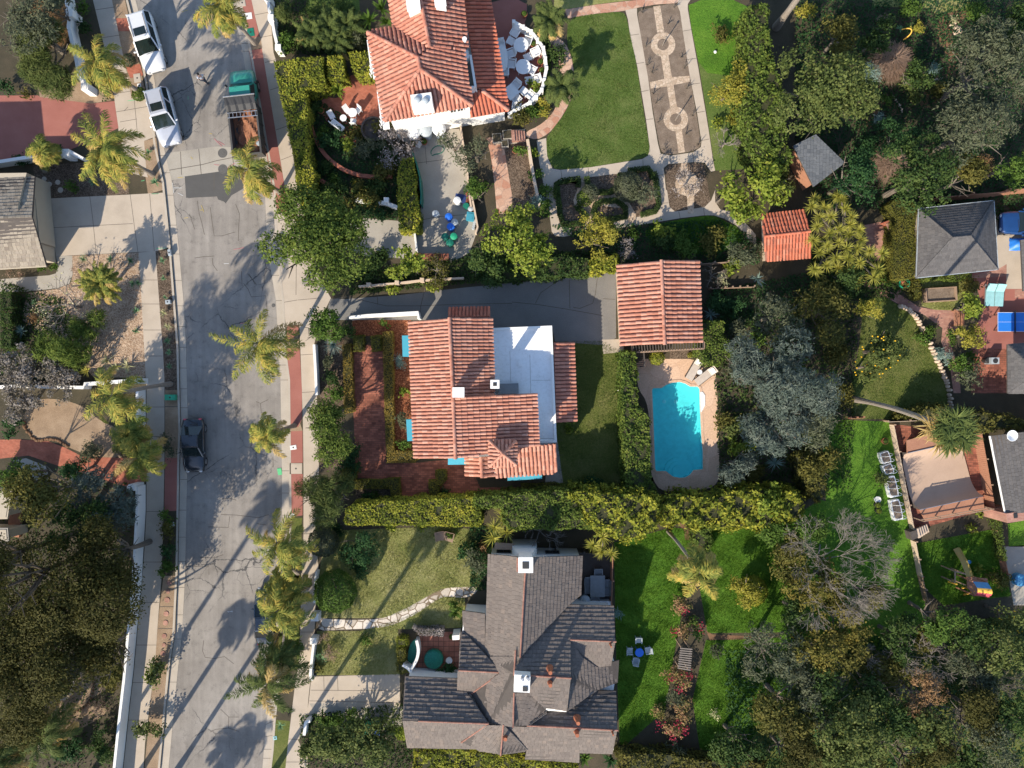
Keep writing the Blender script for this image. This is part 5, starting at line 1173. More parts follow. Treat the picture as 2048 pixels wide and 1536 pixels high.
# ---- charcoal hipped roof and its neighbours on the right
hr = thing('house','house with a charcoal hipped roof crossed by a palm shadow','house',tuple(P1('GR 590,500')))
b = MB();b.prism(P('GR 225,225 925,145 965,780 205,860',2.5),0,2.55,bottom=False);b.build('wall',MT['beige'],hr)
C4 = 'GR 190,190,2.6 960,108,2.6 1004,815,2.6 165,902,2.6'.split();r0,r1 = '540,487,4.3','722,470,4.3';c_ = C4[1:]
shingle_roof('roof',[Z('GR ' + ' '.join(q)) for q in ((c_[0],c_[1],r1,r0),(c_[1],c_[2],r1),(c_[2],c_[3],r0,r1),(c_[3],c_[0],r0))],'slate',hr,course=.24,width=.3,lift=.022,seed=41)
ridge_caps('ridge',[Z('GR %s %s' % q) for q in ((c_[0],r0),(c_[1],r1),(c_[2],r1),(c_[3],r0),(r0,r1))],'slate',hr,r=.07,tl=.3,up=.03)
b = MB();q = Z('GR ' + ' '.join(c_),0)
for i in range(4): b.bar(q[i],q[(i + 1) % 4],.05,.09)
b.build('gutter',MT['bingrey'],hr)
for s in ('GR 165,905,2.6 500,866,2.6','GR 500,866,2.6 1000,822,2.6'): pass
nb = thing('house','beige house with a charcoal roof edge behind the blue table tennis table','house',tuple(W(2060,530)))
b = MB();b.prism([tuple(W(x,y,0))[:2] for x,y in ((2070,488),(2170,480),(2170,592),(2074,590))],0,2.9,bottom=False);b.build('wall',MT['cream'],nb)
shingle_roof('roof',[Z('F 2042,480,3.0 2110,470,4.4 2116,585,4.4 2047,582,3.0'),Z('F 2110,470,4.4 2200,474,3 2200,585,3 2116,585,4.4')],'slate',nb,course=.24,seed=42)
a,c = W(2074,590),W(2070,488)
wp = P('GR 1150,735 1160,858 1238,842 1238,732',1.6)
window(nb,c,a,1.6,1.7,1.5,.46);window(nb,c,a,1.6,.9,1.2,.15)
nc = thing('house','beige house with a charcoal hipped roof and white barred windows','house',tuple(W(2040,740)))
b = MB();b.prism([tuple(W(x,y,0))[:2] for x,y in ((2036,698),(2170,694),(2170,786),(2036,784))],0,2.7,bottom=False);b.build('wall',MT['cream'],nc)
shingle_roof('roof',[Z('AC 1668,75,2.8 2100,40,2.8 2100,480,4.3'),Z('AC 1668,75,2.8 2100,480,4.3 2100,600,4.3 1672,912,2.8'),Z('AC 1672,912,2.8 2100,600,4.3 2100,912,2.8')],'slate',nc,course=.24,seed=43)
a,c = W(2036,784),W(2036,698);window(nc,c,a,1.6,1.5,1.4,.5)
nd = thing('house','cream walled house with a dark grey roof and a satellite dish','house',tuple(W(2030,950)))
b = MB();b.prism([tuple(W(x,y,0))[:2] for x,y in ((2003,874),(2190,860),(2190,1020),(2034,1026))],0,2.8,bottom=False);b.build('wall',MT['cream'],nd)
shingle_roof('roof',[Z('F 1981,872,2.9 2100,858,4.2 2120,1020,4.2 2012,1028,2.9'),Z('F 2100,858,4.2 2220,850,2.9 2220,1014,2.9 2120,1020,4.2')],'slate',nd,course=.24,seed=44)
b = MB();q = P('F 1981,872 2012,1028',2.85);b.bar(q[0] + Vector((-.06,0,0)),q[1] + Vector((-.06,0,0)),.1,.12);b.build('gutter',MT['white'],nd)
c = P1('SK 1395,262',3.8);b = MB();b.lathe((c.x,c.y,3.75),[(.05,0),(.3,.08),(.42,.2),(.4,.21),(.05,.04)],18);b.bar((c.x,c.y,3.75),(c.x + .1,c.y - .3,3.2),.04,.04);b.build('satellite_dish',MT['whiteplastic'],nd)
q = P('SK 1342,1062 1526,1035 1540,1130 1360,1158',3.2);cb = MB();cb.prism(q,0,3.2);ck = cb.build('chimney',MT['pinkbrick'],nd)
q = P('SK 1425,1065 1460,1060 1466,1105 1430,1110',3.3);b = MB();b.prism(q,3.2,3.26);b.build('flue',MT['iron'],ck)
# ---- sheds
sh = thing('shed','wooden shed with a blue grey shingle roof under the trees','shed',tuple(W(1640,320)))
b = MB();b.prism(P('T3 215,1140 365,1065 560,1250 355,1405',2.3),0,2.3,bottom=False);b.build('wall',MT['redwood'],sh)
MT['blueslate'] = tilemat('blue_grey_shingle',[(0.1,0.11,0.125),(0.13,0.14,0.155),(0.15,0.16,0.175)],0.85)
shingle_roof('roof',[Z('T3 192,1120,2.7 365,1033,2.5 592,1250,2.3 350,1434,2.5')],'blueslate',sh,course=.26,seed=45)
pv = thing('pavilion','small garden pavilion with a mossy orange tile roof','pavilion',tuple(W(1575,470)))
b = MB();b.prism(P('F 1540,432 1602,428 1612,508 1542,514',2.0),0,2.1,bottom=False);b.build('wall',MT['cream'],pv)
MT['mosstile'] = tilemat('orange_tile_with_moss',[(0.42,0.11,0.06),(0.52,0.16,0.09),(0.48,0.13,0.07),(0.56,0.22,0.14)],stain=(0.1,0.06,0.045),sscale=1.4)
barrel_roof('roof',[Z('F 1524,430,2.3 1609,421,2.3 1620,463,3.0 1528,474,3.0'),Z('F 1528,474,3.0 1620,463,3.0 1622,515,2.3 1532,522,2.3')],'mosstile',pv,sp=.25,seed=46)
ridge_caps('ridge',[Z('F 1528,473,3.03 1620,463,3.03')],'mosstile',pv,r=.1)

# ================================================================ hedges
hedge(P('R1 452,470 820,425 835,560 850,640 800,675 690,690 715,850 710,1060 730,1250 770,1330 740,1420 735,1560 640,1560 610,1240 540,900 470,600',2.2),2.2,'hedge','tall yellow green L shaped hedge along the pavement by the white house',s=.17,dens=170)
hedge(P('R1 860,432 970,420 1005,600 870,610',1.9),1.9,'hedge','short yellow green hedge block next to the L shaped hedge',s=.17,dens=170)
hedge(P('T1 705,402 865,392 885,560 850,580 760,570',1.9),1.9,'hedge','yellow green hedge block against the wall of the orange tiled house',s=.17,dens=170)
hedge(P('T1 1085,1370 1110,1220 1210,1210 1240,1536 1262,1690 1250,1780 1100,1770',1.8),1.8,'hedge','green hedge strip beside the concrete yard with the bins',s=.18,dens=150)
hedge(P('T2 1800,60 1960,30 1985,400 2080,700 2110,1100 2150,1250 2000,1290 1840,1150 1780,800 1810,400',3.2),3.2,'hedgegreen','long tall dark green hedge between the rose garden and the wild garden',s=.24,dens=120,rough=.2)
hedge(P('T6 835,1245 955,1240 960,1536 965,1660 1050,1750 1060,1900 1058,2100 1075,2250 1150,2400 1060,2410 890,2350 870,2200 850,1900',2.6),2.6,'hedgegreen','long green hedge along the west side of the pool deck',s=.2,dens=150,rough=.14)
hedge(P('R3 1000,1000 1060,955 1300,935 1600,915 1995,900 2030,950 2050,1110 2030,1130 1500,1118 1000,1112',3.0),3.0,'hedge','flat topped yellow hedge between the brick court and the dry front lawn',s=.17,dens=170)
hedge(P('T10 0,872 440,842 640,1140 300,1148 0,1145 -60,1100 -80,990 -290,975 -290,900',3.3),3.3,'hedgegreen','wide dark green hedge above the white chimney of the brown house',s=.19,dens=150,rough=.14)
hedge(P('T10 450,850 870,880 1010,872 1130,960 1115,1120 1060,1160 930,1225 830,1215 760,1165 640,1140',3.9),3.9,'hedge','overgrown tall yellow green hedge at the corner below the lawn',s=.24,dens=120,rough=.34)
hedge(P('T10 1130,960 1320,890 1560,905 1700,850 1966,840 2200,860 2240,1060 2000,1130 1560,1145 1300,1090 1110,1100',2.9),2.9,'hedge','bushy yellow green hedge between the pool and the lush meadow',s=.27,dens=110,rough=.34)
hedge(P('T10 1400,1095 1535,1110 1520,1400 1450,1440 1400,1330',1.8),1.8,'hedgegreen','short green hedge running down beside the leaning palm trunk',s=.2,dens=130,rough=.16)
hedge(P('T10 70,800 340,790 380,830 80,852',.9),.9,'clipped','low clipped hedge under the turquoise awning of the middle house',s=.11,dens=260,rough=.05)
for pts,lab in (('R2 975,1190 1045,1180 1055,1330 1062,1540 1070,1700 990,1720 985,1400','left low rust green hedge strip of the brick court'),
                 ('T9 970,-370 1052,-375 1055,0 1062,540 1215,545 1260,600 1215,636 1005,636 985,220','right L shaped low rust green hedge of the brick court'),
                 ('T5 745,1118 830,1112 828,1235 745,1240','small square low hedge at the top left of the brick court'),('T5 880,1118 960,1112 962,1230 885,1240','small square low hedge at the top right of the brick court'),
                 ('R3 960,690 1095,640 1080,770 1420,752 1425,930 1355,935 1345,835 1080,840 1000,800','low green hedge round the dark bed at the foot of the brick court'),
                 ('T9 1378,692 1462,690 1462,765 1405,830 1408,908 1325,912 1325,770 1378,768','stepped low green hedge beside the front steps of the middle house')):
 hedge(P(pts,.75),.75,'rust' if 'rust' in lab else 'clipped',lab,s=.1,dens=300,rough=.05)
hedge(P('T7 935,110 985,60 1150,110 1130,300 1150,560 1138,675 1030,690 955,688 960,400 980,205',1.9),1.9,'clipped','smooth flat olive hedge beside the charcoal hipped roof',s=.1,dens=330,rough=.03)
hedge(P('T7 1150,655 1560,610 1560,680 1440,690 1170,700',.8),.8,'hedgegreen','low green hedge along the gutter of the charcoal roof',s=.14,dens=200)
hedge(P('T7 1120,690 1175,695 1180,840 1130,830',.9),.9,'clipped','small olive hedge block beside the raised timber bed',s=.11,dens=260)
hedge(P('SK 620,-40 900,30 1100,20 1290,60 1560,110 1560,190 1250,200 1100,240 1010,200 950,150 700,90 300,60',2.3),2.3,'olive','long wavy green hedge above the skate ramp yard',s=.22,dens=130,rough=.26)
hedge(P('T11 240,580 430,560 430,760 460,830 400,950 330,880 280,770',2.4),2.4,'olive','olive hedge end beside the shaded east lawn',s=.2,dens=130,rough=.24)
hedge(P('PL 1340,-40 1385,-40 1490,560 1470,640 1440,600',1.2),1.2,'hedgegreen','thin ivy hedge along the fence of the play lawn',s=.13,dens=200)
hedge(P('T15 1480,430 1850,430 1890,480 1500,470',1.3),1.3,'hedgegreen','thin green hedge at the foot of the play lawn',s=.15,dens=170)
hedge(P('T14 820,1420 1220,1430 1460,1480 1966,1490 1966,1600 820,1600',1.6),1.6,'olive','dark hedge along the bottom edge of the meadow',s=.2,dens=120,rough=.2)
hedge(P('H3 130,1440 420,1420 700,1460 840,1490 1180,1510 1180,1600 100,1600',1.5),1.5,'hedge','yellow green hedge below the brown roofed house',s=.19,dens=140,rough=.16)
hedge(P('T4 0,780 85,790 90,910 0,910',1.4),1.4,'dark','upper dark clipped block at the left edge',s=.13,dens=200);hedge(P('T4 0,945 85,950 80,1040 0,1040',1.4),1.4,'dark','middle dark clipped block at the left edge',s=.13,dens=200);hedge(P('T4 0,1085 100,1085 90,1210 0,1210',1.4),1.4,'dark','lower dark clipped block at the left edge',s=.13,dens=200)
hedge(P('T13 1080,545 1160,540 1160,605 1080,605',1.0),1.0,'hedge','bright clipped cube of a hedge by the small walled pond',s=.11,dens=260);hedge(P('T13 1080,620 1150,620 1145,720 1080,715',1.0),1.0,'clipped','shaded clipped hedge cube by the small walled pond',s=.11,dens=260);hedge(P('T13 1080,730 1145,735 1180,800 1110,815 1080,790',.9),.9,'clipped','lowest clipped hedge piece by the small walled pond',s=.11,dens=260)
hedge(P('T13 1200,460 1440,470 1435,530 1260,520',1.0),1.0,'lilac','flowering lavender coloured hedge at the top of the tiled patio',s=.1,dens=300,rough=.07)
hedge(P('T6 1460,1010 1620,1008 1640,1130 1700,1260 1590,1350 1480,1330 1430,1230',2.2),2.2,'hedgegreen','rounded green hedge mass right of the pool loungers',s=.17,dens=170,rough=.14)
hedge(P('T6 590,545 820,490 815,570 790,620 600,630',1.8),1.8,'hedge','leafy light green hedge against the garage corner',s=.24,dens=120,rough=.18)
hedge(P('T6 -170,700 0,570 380,500 590,530 600,635 300,668 0,690',1.8),1.8,'dark','dark green hedge along the north side of the shaded drive',s=.2,dens=140,rough=.2)

for pth,l in (('T6 345,-20 365,190 395,265 540,262 568,205 490,120','low dark box hedge round the left bed of the formal garden'),('T6 630,150 640,120 700,90 800,88 868,140 872,212 760,228 645,245 625,200 630,150','oval low box hedge below the clipped balls'),('T6 985,195 1095,170 1120,120 1105,-60 1085,-130','low box hedge along the right of the formal bed'),('T2 572,1365 580,1430 650,1482 750,1480 835,1420 828,1335','low box hedge above the left clipped ball'),('T2 890,1315 1045,1300 1085,1380','low box hedge at the top right of the formal bed'),('T2 338,1530 340,1420 380,1398 515,1378 505,1440','low box hedge at the top left of the formal bed')):
 hedge(ribbon(P(pth),.42),.4,'dark',l,s=.1,dens=420,rough=.05)

# ================================================================ trees
tree('F 622,488',104,7.2,'streetleaf','broad leafy street tree covering the corner of the shaded drive',name='street_tree',base=(640,500),dens=1.4)
tree('F 654,862',60,5.2,'ficus','round glossy dark tree beside the brick court and pavement',name='street_tree',base=(650,850),dens=1.4)
tree('F 652,1000',58,4.6,'fine','wispy olive tree beside the flat topped yellow hedge')
tree('F 98,1215',140,9.0,'bigolive','huge dark olive tree filling the lower left corner',dens=1.1,bark='darkbark')
tree('F 20,1300',100,9.5,'bigolive','dark olive tree crown at the left edge beside the huge one',bark='darkbark');tree('F 190,1310',75,6.5,'bigolive','lower olive tree beside the white street wall')
tree('F 30,1400',80,8.0,'bigolive','brownish olive tree above the sandy path at the bottom left',bark='darkbark')
tree('F 78,990',62,8.4,'olive','yellow olive tree beside the pale outbuilding roof');tree('F 200,1010',62,5.5,'blue','dark blue green bush tree behind the white wall',bark='darkbark');tree('F 150,940',34,3.2,'deep','small dark tree below the red brick path')
tree('F 20,955',34,5,'green','green tree at the left edge above the outbuilding')
tree('F 76,112',70,4.6,'fine','large round dark green bush tree above the red driveway',hv=2.2,dens=1.6);tree('F 40,40',72,6.5,'grey','feathery grey green conifer in the top left corner');tree('F 110,15',34,3.6,'grey','small grey conifer at the top beside the brown patch')
tree('F 1650,185',92,7.5,'oak','large oak beside the tall green hedge above the shed',base=(1640,190),dens=1.15)
tree('F 1985,130',84,8,'grey','broad grey green oak at the right edge',hv=3);tree('F 1965,250',80,7.5,'grey','second broad grey oak below the one at the right edge',hv=2.8);tree('F 2035,60',46,6,'dark','dark tree in the top right corner')
tree('F 1720,350',52,6.2,'deep','deep green tree right of the wooden shed');tree('F 1850,350',70,7,'dark','dark green tree above the smooth olive hedge');tree('F 1945,350',46,5.5,'olive','brown olive tree above the charcoal roof');tree('F 2030,330',34,4.5,'green','green tree at the right edge above the wooden fence');tree('F 1830,150',30,3,'dark','dark bush tree between two brown paths')
tree('F 1760,70',36,3.6,'dark','shaded tree left of the dead grass mound');tree('F 1800,280',42,4,'deep','dark leafy tree above the lower dead grass mound');tree('F 1690,60',40,4.4,'olive','olive tree at the top beside the pale trunk')
tree('F 1455,385',36,3.6,'magnolia','pale leaved fruit tree left of the bare rose bed',dens=.8);tree('F 1545,360',44,4.2,'magnolia','large leaved yellow green tree left of the shed',dens=.85);tree('F 1500,420',32,3,'magnolia','small open leaved tree above the tile pavilion',dens=.8)
tree('F 1040,478',68,5.2,'bright','glossy bright tree at the top of the shaded drive beside the bins');tree('F 965,520',44,4,'dark','dark tree between the bins and the glossy bright tree')
tree('F 1188,475',42,3.6,'yellow','yellow green tree below the ring shaped beds');tree('F 1205,460',26,2.6,'olive','small olive tree behind the yellow green one')
tree('F 1463,172',46,3.4,'yellow','yellow leaved tree beside the tall green hedge');tree('F 812,530',34,3.6,'bright','vivid yellow green tree on the north wall of the shaded drive',dens=1.2)
tree('F 640,655',42,4.4,'green','dense dark green ball tree at the corner of the drive',base=(652,665),dens=1.3)
tree('F 952,300',38,3.6,'grey','airy grey olive tree above the concrete yard',dens=.7);tree('F 905,282',24,3,'grey','pale sparse tree beside the water heater drums',dens=.6);tree('F 955,385',26,3,'green','leafy tree at the edge of the concrete yard',dens=.8)
tree('F 1290,380',0.1 + 20,2.6,'grey','pale grey round tree on the ring path bed',dens=1.2)
tree('F 1558,630',52,5,'grey','silver grey tree below the garage garden');tree('F 1505,740',58,6.4,'blue','silver blue cedar right of the pool',hv=2.6);tree('F 1595,760',86,8,'blue','large silver blue cedar in the dark grove',hv=3.2,dens=1.1);tree('F 1570,850',72,7,'blue','lower silver blue cedar in the dark grove',hv=2.8);tree('F 1640,830',58,6.2,'grey','grey green cedar at the right of the grove',hv=2.6)
tree('F 1640,620',60,4.4,'olive','dark olive tree below the yellow spiky trees');tree('F 1480,930',34,3.2,'blue','dark blue bush tree at the lower right of the pool',dens=1.2)
tree('F 1700,560',36,3.6,'dark','dark tree between the pavilion and the brick path')
tree('F 1770,700',44,4,'citrus','orange tree with fruit on the sloping lawn',fruit=26);tree('F 1745,735',32,3.2,'citrus','lower orange tree with fruit on the sloping lawn',fruit=18);tree('F 1745,620',26,3.2,'yellow','leaning yellow tree at the top of the sloping lawn')
tree('F 1940,613',25,2.6,'bright','round bright tree beside the curved bench',dens=1.5);tree('F 1935,672',30,2.4,'yellow','golden tree at the edge of the red terrace');tree('F 1925,720',24,2.2,'green','green bush tree beside the narrow brick path');tree('F 1935,750',26,2.2,'grey','grey green bush tree at the foot of the narrow brick path')
tree('F 1640,930',40,3.6,'olive','olive tree beside the shaded east lawn')
tree('F 1545,1000',38,3.8,'magnolia','patchy yellow tree at the end of the bushy hedge');tree('F 1560,1060',38,3.4,'green','green tree above the large bare tree');tree('F 1500,1180',34,2.8,'yellow','round yellow bush tree in the lush meadow')
tree('F 1625,1190',48,4.6,'orange','orange tinged tree left of the large bare tree');tree('F 1690,1240',46,4.4,'orange','golden brown tree below the large bare tree');tree('F 1640,1310',52,5,'orange','tall golden tree in the lower right grove')
tree('F 1545,1310',60,5.5,'grey','grey olive tree at the edge of the meadow',hv=2.2);tree('F 1575,1420',62,5.6,'olive','dark olive tree in the bottom grove');tree('F 1700,1460',74,6,'oak','broad leafy tree at the bottom right of the grove')
tree('F 1878,1238',46,5.0,'green','green tree beside the wooden play tower');tree('F 2028,1238',34,4,'citrus','glossy orange tree at the right edge',fruit=14);tree('F 2020,1310',50,5,'citrus','second glossy tree at the right edge below the play lawn');tree('F 1800,1280',42,4,'dark','dark bush tree left of the green tree by the play tower');tree('F 1990,1490',56,5,'grey','grey tree in the bottom right corner');tree('F 1930,1330',44,4,'grey','pale grey leafed tree above the bare ones');tree('F 1740,1330',30,3,'olive','small olive tree amid the bare trees');tree('F 1480,1500',50,5,'dark','dark tree at the bottom edge right of the meadow');tree('F 1600,1490',56,5.5,'darkolive_' if False else 'bigolive','dark brown green tree at the bottom edge');tree('F 1850,1400',48,4.6,'drybrown','brown leafed tree among the bare ones');tree('F 1960,1430',56,5,'bigolive','dark olive tree behind the brown bare tree');tree('F 1790,1440',50,4.8,'dark','dark tree between bare trees at the bottom');tree('F 1880,1500',48,4.4,'bigolive','dark tree at the bottom right beside the corner')
tree('F 700,1470',66,4.4,'oak','leafy tree overhanging the two wheelie bins at the bottom',base=(700,1500));tree('F 760,1495',44,3.8,'oak','lower leafy tree at the bottom beside the brown house')
tree('F 668,1185',38,3.2,'rounddark','big round clipped dark tree on the corner of the dry lawn');tree('F 645,1085',27,2.4,'roundgrey','smooth grey green clipped dome beside the pavement');tree('F 712,1095',38,3.4,'deep','dark feathery tree in the shade of the dry lawn')
tree('F 30,745',52,3.4,'blossom','white blossoming tree at the left edge');tree('F 118,752',46,3.2,'blossom','white blossoming tree beside the low white wall');tree('F 35,800',40,3,'blossom','lower white blossoming tree above the sandy patch')
tree('F 118,700',50,3.6,'finebright','bright feathery tree below the bare succulent tree');tree('F 175,665',38,2.6,'finebright','fine green bush tree right of the bare succulent tree')

tree('F -22,1184',92,13.5,'bigolive','tallest olive tree at the left edge, shading the street',bark='darkbark');tree('F -95,1150',88,14.5,'bigolive','tall olive tree just beyond the left edge of the picture',bark='darkbark');tree('F 215,1120',66,7.2,'bigolive','upper crown of olive trees beside the white street wall');tree('F 150,1050',60,6,'dark','dark tree between the blue green bush and the huge olive tree')
tree('F 1600,1230',40,4.2,'dark','dark tree left of the golden brown one');tree('F 1745,1195',36,3.6,'olive','olive tree right below the large bare tree');tree('F 1665,1385',56,5,'dark','dark crown below the tall golden tree');tree('F 1610,1370',46,4.6,'grey','grey crown left of the dark one in the grove');tree('F 1845,1475',50,4.6,'oak','leafy oak between bare trees near the bottom edge');tree('F 1945,1280',46,4.4,'dark','dark crown above the pale grey leafed tree');tree('F 1705,1290',40,4,'olive','olive crown right of the tall golden tree');tree('F 1640,1440',44,5,'grey','greyish crown left of the broad leafy tree');tree('F 1590,1115',46,4,'olive','olive crown left of the large bare tree');tree('F 1630,1060',42,4,'green','green crown above the large bare tree');tree('F 1665,1165',44,4,'olive','olive crown under the bare limbs');tree('F 1760,1400',44,4.2,'dark','dark crown under the small bare tree');tree('F 1850,1270',36,3.6,'olive','olive crown left of the play lawn hedge');tree('F 1960,1370',40,4.2,'grey','grey green crown between the bare trees and the edge');tree('F 1575,1515',46,4.4,'dark','dark crown touching the bottom edge beside the bottom hedge');tree('F 1690,1530',48,4.6,'oak','leafy crown cut by the bottom edge');tree('F 1745,1505',40,4,'bigolive','brown green crown near the bottom edge');tree('F 1830,1530',44,4,'olive','olive crown cut by the bottom edge at the right');tree('F 1940,1530',46,4.2,'dark','dark crown at the bottom near the right corner');tree('F 1810,1340',34,3.4,'olive','olive crown beneath the forked bare tree');tree('F 2035,1450',46,5,'dark','dark crown at the right edge near the bottom')

# ================================================================ leafless trees
bare_tree('F 1668,1138',92,6.5,'large pale bare tree above the golden trees',base=(1640,1090),lean=(.5,-.15),depth=7,mt='palebark',r0=.065)
bare_tree('F 1725,1345',46,4.6,'bare grey tree in the lower right garden',lean=(.3,-.3));bare_tree('F 1850,1335',58,5.2,'bare tree with pale forked limbs left of the path',lean=(.3,-.3),depth=6);bare_tree('F 1790,1385',36,4,'small bare tree among the grove trees',lean=(.2,-.4))
bare_tree('F 1890,1430',44,4.5,'bare tree near the bottom right edge');bare_tree('F 2000,1400',60,5,'brown bare tree beside the right edge',mt='bark',depth=6);bare_tree('F 1890,1470',36,3,'low bare shrub tree below the others');bare_tree('F 1790,1510',48,4.2,'dark bare tree at the bottom edge',mt='bark')
bare_tree('T4 520,880',46,2.4,'leafless thick branched succulent tree in the gravel garden',mt='palebark',depth=4,r0=.12,spread=.8,leaves=('varieg',2),name='succulent_tree')
bare_tree('T10 220,1190',42,3.6,'white bare branches above the chimney of the brown house',base=(1080,1062),depth=5);bare_tree('T2 1660,1070',26,2.4,'pale bare shrub beside the concrete path',depth=5);bare_tree('T2 1355,1390',22,2.2,'bare lilac grey round shrub on the ring path',depth=5,leaves=('lilac',2))
bare_tree('T6 1560,640',26,2.4,'bare branches right of the garage',depth=4,mt='bark');bare_tree('T5 1380,610',24,2.2,'half bare bush beside the fallen ladder',depth=5,leaves=('olive',5));bare_tree('T1 1080,1120',30,2.2,'lilac grey bare shrub below the white wall',depth=5,leaves=('lilac',4))

# ================================================================ palms
palm('T0 1175,1340','T0 800,1130',7.1,'tall drooping palm beside the driveway apron with trunk leaning left',L=2.9,sway=-.9)
palm('T0 1060,700','T0 740,470',5.9,'drooping palm beside the parked white cars',L=2.6,sway=-.9)
palm('R1 310,340','R1 40,40',5.4,'palm at the top of the street overhanging the road',L=2.4,sway=-1.2)
palm('R1 500,1480','R1 255,1300',5.0,'yellow green palm behind the dump truck',L=2.7,sway=-.9)
palm('R2 610,1160','R2 330,1180',5.6,'wide palm leaning over the road from the red parkway',L=3.2,sway=-.9)
palm('R3 610,350','R3 400,430',6.6,'small crowned palm over the road beside the round dark tree',L=1.9,n=16,ll=.42)
palm('R3 640,1480','R3 480,1250',5.6,'big yellow palm above the parked navy car',L=3.0,sway=-.8)
palm('R4 520,480','R4 480,330',5.0,'palm covering the roof of the parked navy car',L=2.9,sway=-.6)
palm('R4 570,250','R4 540,180',3.6,'low palm between the pavement and the navy car',L=2.3,n=16);palm('R4 590,640','R4 500,700',3.2,'short dark palm below the navy car',L=2.3,leaf='palmdark')
palm('R4 520,800','R4 400,890',4.6,'spreading green palm at the corner of the lower driveway',L=3.0,leaf='palmdark',droop=.8)
palm('F 341,768','T8 860,120',8.8,'palm beside the white wall with its trunk lying across the pavement view',L=2.7,sway=-.8)
palm('F 296,930','T8 1060,600',3.8,'small palm at the gap in the white street wall',L=2.3,n=16);palm('F 268,880','T8 990,430',3.0,'narrow yellow palm against the white street wall',L=1.7,n=14)
palm('T2 300,330','T2 290,150',2.9,'brown tipped palm beside the white balustrade',leaf='palmdark',L=1.4,n=26,ll=.4,droop=.7,old=8);palm('T2 250,770','T2 385,660',3.1,'palm in front of the white balustrade casting its shadow on the lawn',leaf='palmdark',L=1.4,n=26,ll=.4,droop=.7)
palm('T10 1200,1160','T10 1440,1480',11,'very tall leaning palm above the pink flowering bushes',L=1.9,n=11,old=6,r0=.14,droop=.8)
palm('T11 650,145','T11 1400,380',16,'very tall fan palm leaning over the skate ramp yard',L=1.5,n=20,old=5,r0=.2,fan=True,leaf='palmdark')
palm('F 1990,-60','F 2100,-110',8,'palm beyond the top right corner',fan=True) if False else None
palm('T4 800,830','T4 770,720',2.6,'big shaggy yellow yucca palm in the gravel garden',L=1.6,n=60,ll=.3,droop=.55,old=6)
palm('T0 345,1310','T0 320,1170',2.6,'small bright palm above the low white driveway wall',L=1.3,n=12)
palm('T12 330,1400','T12 330,1290',3.2,'dark palm fronds over the sandy path at the lower left',L=3.0,leaf='palmdark');palm('T12 20,1500','T12 -60,1480',3.4,'grey shaggy palm in the bottom left corner',L=3.0,leaf='palmdark',old=12)
for s,l in (('T1 430,260','leftmost pale cycad on the shady top lawn'),('T1 560,220','pale cycad in the middle of the shady top lawn'),('T1 700,200','pale cycad beside the banana plants'),('T1 610,310','lowest pale cycad above the hedge blocks')):
 palm(s,s,1.0,l,L=1.5,n=30,old=2,leaf='palmdark',droop=.6,ll=.3,r0=.14,name='cycad',group='cycads on the shady top lawn')
# tall palms standing just outside the picture, whose shadows cross it
for x,y,h in ((178,1555,17),(268,1562,10),(343,1556,10),(538,1556,15.5),(288,1760,8),(330,1730,8)):
 palm('F %d,%d' % (x,y),'F %d,%d' % (1024 + (x - 1024) / (1 - h / CAM_Z),768 + (y - 768) / (1 - h / CAM_Z)),h,'tall palm below the picture whose shadow crosses the street at %d metres high' % h,L=1.9,n=12,r0=.2,group='tall palms south of the picture')

# ================================================================ spiky plants
headed_plant('T9 1910,1080 1830,1130 1930,1175 1820,1220 1900,1030',26,2.6,'yucca','yellow spiky cordyline cluster at the left of the white bay','T9 1900,1200')
headed_plant('T10 695,1205 625,1275 695,1330 765,1335',22,3.0,'yucca','four headed yellow cordyline at the corner of the brown deck','T10 690,1290')
headed_plant('T7 540,45 580,70 380,55 330,130 440,130 480,210 590,150 640,210 400,200 550,300 640,260 700,310 380,280 480,330 360,380 560,400 640,340 720,380 450,430 600,450 690,450 400,480 520,520 610,530 780,470 870,490 450,580 560,590 640,600 850,610 350,610 600,640 700,690 810,670 700,560',18,3.4,'yucca','large many headed yellow spiky tree beside the tile pavilion','T7 560,420',n=80,w=.055,name='spiky_tree')
headed_plant('T7 545,45 375,630',20,3.2,'yucca','pair of outlying yellow spiky heads beside the pavilion','T7 470,350',n=50)
rosette('T6 1890,680',20,'bluegrass','large pale agave right of the garage garden',30,.09,.5);rosette('T6 1530,950',19,'bluegrass','blue agave above the rounded hedge',26,.09,.3);rosette('T11 60,640',21,'bluegrass','silvery yucca in the dark grove',40,.06,.8);rosette('R2 905,1190',24,'bluegrass','silver blue grass yucca beside the dark ball tree',150,.025,.5,tilt=(.1,1.5))
rosette('T4 160,1085',15,'bluegrass','grey blue yucca beside the dark clipped blocks',40,.04,.6);rosette('T4 640,530',12,'agave','bushy agave at the top of the gravel garden',60,.03,.2)
for s,l,r,k in (('T4 815,1310','striped agave left of its pair above the white wall',19,'varieg'),('T4 970,1350','striped agave nearest the pavement above the white wall',18,'varieg'),('T4 890,1360','middle striped agave above the white wall',13,'varieg'),('T4 660,1390','tall yellow agave at the end of the low white wall',16,'yucca')):
 rosette(s,r,k,l,30,.08,.25,group='striped agaves above the white wall')
for s,l in (('T4 845,530','dark agave in the shade of the yucca palm'),('T4 1000,545','agave near the pavement at the top of the gravel'),('T4 1015,718','agave at the shaded edge of the gravel'),('T4 1060,712','small agave touching the shaded pavement'),('T4 1045,925','sunlit agave at the gravel edge above another'),('T4 1040,1085','sunlit agave lowest on the gravel edge'),('T4 265,865','agave in the shaded curve of the gravel'),('T4 335,930','second agave in the shaded curve of the gravel')):
 rosette(s,9.5,'agave',l,26,.08,.05,group='agaves in the gravel garden')
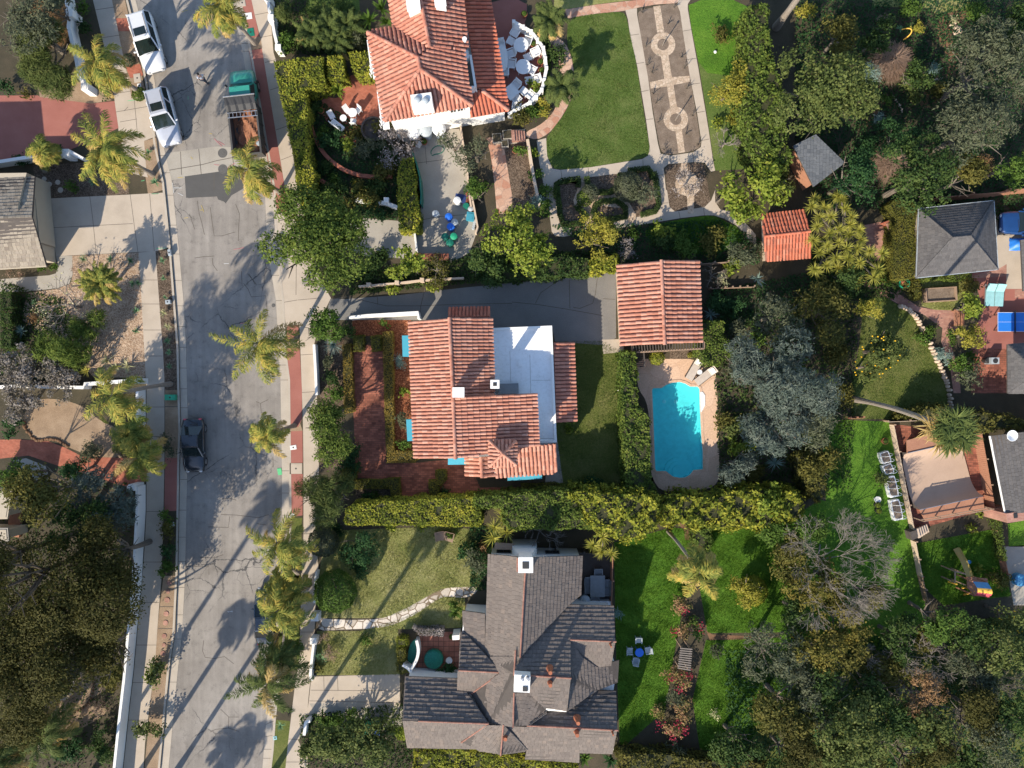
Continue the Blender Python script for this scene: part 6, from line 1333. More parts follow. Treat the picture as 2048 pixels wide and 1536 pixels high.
for s,l,r in (('T4 1250,540','agave topmost in the mulch strip by the kerb',10),('T4 1255,675','small agave second in the mulch strip',7),('T4 1270,822','smallest agave in the mulch strip',6),('T4 1255,945','pale striped agave in the mulch strip',12),('T4 1285,1050','broad agave below the pale striped one',11),('T4 1285,1160','agave in the lower mulch strip',9),('T4 1295,1245','agave near the foot of the mulch strip',8),('T4 1300,1350','last shaded agave of the mulch strip',8)):
 rosette(s,r,'varieg' if 'striped' in l else 'agave',l,24,.08,.2,group='agaves in the mulch strip by the kerb')
for s,l,r in (('T0 715,1395','shaded agave below the drooping palm fronds',12),('T0 1190,1400','grey green agave at the corner of the driveway',13),('T0 1140,1165','leafy agave beside the silver car',8)):
 rosette(s,r,'agave',l,28,.09,.1)
rosette('R4 500,1215',13,'agave','pale agave on the grass below the lower driveway',30,.07,.5)
for s,l,r,k in (('T1 870,140','large banana plant beside the orange tiled roof',26,'green'),('T1 960,60','banana plant at the top beside the orange tiled roof',24,'green'),('T1 1000,160','third banana plant against the orange tiled roof',18,'green'),('T13 1530,350','broad leaved plant by the doorway of the brown house',15,'green'),('T1 620,690','red tinged broad leaved plant on the brick patio',22,'bright'),('T14 560,1470','broad leaved plant at the bottom below the shingle roof',20,'green'),('T14 760,1480','dark strap leaved plant at the bottom edge',22,'deep')):
 rosette(s,r,k,l,26,.24,.9,tilt=(.2,1.2),droop=.6,name='banana_plant')

# ================================================================ shrubs
for s,r,h,k,l in (
 ('T0 985,460',13,.8,'roundgrey','round clipped bush beside the upper white car'),('T0 1065,720',14,.5,'round','low round bush under the leaning palm trunk'),('T0 650,40',15,.9,'green','green shrub beside the top of the shaded white wall'),('T0 665,210',16,.8,'dark','dark shrub between white wall and pavement'),('T0 830,720',12,.8,'dark','dark shrub at the white wall end'),
 ('T0 180,1235',16,.8,'deep','dark shrub below the red driveway at the left'),('T0 450,1180',18,.9,'deep','dark shrub below the red driveway at the right'),('T0 60,640',18,1.2,'deep','dark shrub with berries at the left edge'),('T0 200,700',10,.6,'olive','small olive shrub above the red driveway'),('T0 530,1430',12,.5,'green','small green shrub among the stepping stones'),
 ('T1 220,100',25,1.9,'fine','olive brown bush behind the white street balustrade'),('T1 250,315',23,1.5,'green','bright green bush behind the white street balustrade'),('T1 400,330',22,1.3,'dark','dark bush left of the lowest cycad'),('T1 640,350',24,1.3,'dark','dark bush above the short hedge block'),('T1 800,300',20,1.3,'grey','grey green bush under the banana plants'),
 ('T1 440,620',20,1.2,'deep','dark shrub inside the L shaped hedge'),('T1 430,860',18,1.2,'dark','shaded shrub below the first inside the hedge'),('T1 500,1030',17,.9,'green','fern like shrub left of the white garden bench'),('T1 580,1080',24,1.2,'deep','blue green shrub below the white garden bench'),('T1 700,1110',16,.8,'bright','bright low shrub by the curved brick kerb'),('T1 770,1020',15,.8,'olive','olive shrub at the foot of the brick patio'),('T1 890,1120',30,1.6,'grey','grey green shrub below the round planter'),('T1 990,960',18,1.2,'olive','olive shrub against the white house corner'),('T1 1020,1290',26,1.2,'olive','olive shrub above the lower curved brick wall'),
 ('T1 610,1390',17,.7,'green','green shrub between the two curved brick walls'),('T1 520,1290',20,.9,'dark','dark shrub beside the long curved brick wall'),('T1 755,1405',8,.5,'yellow','tiny yellow shrub between the curved brick walls'),('T1 560,1480',34,1.2,'dark','wide dark shrub at the bottom of the L shaped hedge'),('T1 860,1460',30,.9,'dark','dark ground shrub beside the ragged white wall'),('T5 800,60',28,1.2,'olive','olive shrub above the ragged white wall'),('T5 900,160',24,1.0,'deep','dark shrub below the ragged white wall'),
 ('T5 880,590',30,1.5,'dark','dark shrub beside the vivid yellow green tree'),('T5 960,540',24,1.3,'dark','dark shrub at the edge of the upper concrete drive'),('T5 1700,560',40,1.8,'dark','broad dark shrub below the bins'),('T5 1060,760',13,.7,'bright','trailing green shrub on the drive wall'),('T5 1370,720',18,.9,'bright','yellow green trailing shrub at the end of the drive wall'),
 ('T5 700,1070',20,1.5,'dark','dark shrub beside the dense ball tree'),('T5 580,1430',20,1.1,'dark','dark green shrub behind the white front wall'),('T5 560,1310',16,.6,'grey','sparse grey shrub below the silver yucca'),('T9 590,90',24,1.4,'green','green shrub above the round glossy tree'),('T9 700,620',30,1.2,'deep','dark shrub below the round glossy tree'),('T5 1110,1310',14,.6,'feather','spiky grey green shrub on the bark mulch'),('T5 995,1030',9,.4,'green','small plant on the bark by the white wall'),('T9 1125,300',22,1.5,'grey','grey green bush beside the left turquoise awning'),('T9 1155,490',14,.9,'green','bright green rounded bush below the left turquoise awning'),('T9 1135,80',8,.4,'bright','tiny yellow green plant on the bark mulch'),('T9 840,880',12,.6,'deep','dark plant in the bed at the foot of the court'),('T9 910,910',14,.5,'green','second plant in the bed at the foot of the court'),('T9 1440,880',14,.6,'deep','dark plant by the stepped hedge'),
 ('T9 1500,1180',14,.7,'green','shrub beside the two garden chairs'),('T9 1640,1290',26,1.0,'deep','shaded green shrub left of the white bay'),('T9 1740,1280',14,.8,'drybrown','rust brown shrub left of the white bay'),('T9 1690,1400',26,1.3,'grey','grey green shrub against the brown house wall'),('T9 640,1150',20,.8,'deep','dark shrub at the corner of the yellow hedge'),('T9 1040,1130',10,.5,'bright','small bright plant under the yellow hedge'),('T9 1280,1125',9,.4,'bright','small bright plant under the middle of the yellow hedge'),('T9 760,1420',26,.9,'deep','dark shrub at the shaded corner of the dry lawn'),('T9 250,1430',18,.7,'green','green shrub under the big yellow palm'),('T13 240,60',14,.8,'green','green shrub beside the pavement under the low palm'),
 ('T13 540,530',16,.9,'dry','dry brown shrub behind the low white wall'),('T13 560,640',20,.9,'dry','dead looking shrub in the small lower lawn'),('T13 490,680',12,.7,'agave','pale green plant by the low white wall'),('T13 480,770',10,.5,'olive','small olive plant at the corner of the driveway wall'),('T13 830,560',12,.6,'green','small green shrub on the lower front lawn'),('T13 280,620',24,.8,'green','green ground shrub between pavement and road'),('T13 1540,300',16,.8,'green','flowering shrub beside the house doorway'),('T13 520,1160',28,1.0,'green','green shrub inside the curved white wall end'),('T13 700,1180',26,1.3,'green','green shrub beside the wheelie bins'),('T13 1100,1270',24,1.6,'bright','bright shrub at the corner of the shingle roof'),('T13 440,1390',24,1.3,'oak','leafy shrub beside the lower pavement'),('T13 1480,780',24,.6,'deep','dark low shrub at the foot of the tiled patio'),
 ('T12 1285,20',14,1.1,'green','green shrub topmost of three on the parkway'),('T8 1285,1050',15,1.1,'green','bright green shrub beside the red parkway paving'),('T8 1290,1190',18,1.0,'olive','olive shrub below the bright green one on the parkway'),('T8 1295,1320',17,1.1,'deep','deep green shrub on the shaded parkway'),('T8 1290,1430',16,1.0,'green','green shrub lowest of the shaded parkway'),('T8 1285,520',20,1.2,'grey','grey flowering shrub beside the blue black car'),('T12 1215,800',25,1.7,'oak','leafy bush on the parkway under a palm shadow'),('T12 1150,1230',26,1.7,'oak','large leafy bush beside the lower pavement'),('T12 1150,830',11,.9,'bright','light green shrub left of the parkway bush'),
 ('T8 1000,340',17,1.4,'yellow','yellow shrub against the inside of the white wall'),('T8 985,250',14,1.2,'yellow','upper yellow shrub against the white wall'),('T8 680,530',26,.7,'grey','grey shrub at the edge of the brick path'),('T8 520,720',20,.8,'dry','autumn coloured shrub below the brick path'),('T8 80,320',26,1.4,'deep','dark shrub left of the sandy patch'),('T8 920,510',10,.6,'green','small shrub at the stone edged bed'),('T12 760,1050',24,.8,'dry','dry mound shrub in the sandy garden'),('T12 850,830',30,1.5,'olive','olive shrub beside the white wall in the sandy garden'),('T12 780,1340',36,1.6,'dark','dark shrub at the bottom by the white wall'),('T12 150,1370',24,.9,'green','green shrub in the bottom left corner'),('T12 560,1420',40,1.4,'deep','deep green shrub at the bottom left'),('T12 480,930',12,.5,'green','small green plant inside the stone ring'),
 ('T4 590,620',12,.5,'dry','dry shrub beside the shaggy yucca palm'),('T4 250,970',15,.7,'drybrown','reddish shrub in the shaded gravel'),('T4 420,590',8,.4,'green','small plant at the end of the house bed'),('T4 320,610',10,.4,'green','second plant in the bed below the tan roof'),('T4 150,635',12,.4,'dry','third plant in the bed below the tan roof'),('T4 60,640',10,.4,'dry','leftmost plant in the bed below the tan roof'),
 ('T2 1610,240',20,1.0,'olive','small yellow green shrub on the bright lawn'),('T2 1680,900',16,1.0,'yellow','yellow shrub below the yellow leaved tree'),('T2 1590,930',12,.7,'bright','bright strap leaved shrub by the path'),('T2 180,660',14,.8,'bright','bright shrub at the foot of the balustrade'),('T2 270,810',20,.9,'yellow','orange flowering shrub beside the flagstone path'),('T2 180,880',22,.9,'green','green shrub below the balustrade'),('T2 40,900',26,1.2,'olive','olive shrub at the steps by the balustrade'),('T2 300,420',26,.9,'dark','dark ivy shrub right of the balustrade'),('T2 230,290',24,.9,'dark','dark shrub behind the brown tipped palm'),
 ('T2 80,1150',14,.9,'green','potted green shrub at the foot of the steps'),('T2 170,1170',13,.6,'bright','bright shrub on the narrow path edge'),('T2 190,1350',16,.7,'green','ivy shrub along the terrace wall'),('T2 230,1460',17,.8,'green','lower ivy shrub along the terrace wall'),('T6 250,120',20,.9,'green','ivy shrub left of the grey path corner'),('T6 170,90',16,.9,'feather','dark feathery shrub beside the stone path'),('T1 1690,1470',24,1.1,'green','green shrub right of the concrete yard'),
 ('T2 600,1480',18,1.5,'roundgrey','clipped grey green ball on the left ring path'),('T2 900,1430',30,1.8,'roundgrey','large grey clipped ball above the right ring path'),('T6 560,60',16,1.3,'round','clipped upright bush in the cobbled ring'),
 ('T6 1155,315',18,1.4,'bright','yellow green shrub on the shaded strip'),('T6 1310,430',30,1.6,'green','green shrub above the garage roof'),('T6 1150,420',24,1.4,'dark','dark shrub left of the green one above the garage'),('T6 1540,400',28,1.6,'olive','olive shrub at the end of the shaded lawn'),('T6 900,470',24,1.4,'lilac','grey flowering shrub above the garage corner'),('T6 930,320',12,.7,'green','small green shrub below the grey path'),('T6 1790,510',36,2.4,'grey','pale feathery round shrub left of the pavilion'),('T6 1600,720',18,1.1,'varieg','pale shrub in the vegetable garden'),('T6 1670,610',22,.6,'bright','bright grass shrub in the vegetable garden'),('T6 1530,870',26,.9,'deep','dark shrub right of the garage'),('T6 1680,880',30,1.0,'deep','dark shrub inside the fenced vegetable garden'),('T6 1750,1080',28,1.8,'grey','grey green shrub above the loungers'),('T6 1910,1130',20,.9,'green','green shrub among the grove edge'),('T6 1680,1370',26,1.5,'grey','grey bush right of the loungers'),
 ('PO 336,248',15,1.7,'roundyellow','bright yellow clipped dome at the head of the pool'),('PO 632,226',5,.4,'roundyellow','tiny pale green ball in the pebble bed'),('T10 1700,420',26,1.6,'oak','yellow flecked shrub right of the pool'),('T10 1630,300',20,1.2,'olive','olive shrub at the right edge of the pool deck'),('T10 1760,500',26,1.5,'bright','bright shrub under the palm shadow by the pool'),('T10 440,370',10,.5,'bright','small bright shrub at the house corner'),('T10 590,830',36,.9,'deep','low dark shrub along the foot of the shaded lawn'),('T10 1880,720',26,1.3,'olive','olive shrub at the lower edge of the grove'),
 ('T10 1350,1480',22,1.1,'bougain','reddish shrub under the very tall palm'),('T14 1320,280',24,1.3,'bougain','pink flowering bush topmost below the palm'),('T14 1300,460',26,1.5,'bougain','pink flowering bush above the timber arbour'),('T14 1390,470',22,1.4,'green','dark leafy bush beside the pink flowers'),('T14 1290,830',28,1.5,'bougain','pink flowering bush below the timber arbour'),('T14 1280,960',28,1.4,'grey','grey leafed bush in the flowering row'),('T14 1310,1100',26,1.4,'bougain','rust coloured bush in the flowering row'),('T14 1230,1240',26,1.4,'bougain','pink flowering bush at the lower end of the row'),('T14 1280,1400',24,1.4,'grey','grey olive bush at the end of the flowering row'),('T14 1130,1070',22,.6,'bougain','low rusty ground shrub on the meadow'),
 ('T14 1580,620',18,1.0,'grey','grey spiky shrub in the lower meadow'),('T14 1560,1110',12,.7,'varieg','pale shrub at the foot of the lower meadow'),('T14 800,350',10,.5,'feather','fine grass shrub by the dark deck corner'),('T14 1850,180',30,1.4,'roundyellow','rounded golden bush on the meadow edge'),('T11 870,760',18,.9,'citrus','small citrus shrub beside the hooped planters'),
 ('T7 910,690',20,1.0,'green','green shrub between the two brick paths'),('T7 1120,760',16,.9,'olive','olive shrub beside the brick path junction'),('T7 1250,1080',26,.9,'green','long green shrub along the dry stone wall'),('T7 1370,1270',18,.8,'feather','grey spiky shrub along the narrow brick path'),('T7 1430,1120',16,1.0,'green','green shrub at the fork of the brick path'),('T7 1500,1300',24,1.2,'green','green shrub right of the narrow brick path'),('T7 1530,740',20,1.2,'olive','olive shrub right of the raised timber bed'),('T7 400,900',24,1.4,'grey','grey green shrub left of the sloping lawn'),('T7 560,1250',30,1.4,'olive','olive shrub right of the large cedar'),('T11 560,130',26,1.3,'olive','olive shrub beside the base of the tall fan palm'),('T11 350,420',26,1.4,'bright','yellow shrub at the corner of the shaded east lawn'),('T11 100,960',26,1.4,'yellow','yellow shrub at the end of the bushy hedge'),
 ('T3 900,160',16,.9,'dry','brown dry shrub near the top of the wild garden'),('T3 1050,80',26,1.3,'green','green shrub on the top lawn edge'),('T3 1165,240',16,1.0,'yellow','yellow green shrub by the curled agave'),('T3 1110,640',30,1.6,'oak','leafy bush between the two brown paths'),('T3 1250,530',12,.6,'feather','blue grey shrub in the forked path'),('T3 1330,690',22,1.0,'olive','olive shrub right of the forked path'),('T3 850,920',14,.5,'feather','blue grey shrub left of the narrow path'),('T3 920,760',14,.6,'green','green shrub at the path crossing'),('T3 1600,100',30,1.4,'green','green shrub at the top by the stone circle'),('T3 1430,160',8,.4,'varieg','pale plant beside the stone circle'),('T3 640,700',24,1.2,'dark','dark shrub beside the large oak'),('T3 780,560',22,.9,'feather','blue leafed shrub under the dead grass mound'),('T3 960,1000',24,1.2,'deep','deep green shrub above the lower dead grass mound'),('T3 800,1150',28,1.4,'deep','dark shrub right of the shed roof'),('T3 270,90',22,1.5,'yellow','yellow shrub beside the pale leaning trunk'),('T3 1620,1250',26,1.2,'drybrown','red brown shrub above the charcoal roof'),('T3 150,1440',34,1.8,'oak','leafy shrub below the shed corner'),
 ('SK 1080,1050',9,.5,'bright','small creeper at the corner of the skate ramp'),('SK 1000,1235',8,.5,'bright','small bright shrub at the edge of the play lawn'),('PL 1050,750',7,.8,'bright','little yellow green shrub beside the play tower'),('PL 1370,880',20,1.1,'palmdark' if False else 'olive','olive shrub against the fence of the play lawn')):
 shrub(s,r,h,k,l)
# pink flowers on the bushes
rng = nrng();fl = []
for s in ('T14 1320,335','T14 1240,485','T14 1455,470','T14 1230,855','T14 1350,825','T14 1130,1215','T14 1270,1200','T14 1330,1260','T14 1240,1300','T14 1290,930'):
 c = np.array(P1(s,1.6));k = 26;p = c + rng.normal(0,.22,(k,3)) * [1,1,.4];fl.append(leaf_quads(p,rng.normal(0,.5,(k,3)) + [0,0,1],.13 * rng.uniform(.7,1.3,k),.8,rng))
stuff(np_obj('bougainvillea_flowers',np.concatenate(fl),4,LM['pink']))
mound('T3 950,475',30,1.2,'dry','large mound of dead grey brown grass in the wild garden',1600,.8,.02);mound('T3 940,1265',28,1.1,'dry','smaller mound of dead grass right of the shed',1300,.7,.02);mound('T0 385,150',46,.9,'drybrown','brown dry thatch mound between conifer and white wall',2600,.4,.02,cat='dry grass')
mound('T7 360,900',14,.5,'dry','small dead grass clump left of the sloping lawn',300,.4)
# roses pruned to bare canes
rb0 = None
for i,(s,l) in enumerate((('T2 1000,100','top left'),('T2 1195,185','upper middle'),('T2 1245,60','top right'),('T2 1025,360','left by the upper ring'),('T2 1040,500','left below the upper ring'),('T2 1300,440','right below the upper ring'),('T2 1325,525','right above the cross path'),('T2 1075,560','left above the cross path'),('T2 1340,680','right below the cross path'),('T2 1085,720','left below the cross path'),('T2 1110,790','left above the lower ring'),('T2 1390,890','right of the lower ring'),('T2 1130,940','left of the lower ring'),('T2 1335,1030','right below the lower ring'),('T2 1165,1150','bottom left'),('T2 1430,1110','bottom right'))):
 c = P1(s)
 rng = nrng();a = rng.uniform(0,6.28,9);pts = []
 b = MB()
 for q in a: b.tube([c,c + Vector((math.cos(q) * .12,math.sin(q) * .12,.25)),c + Vector((math.cos(q) * .28,math.sin(q) * .28,.42 + .1 * math.sin(q * 3)))],[.02,.016,.009],4)
 tag(b.build('rose_bush',MT['bark']),'bare pruned rose bush in the bed, %s' % l,'rose bush','pruned rose bushes')

# ================================================================ vehicles
def superloft(b,st,n=18,m=0,e=4.6):
 """body skin through cross-sections (y, half width, z low, z high)"""
 vs = []
 for y,w,z0,z1 in st:
  for j in range(n):
   a = 2 * math.pi * (j + .5) / n;c,s = math.cos(a),math.sin(a);f = (abs(c) ** e + abs(s) ** e) ** (-1 / e)
   vs.append((w * c * f,y,(z0 + z1) / 2 + (z1 - z0) / 2 * s * f))
 k = len(st);fs = [(i * n + j,(i + 1) * n + j,(i + 1) * n + (j + 1) % n,i * n + (j + 1) % n) for i in range(k - 1) for j in range(n)]
 return b.add(vs,fs + [tuple(range(n)),tuple(reversed(range((k - 1) * n,k * n)))],m)
def frustum(b,lo,hi,m=0):
 """lo / hi: (y rear, y front, half width, z)"""
 (a0,a1,w0,z0),(b0,b1,w1,z1) = lo,hi
 v = [(-w0,a0,z0),(w0,a0,z0),(w0,a1,z0),(-w0,a1,z0),(-w1,b0,z1),(w1,b0,z1),(w1,b1,z1),(-w1,b1,z1)]
 return b.add(v,[(3,2,1,0),(4,5,6,7),(0,1,5,4),(1,2,6,5),(2,3,7,6),(3,0,4,7)],m)
def car(label,loc,heading,paint,L=4.6,Wd=1.86,H=1.68,suv=True,sunroof=True,z0=-.12,cat='car',name='parked_car',glass='greenglass'):
 rz = math.atan2(heading[1],heading[0]) - math.pi / 2
 t = thing(name,label,cat,(loc[0],loc[1],z0),rz);hl,w = L / 2,Wd / 2;belt = H * .6
 b = MB()
 tail = [(-hl,w * .8,.42,belt * .86),(-hl + .08,w * .92,.3,belt * .97),(-hl + .5,w,.26,belt)] if suv else [(-hl,w * .74,.4,belt * .8),(-hl + .1,w * .9,.3,belt * .92),(-hl + .6,w,.24,belt * .98)]
 superloft(b,tail + [(0,w,.24,belt),(hl * .38,w,.25,belt * .99),(hl * .5,w * .99,.26,belt * .95),(hl * .75,w * .95,.27,belt * .86),(hl - .12,w * .84,.3,belt * .74),(hl - .02,w * .68,.36,belt * .62)])
 b.build('body',MT[paint],t,local=True,smooth=True)
 y0 = -hl + (.12 if suv else .55);y1 = hl * .42;r0 = -hl + (.34 if suv else 1.25);r1 = hl * .05;wt = w * .74;g0 = w * .93
 b = MB();frustum(b,(r0,r1,wt,H - .055),(r0 + .1,r1 - .12,wt * .9,H));frustum(b,(r0 - .02,r1 + .02,wt + .015,H - .11),(r0,r1,wt,H - .055))
 for s in (-1,1):
  for ya,yb in ((y1,r1),(y0 + .03,r0),(y0 + (y1 - y0) * .42,r0 + (r1 - r0) * .42)): b.bar((s * g0,ya,belt - .04),(s * (wt + .01),yb,H - .08),.09,.07)
 b.build('roof',MT[paint],t,local=True)
 b = MB();frustum(b,(y0,y1,g0 - .03,belt - .06),(r0,r1,wt - .01,H - .1));b.build('window',MT[glass],t,local=True)
 if sunroof: b = MB();b.box((0,r1 - .62,H + .004),(wt * 1.35,.62,.02));b.build('sunroof',MT['glass'],t,local=True)
 if suv:
  for s in (-1,1): b = MB();b.tube([(s * wt * .84,r0 + .25,H),(s * wt * .84,r0 + .3,H + .05),(s * wt * .84,r1 - .35,H + .05),(s * wt * .84,r1 - .3,H)],.022,6);b.build('roof_rail',MT['iron'],t,local=True)
 for s in (-1,1):
  b = MB();b.lathe((s * (w + .1),y1 - .35,belt + .02),[(.05,-.07),(.1,-.03),(.1,.05),(.05,.08)],8,sx=1.1,sy=.7);b.build('mirror',MT[paint],t,local=True)
  b = MB();b.lathe((s * w * .58,hl - .1,belt * .66),[(.04,-.07),(.15,-.02),(.15,.02),(.04,.06)],8,sy=.8);b.build('headlight',MT['steel'],t,local=True)
  b = MB();b.box((s * w * .68,-hl + .03,belt * .8),(.2,.1,.2));b.build('tail_light',MT['flagred'],t,local=True)
  for y in (-hl * .62,hl * .62):
   b = MB();n = 18;vs = [(s * (w - .25 + q * .22),y + .34 * math.cos(2 * math.pi * j / n),.34 + .34 * math.sin(2 * math.pi * j / n)) for q in (0,1) for j in range(n)]
   b.add(vs,[(j,(j + 1) % n,n + (j + 1) % n,n + j) for j in range(n)] + [tuple(range(n)),tuple(range(n,2 * n))]);wh = b.build('wheel',MT['black'],t,local=True)
   b = MB();vs = [(s * (w - .024),y + .21 * math.cos(2 * math.pi * j / n),.34 + .21 * math.sin(2 * math.pi * j / n)) for j in range(n)];b.add(vs,[tuple(range(n))]);b.build('rim',MT['steel'],wh,local=True)
 b = MB()
 for k in range(3): b.box((0,hl - .04,belt * .42 + k * .07),(w * .8,.06,.03))
 b.build('grille',MT['iron'],t,local=True)
 b = MB();b.bar((-.42,y1 - .02,belt - .005),(.2,y1 + .03,belt - .005),.02,.02);b.build('wiper',MT['black'],t,local=True)
 return t
def WC(s,z=.9): p = P1(s,z);return (p.x,p.y)
car('white car with a black sunroof, nearer the top of the picture',WC('CA 312,420'),(.278,-.96),'whitepaint',4.75)
car('silver white car parked below the other one by the red driveway',WC('CA 485,1188'),(.262,-.965),'silverpaint',4.55,H=1.74)
car('dark blue black car parked at the west kerb in tree shade',WC('T8 1478,505',.7),(.02,-1),'blackpaint',4.25,1.76,1.44,False,False,glass='glass')
car('navy car mostly hidden under palm fronds at the east kerb',WC('R4 388,372',.7),(-.02,1),'navypaint',4.5,1.8,1.46,False,False,glass='glass')
car('deep blue car beside the charcoal hipped roof',WC('F 2058,446',.7),(-1,.03),'bluepaint',4.5,1.84,1.46,False,False,z0=.01,glass='glass')
tr = thing('dump_truck','teal dump truck loaded with orange soil, a ladder across its bed','truck',(*WC('TR 455,800',1.4),-.12),math.radians(6.2))
b = MB();superloft(b,[(1.7,1.0,.5,1.25),(2.2,1.02,.45,1.45),(2.75,1.0,.45,1.5),(3.3,.96,.45,1.42),(3.75,.9,.5,1.25),(3.88,.8,.55,1.0)]);b.build('body',MT['teal'],tr,local=True,smooth=True)
b = MB();frustum(b,(1.25,2.75,.98,1.3),(1.45,2.2,.78,2.12));b.build('cab',MT['teal'],tr,local=True)
b = MB();b.add([(-.84,2.74,1.42),(.84,2.74,1.42),(.7,2.28,2.02),(-.7,2.28,2.02)],[(0,1,2,3)])
for s in (-1,1): b.add([(s * .975,1.5,1.42),(s * .975,2.55,1.42),(s * .82,2.2,2.0),(s * .83,1.55,2.0)],[(0,1,2,3)])
b.build('window',MT['greenglass'],tr,local=True)
for s in (-1,1): b = MB();b.box((s * 1.15,2.55,1.6),(.12,.1,.3));b.build('mirror',MT['iron'],tr,local=True)
BW,B0,B1,BH = 1.12,-3.0,.75,1.75
b = MB()
for s in (-1,1): b.box((s * BW,(B0 + B1) / 2,1.4),(.09,B1 - B0,1.0));b.box((s * (BW - .02),(B0 + B1) / 2,1.93),(.14,B1 - B0 + .1,.07))
b.box((0,B0,1.4),(BW * 2 + .09,.1,1.0));b.box((0,B1,1.6),(BW * 2 + .09,.09,1.4));b.box((0,(B0 + B1) / 2,.92),(BW * 2,B1 - B0,.08))
for k in range(4):
 for s in (-1,1): b.box((s * (BW + .07),B0 + .5 + k * .95,1.4),(.06,.1,.95))
b.build('dump_bed',MT['dump'],tr,local=True)
b = MB();n = 12;b.add([(-BW - .05 + (2 * BW + .1) * i / n,y,z + .03 * math.sin(i * 2.1) * (1 if y < .9 else 0)) for y,z in ((1.35,2.42),(.72,2.3),(.3,2.12)) for i in range(n + 1)],[(k * (n + 1) + i,k * (n + 1) + i + 1,(k + 1) * (n + 1) + i + 1,(k + 1) * (n + 1) + i) for k in range(2) for i in range(n)]);b.build('rolled_tarp',MT['iron'],tr,local=True)
b = MB();b.tube([(-BW - .1,1.36,2.43),(BW + .1,1.36,2.43)],.05,6);b.build('tarp_bar',MT['steel'],tr,local=True)
for s in (-1,1):
 for y in (-2.2,2.75):
  b = MB();n = 18;vs = [(s * (.72 + q * .32),y + .44 * math.cos(2 * math.pi * j / n),.44 + .44 * math.sin(2 * math.pi * j / n)) for q in (0,1) for j in range(n)];b.add(vs,[(j,(j + 1) % n,n + (j + 1) % n,n + j) for j in range(n)] + [tuple(range(n)),tuple(range(n,2 * n))]);wh = b.build('wheel',MT['black'],tr,local=True)
  b = MB();b.add([(s * 1.045,y + .24 * math.cos(2 * math.pi * j / n),.44 + .24 * math.sin(2 * math.pi * j / n)) for j in range(n)],[tuple(range(n))]);b.build('rim',MT['steel'],wh,local=True)
trm = Matrix.Translation(tr.location) @ Matrix.Rotation(math.radians(6.2),4,'Z')
def TRW(x,y,z): return trm @ Vector((x,y,z))
b = MB();N = 22;rnd = random.Random(4);hs = {}
for i in range(N + 1):
 for j in range(N + 1):
  u,v = i / N,j / N;h = 1.0 + .55 * math.exp(-((u - .78) ** 2) * 6) * math.exp(-((v - .55) ** 2) * 5) + .12 * math.sin(u * 17 + v * 5) * math.sin(v * 13) + rnd.uniform(-.05,.05)
  hs[i,j] = TRW(-BW + .06 + (2 * BW - .12) * u,B0 + .06 + (B1 - B0 - .12) * v,h)
b.add([hs[i,j] for i in range(N + 1) for j in range(N + 1)],[(i * (N + 1) + j,(i + 1) * (N + 1) + j,(i + 1) * (N + 1) + j + 1,i * (N + 1) + j + 1) for i in range(N) for j in range(N)])
tag(b.build('soil_load',MT['dirtload']),'orange brown soil heaped in the bed of the teal truck','soil')
b = MB();
for y in (-.12,.26): b.bar(TRW(-BW - .05,y,2.0),TRW(BW + .05,y - .04,2.0),.06,.05)
for k in range(8): b.bar(TRW(-BW + .1 + k * .29,-.12,2.0),TRW(-BW + .1 + k * .29,.25,2.0),.035,.035)
tag(b.build('ladder',MT['steel']),'aluminium ladder laid across the truck bed behind the cab','ladder')
c = TRW(.85,-2.15,1.25);b = MB();b.lathe(c,[(.16,0),(.18,.3),(.16,.34)],12);tag(b.build('bucket',MT['bingrey']),'grey bucket standing on the soil in the truck bed','bucket')
# ================================================================ a person crossing the street
def skin_body(name,verts,edges,radii,m,parent,root=0):
 me = bpy.data.meshes.new(name);me.from_pydata(verts,edges,[]);o = bpy.data.objects.new(name,me);COL.objects.link(o);o.parent = parent;me.materials.append(m)
 md = o.modifiers.new('skin','SKIN');md.use_smooth_shade = True
 for i,v in enumerate(me.skin_vertices[0].data): v.radius = radii[i] if hasattr(radii[i],'__len__') else (radii[i],) * 2;v.use_root = (i == root)
 s = o.modifiers.new('subsurf','SUBSURF');s.levels = 1;s.render_levels = 2;return o
pc = P1('CA 935,845',0);per = thing('person','person in a pale blue shirt and dark trousers walking across the street','person',(pc.x,pc.y,-.13),math.radians(20))
V = [(0,0,.95),(0,0,1.2),(0,.02,1.42),(0,.03,1.53),(0,.05,1.62),(0,.05,1.73)];E = [(0,1),(1,2),(2,3),(3,4),(4,5)];R_ = [(.15,.11),(.14,.1),(.16,.1),.055,.085,.075]
for s,ph in ((-1,1),(1,-1)):
 i = len(V);V += [(s * .1,.03 * ph,.88),(s * .1,.16 * ph,.5),(s * .1,.12 * ph - .08,.09),(s * .1,.12 * ph + .1,.04)];E += [(0,i),(i,i + 1),(i + 1,i + 2),(i + 2,i + 3)];R_ += [.09,.06,.042,.035]
 i = len(V);V += [(s * .2,.02,1.4),(s * .25,-.1 * ph,1.14),(s * .26,-.12 * ph + .14,.92),(s * .26,-.12 * ph + .18,.85)];E += [(2,i),(i,i + 1),(i + 1,i + 2),(i + 2,i + 3)];R_ += [.055,.042,.03,(.035,.018)]
 hnd = i + 3;hx,hy,hz = V[hnd]
 for f in range(4): k = len(V);V += [(hx + (f - 1.5) * .02,hy + .035,hz - .05),(hx + (f - 1.5) * .022,hy + .03,hz - .09 - .008 * (f in (1,2)))];E += [(hnd,k),(k,k + 1)];R_ += [.009,.008]
 k = len(V);V += [(hx - s * .035,hy + .04,hz - .015),(hx - s * .045,hy + .055,hz - .045)];E += [(hnd,k),(k,k + 1)];R_ += [.011,.009]
body = skin_body('body',V,E,R_,MT['skin'],per)
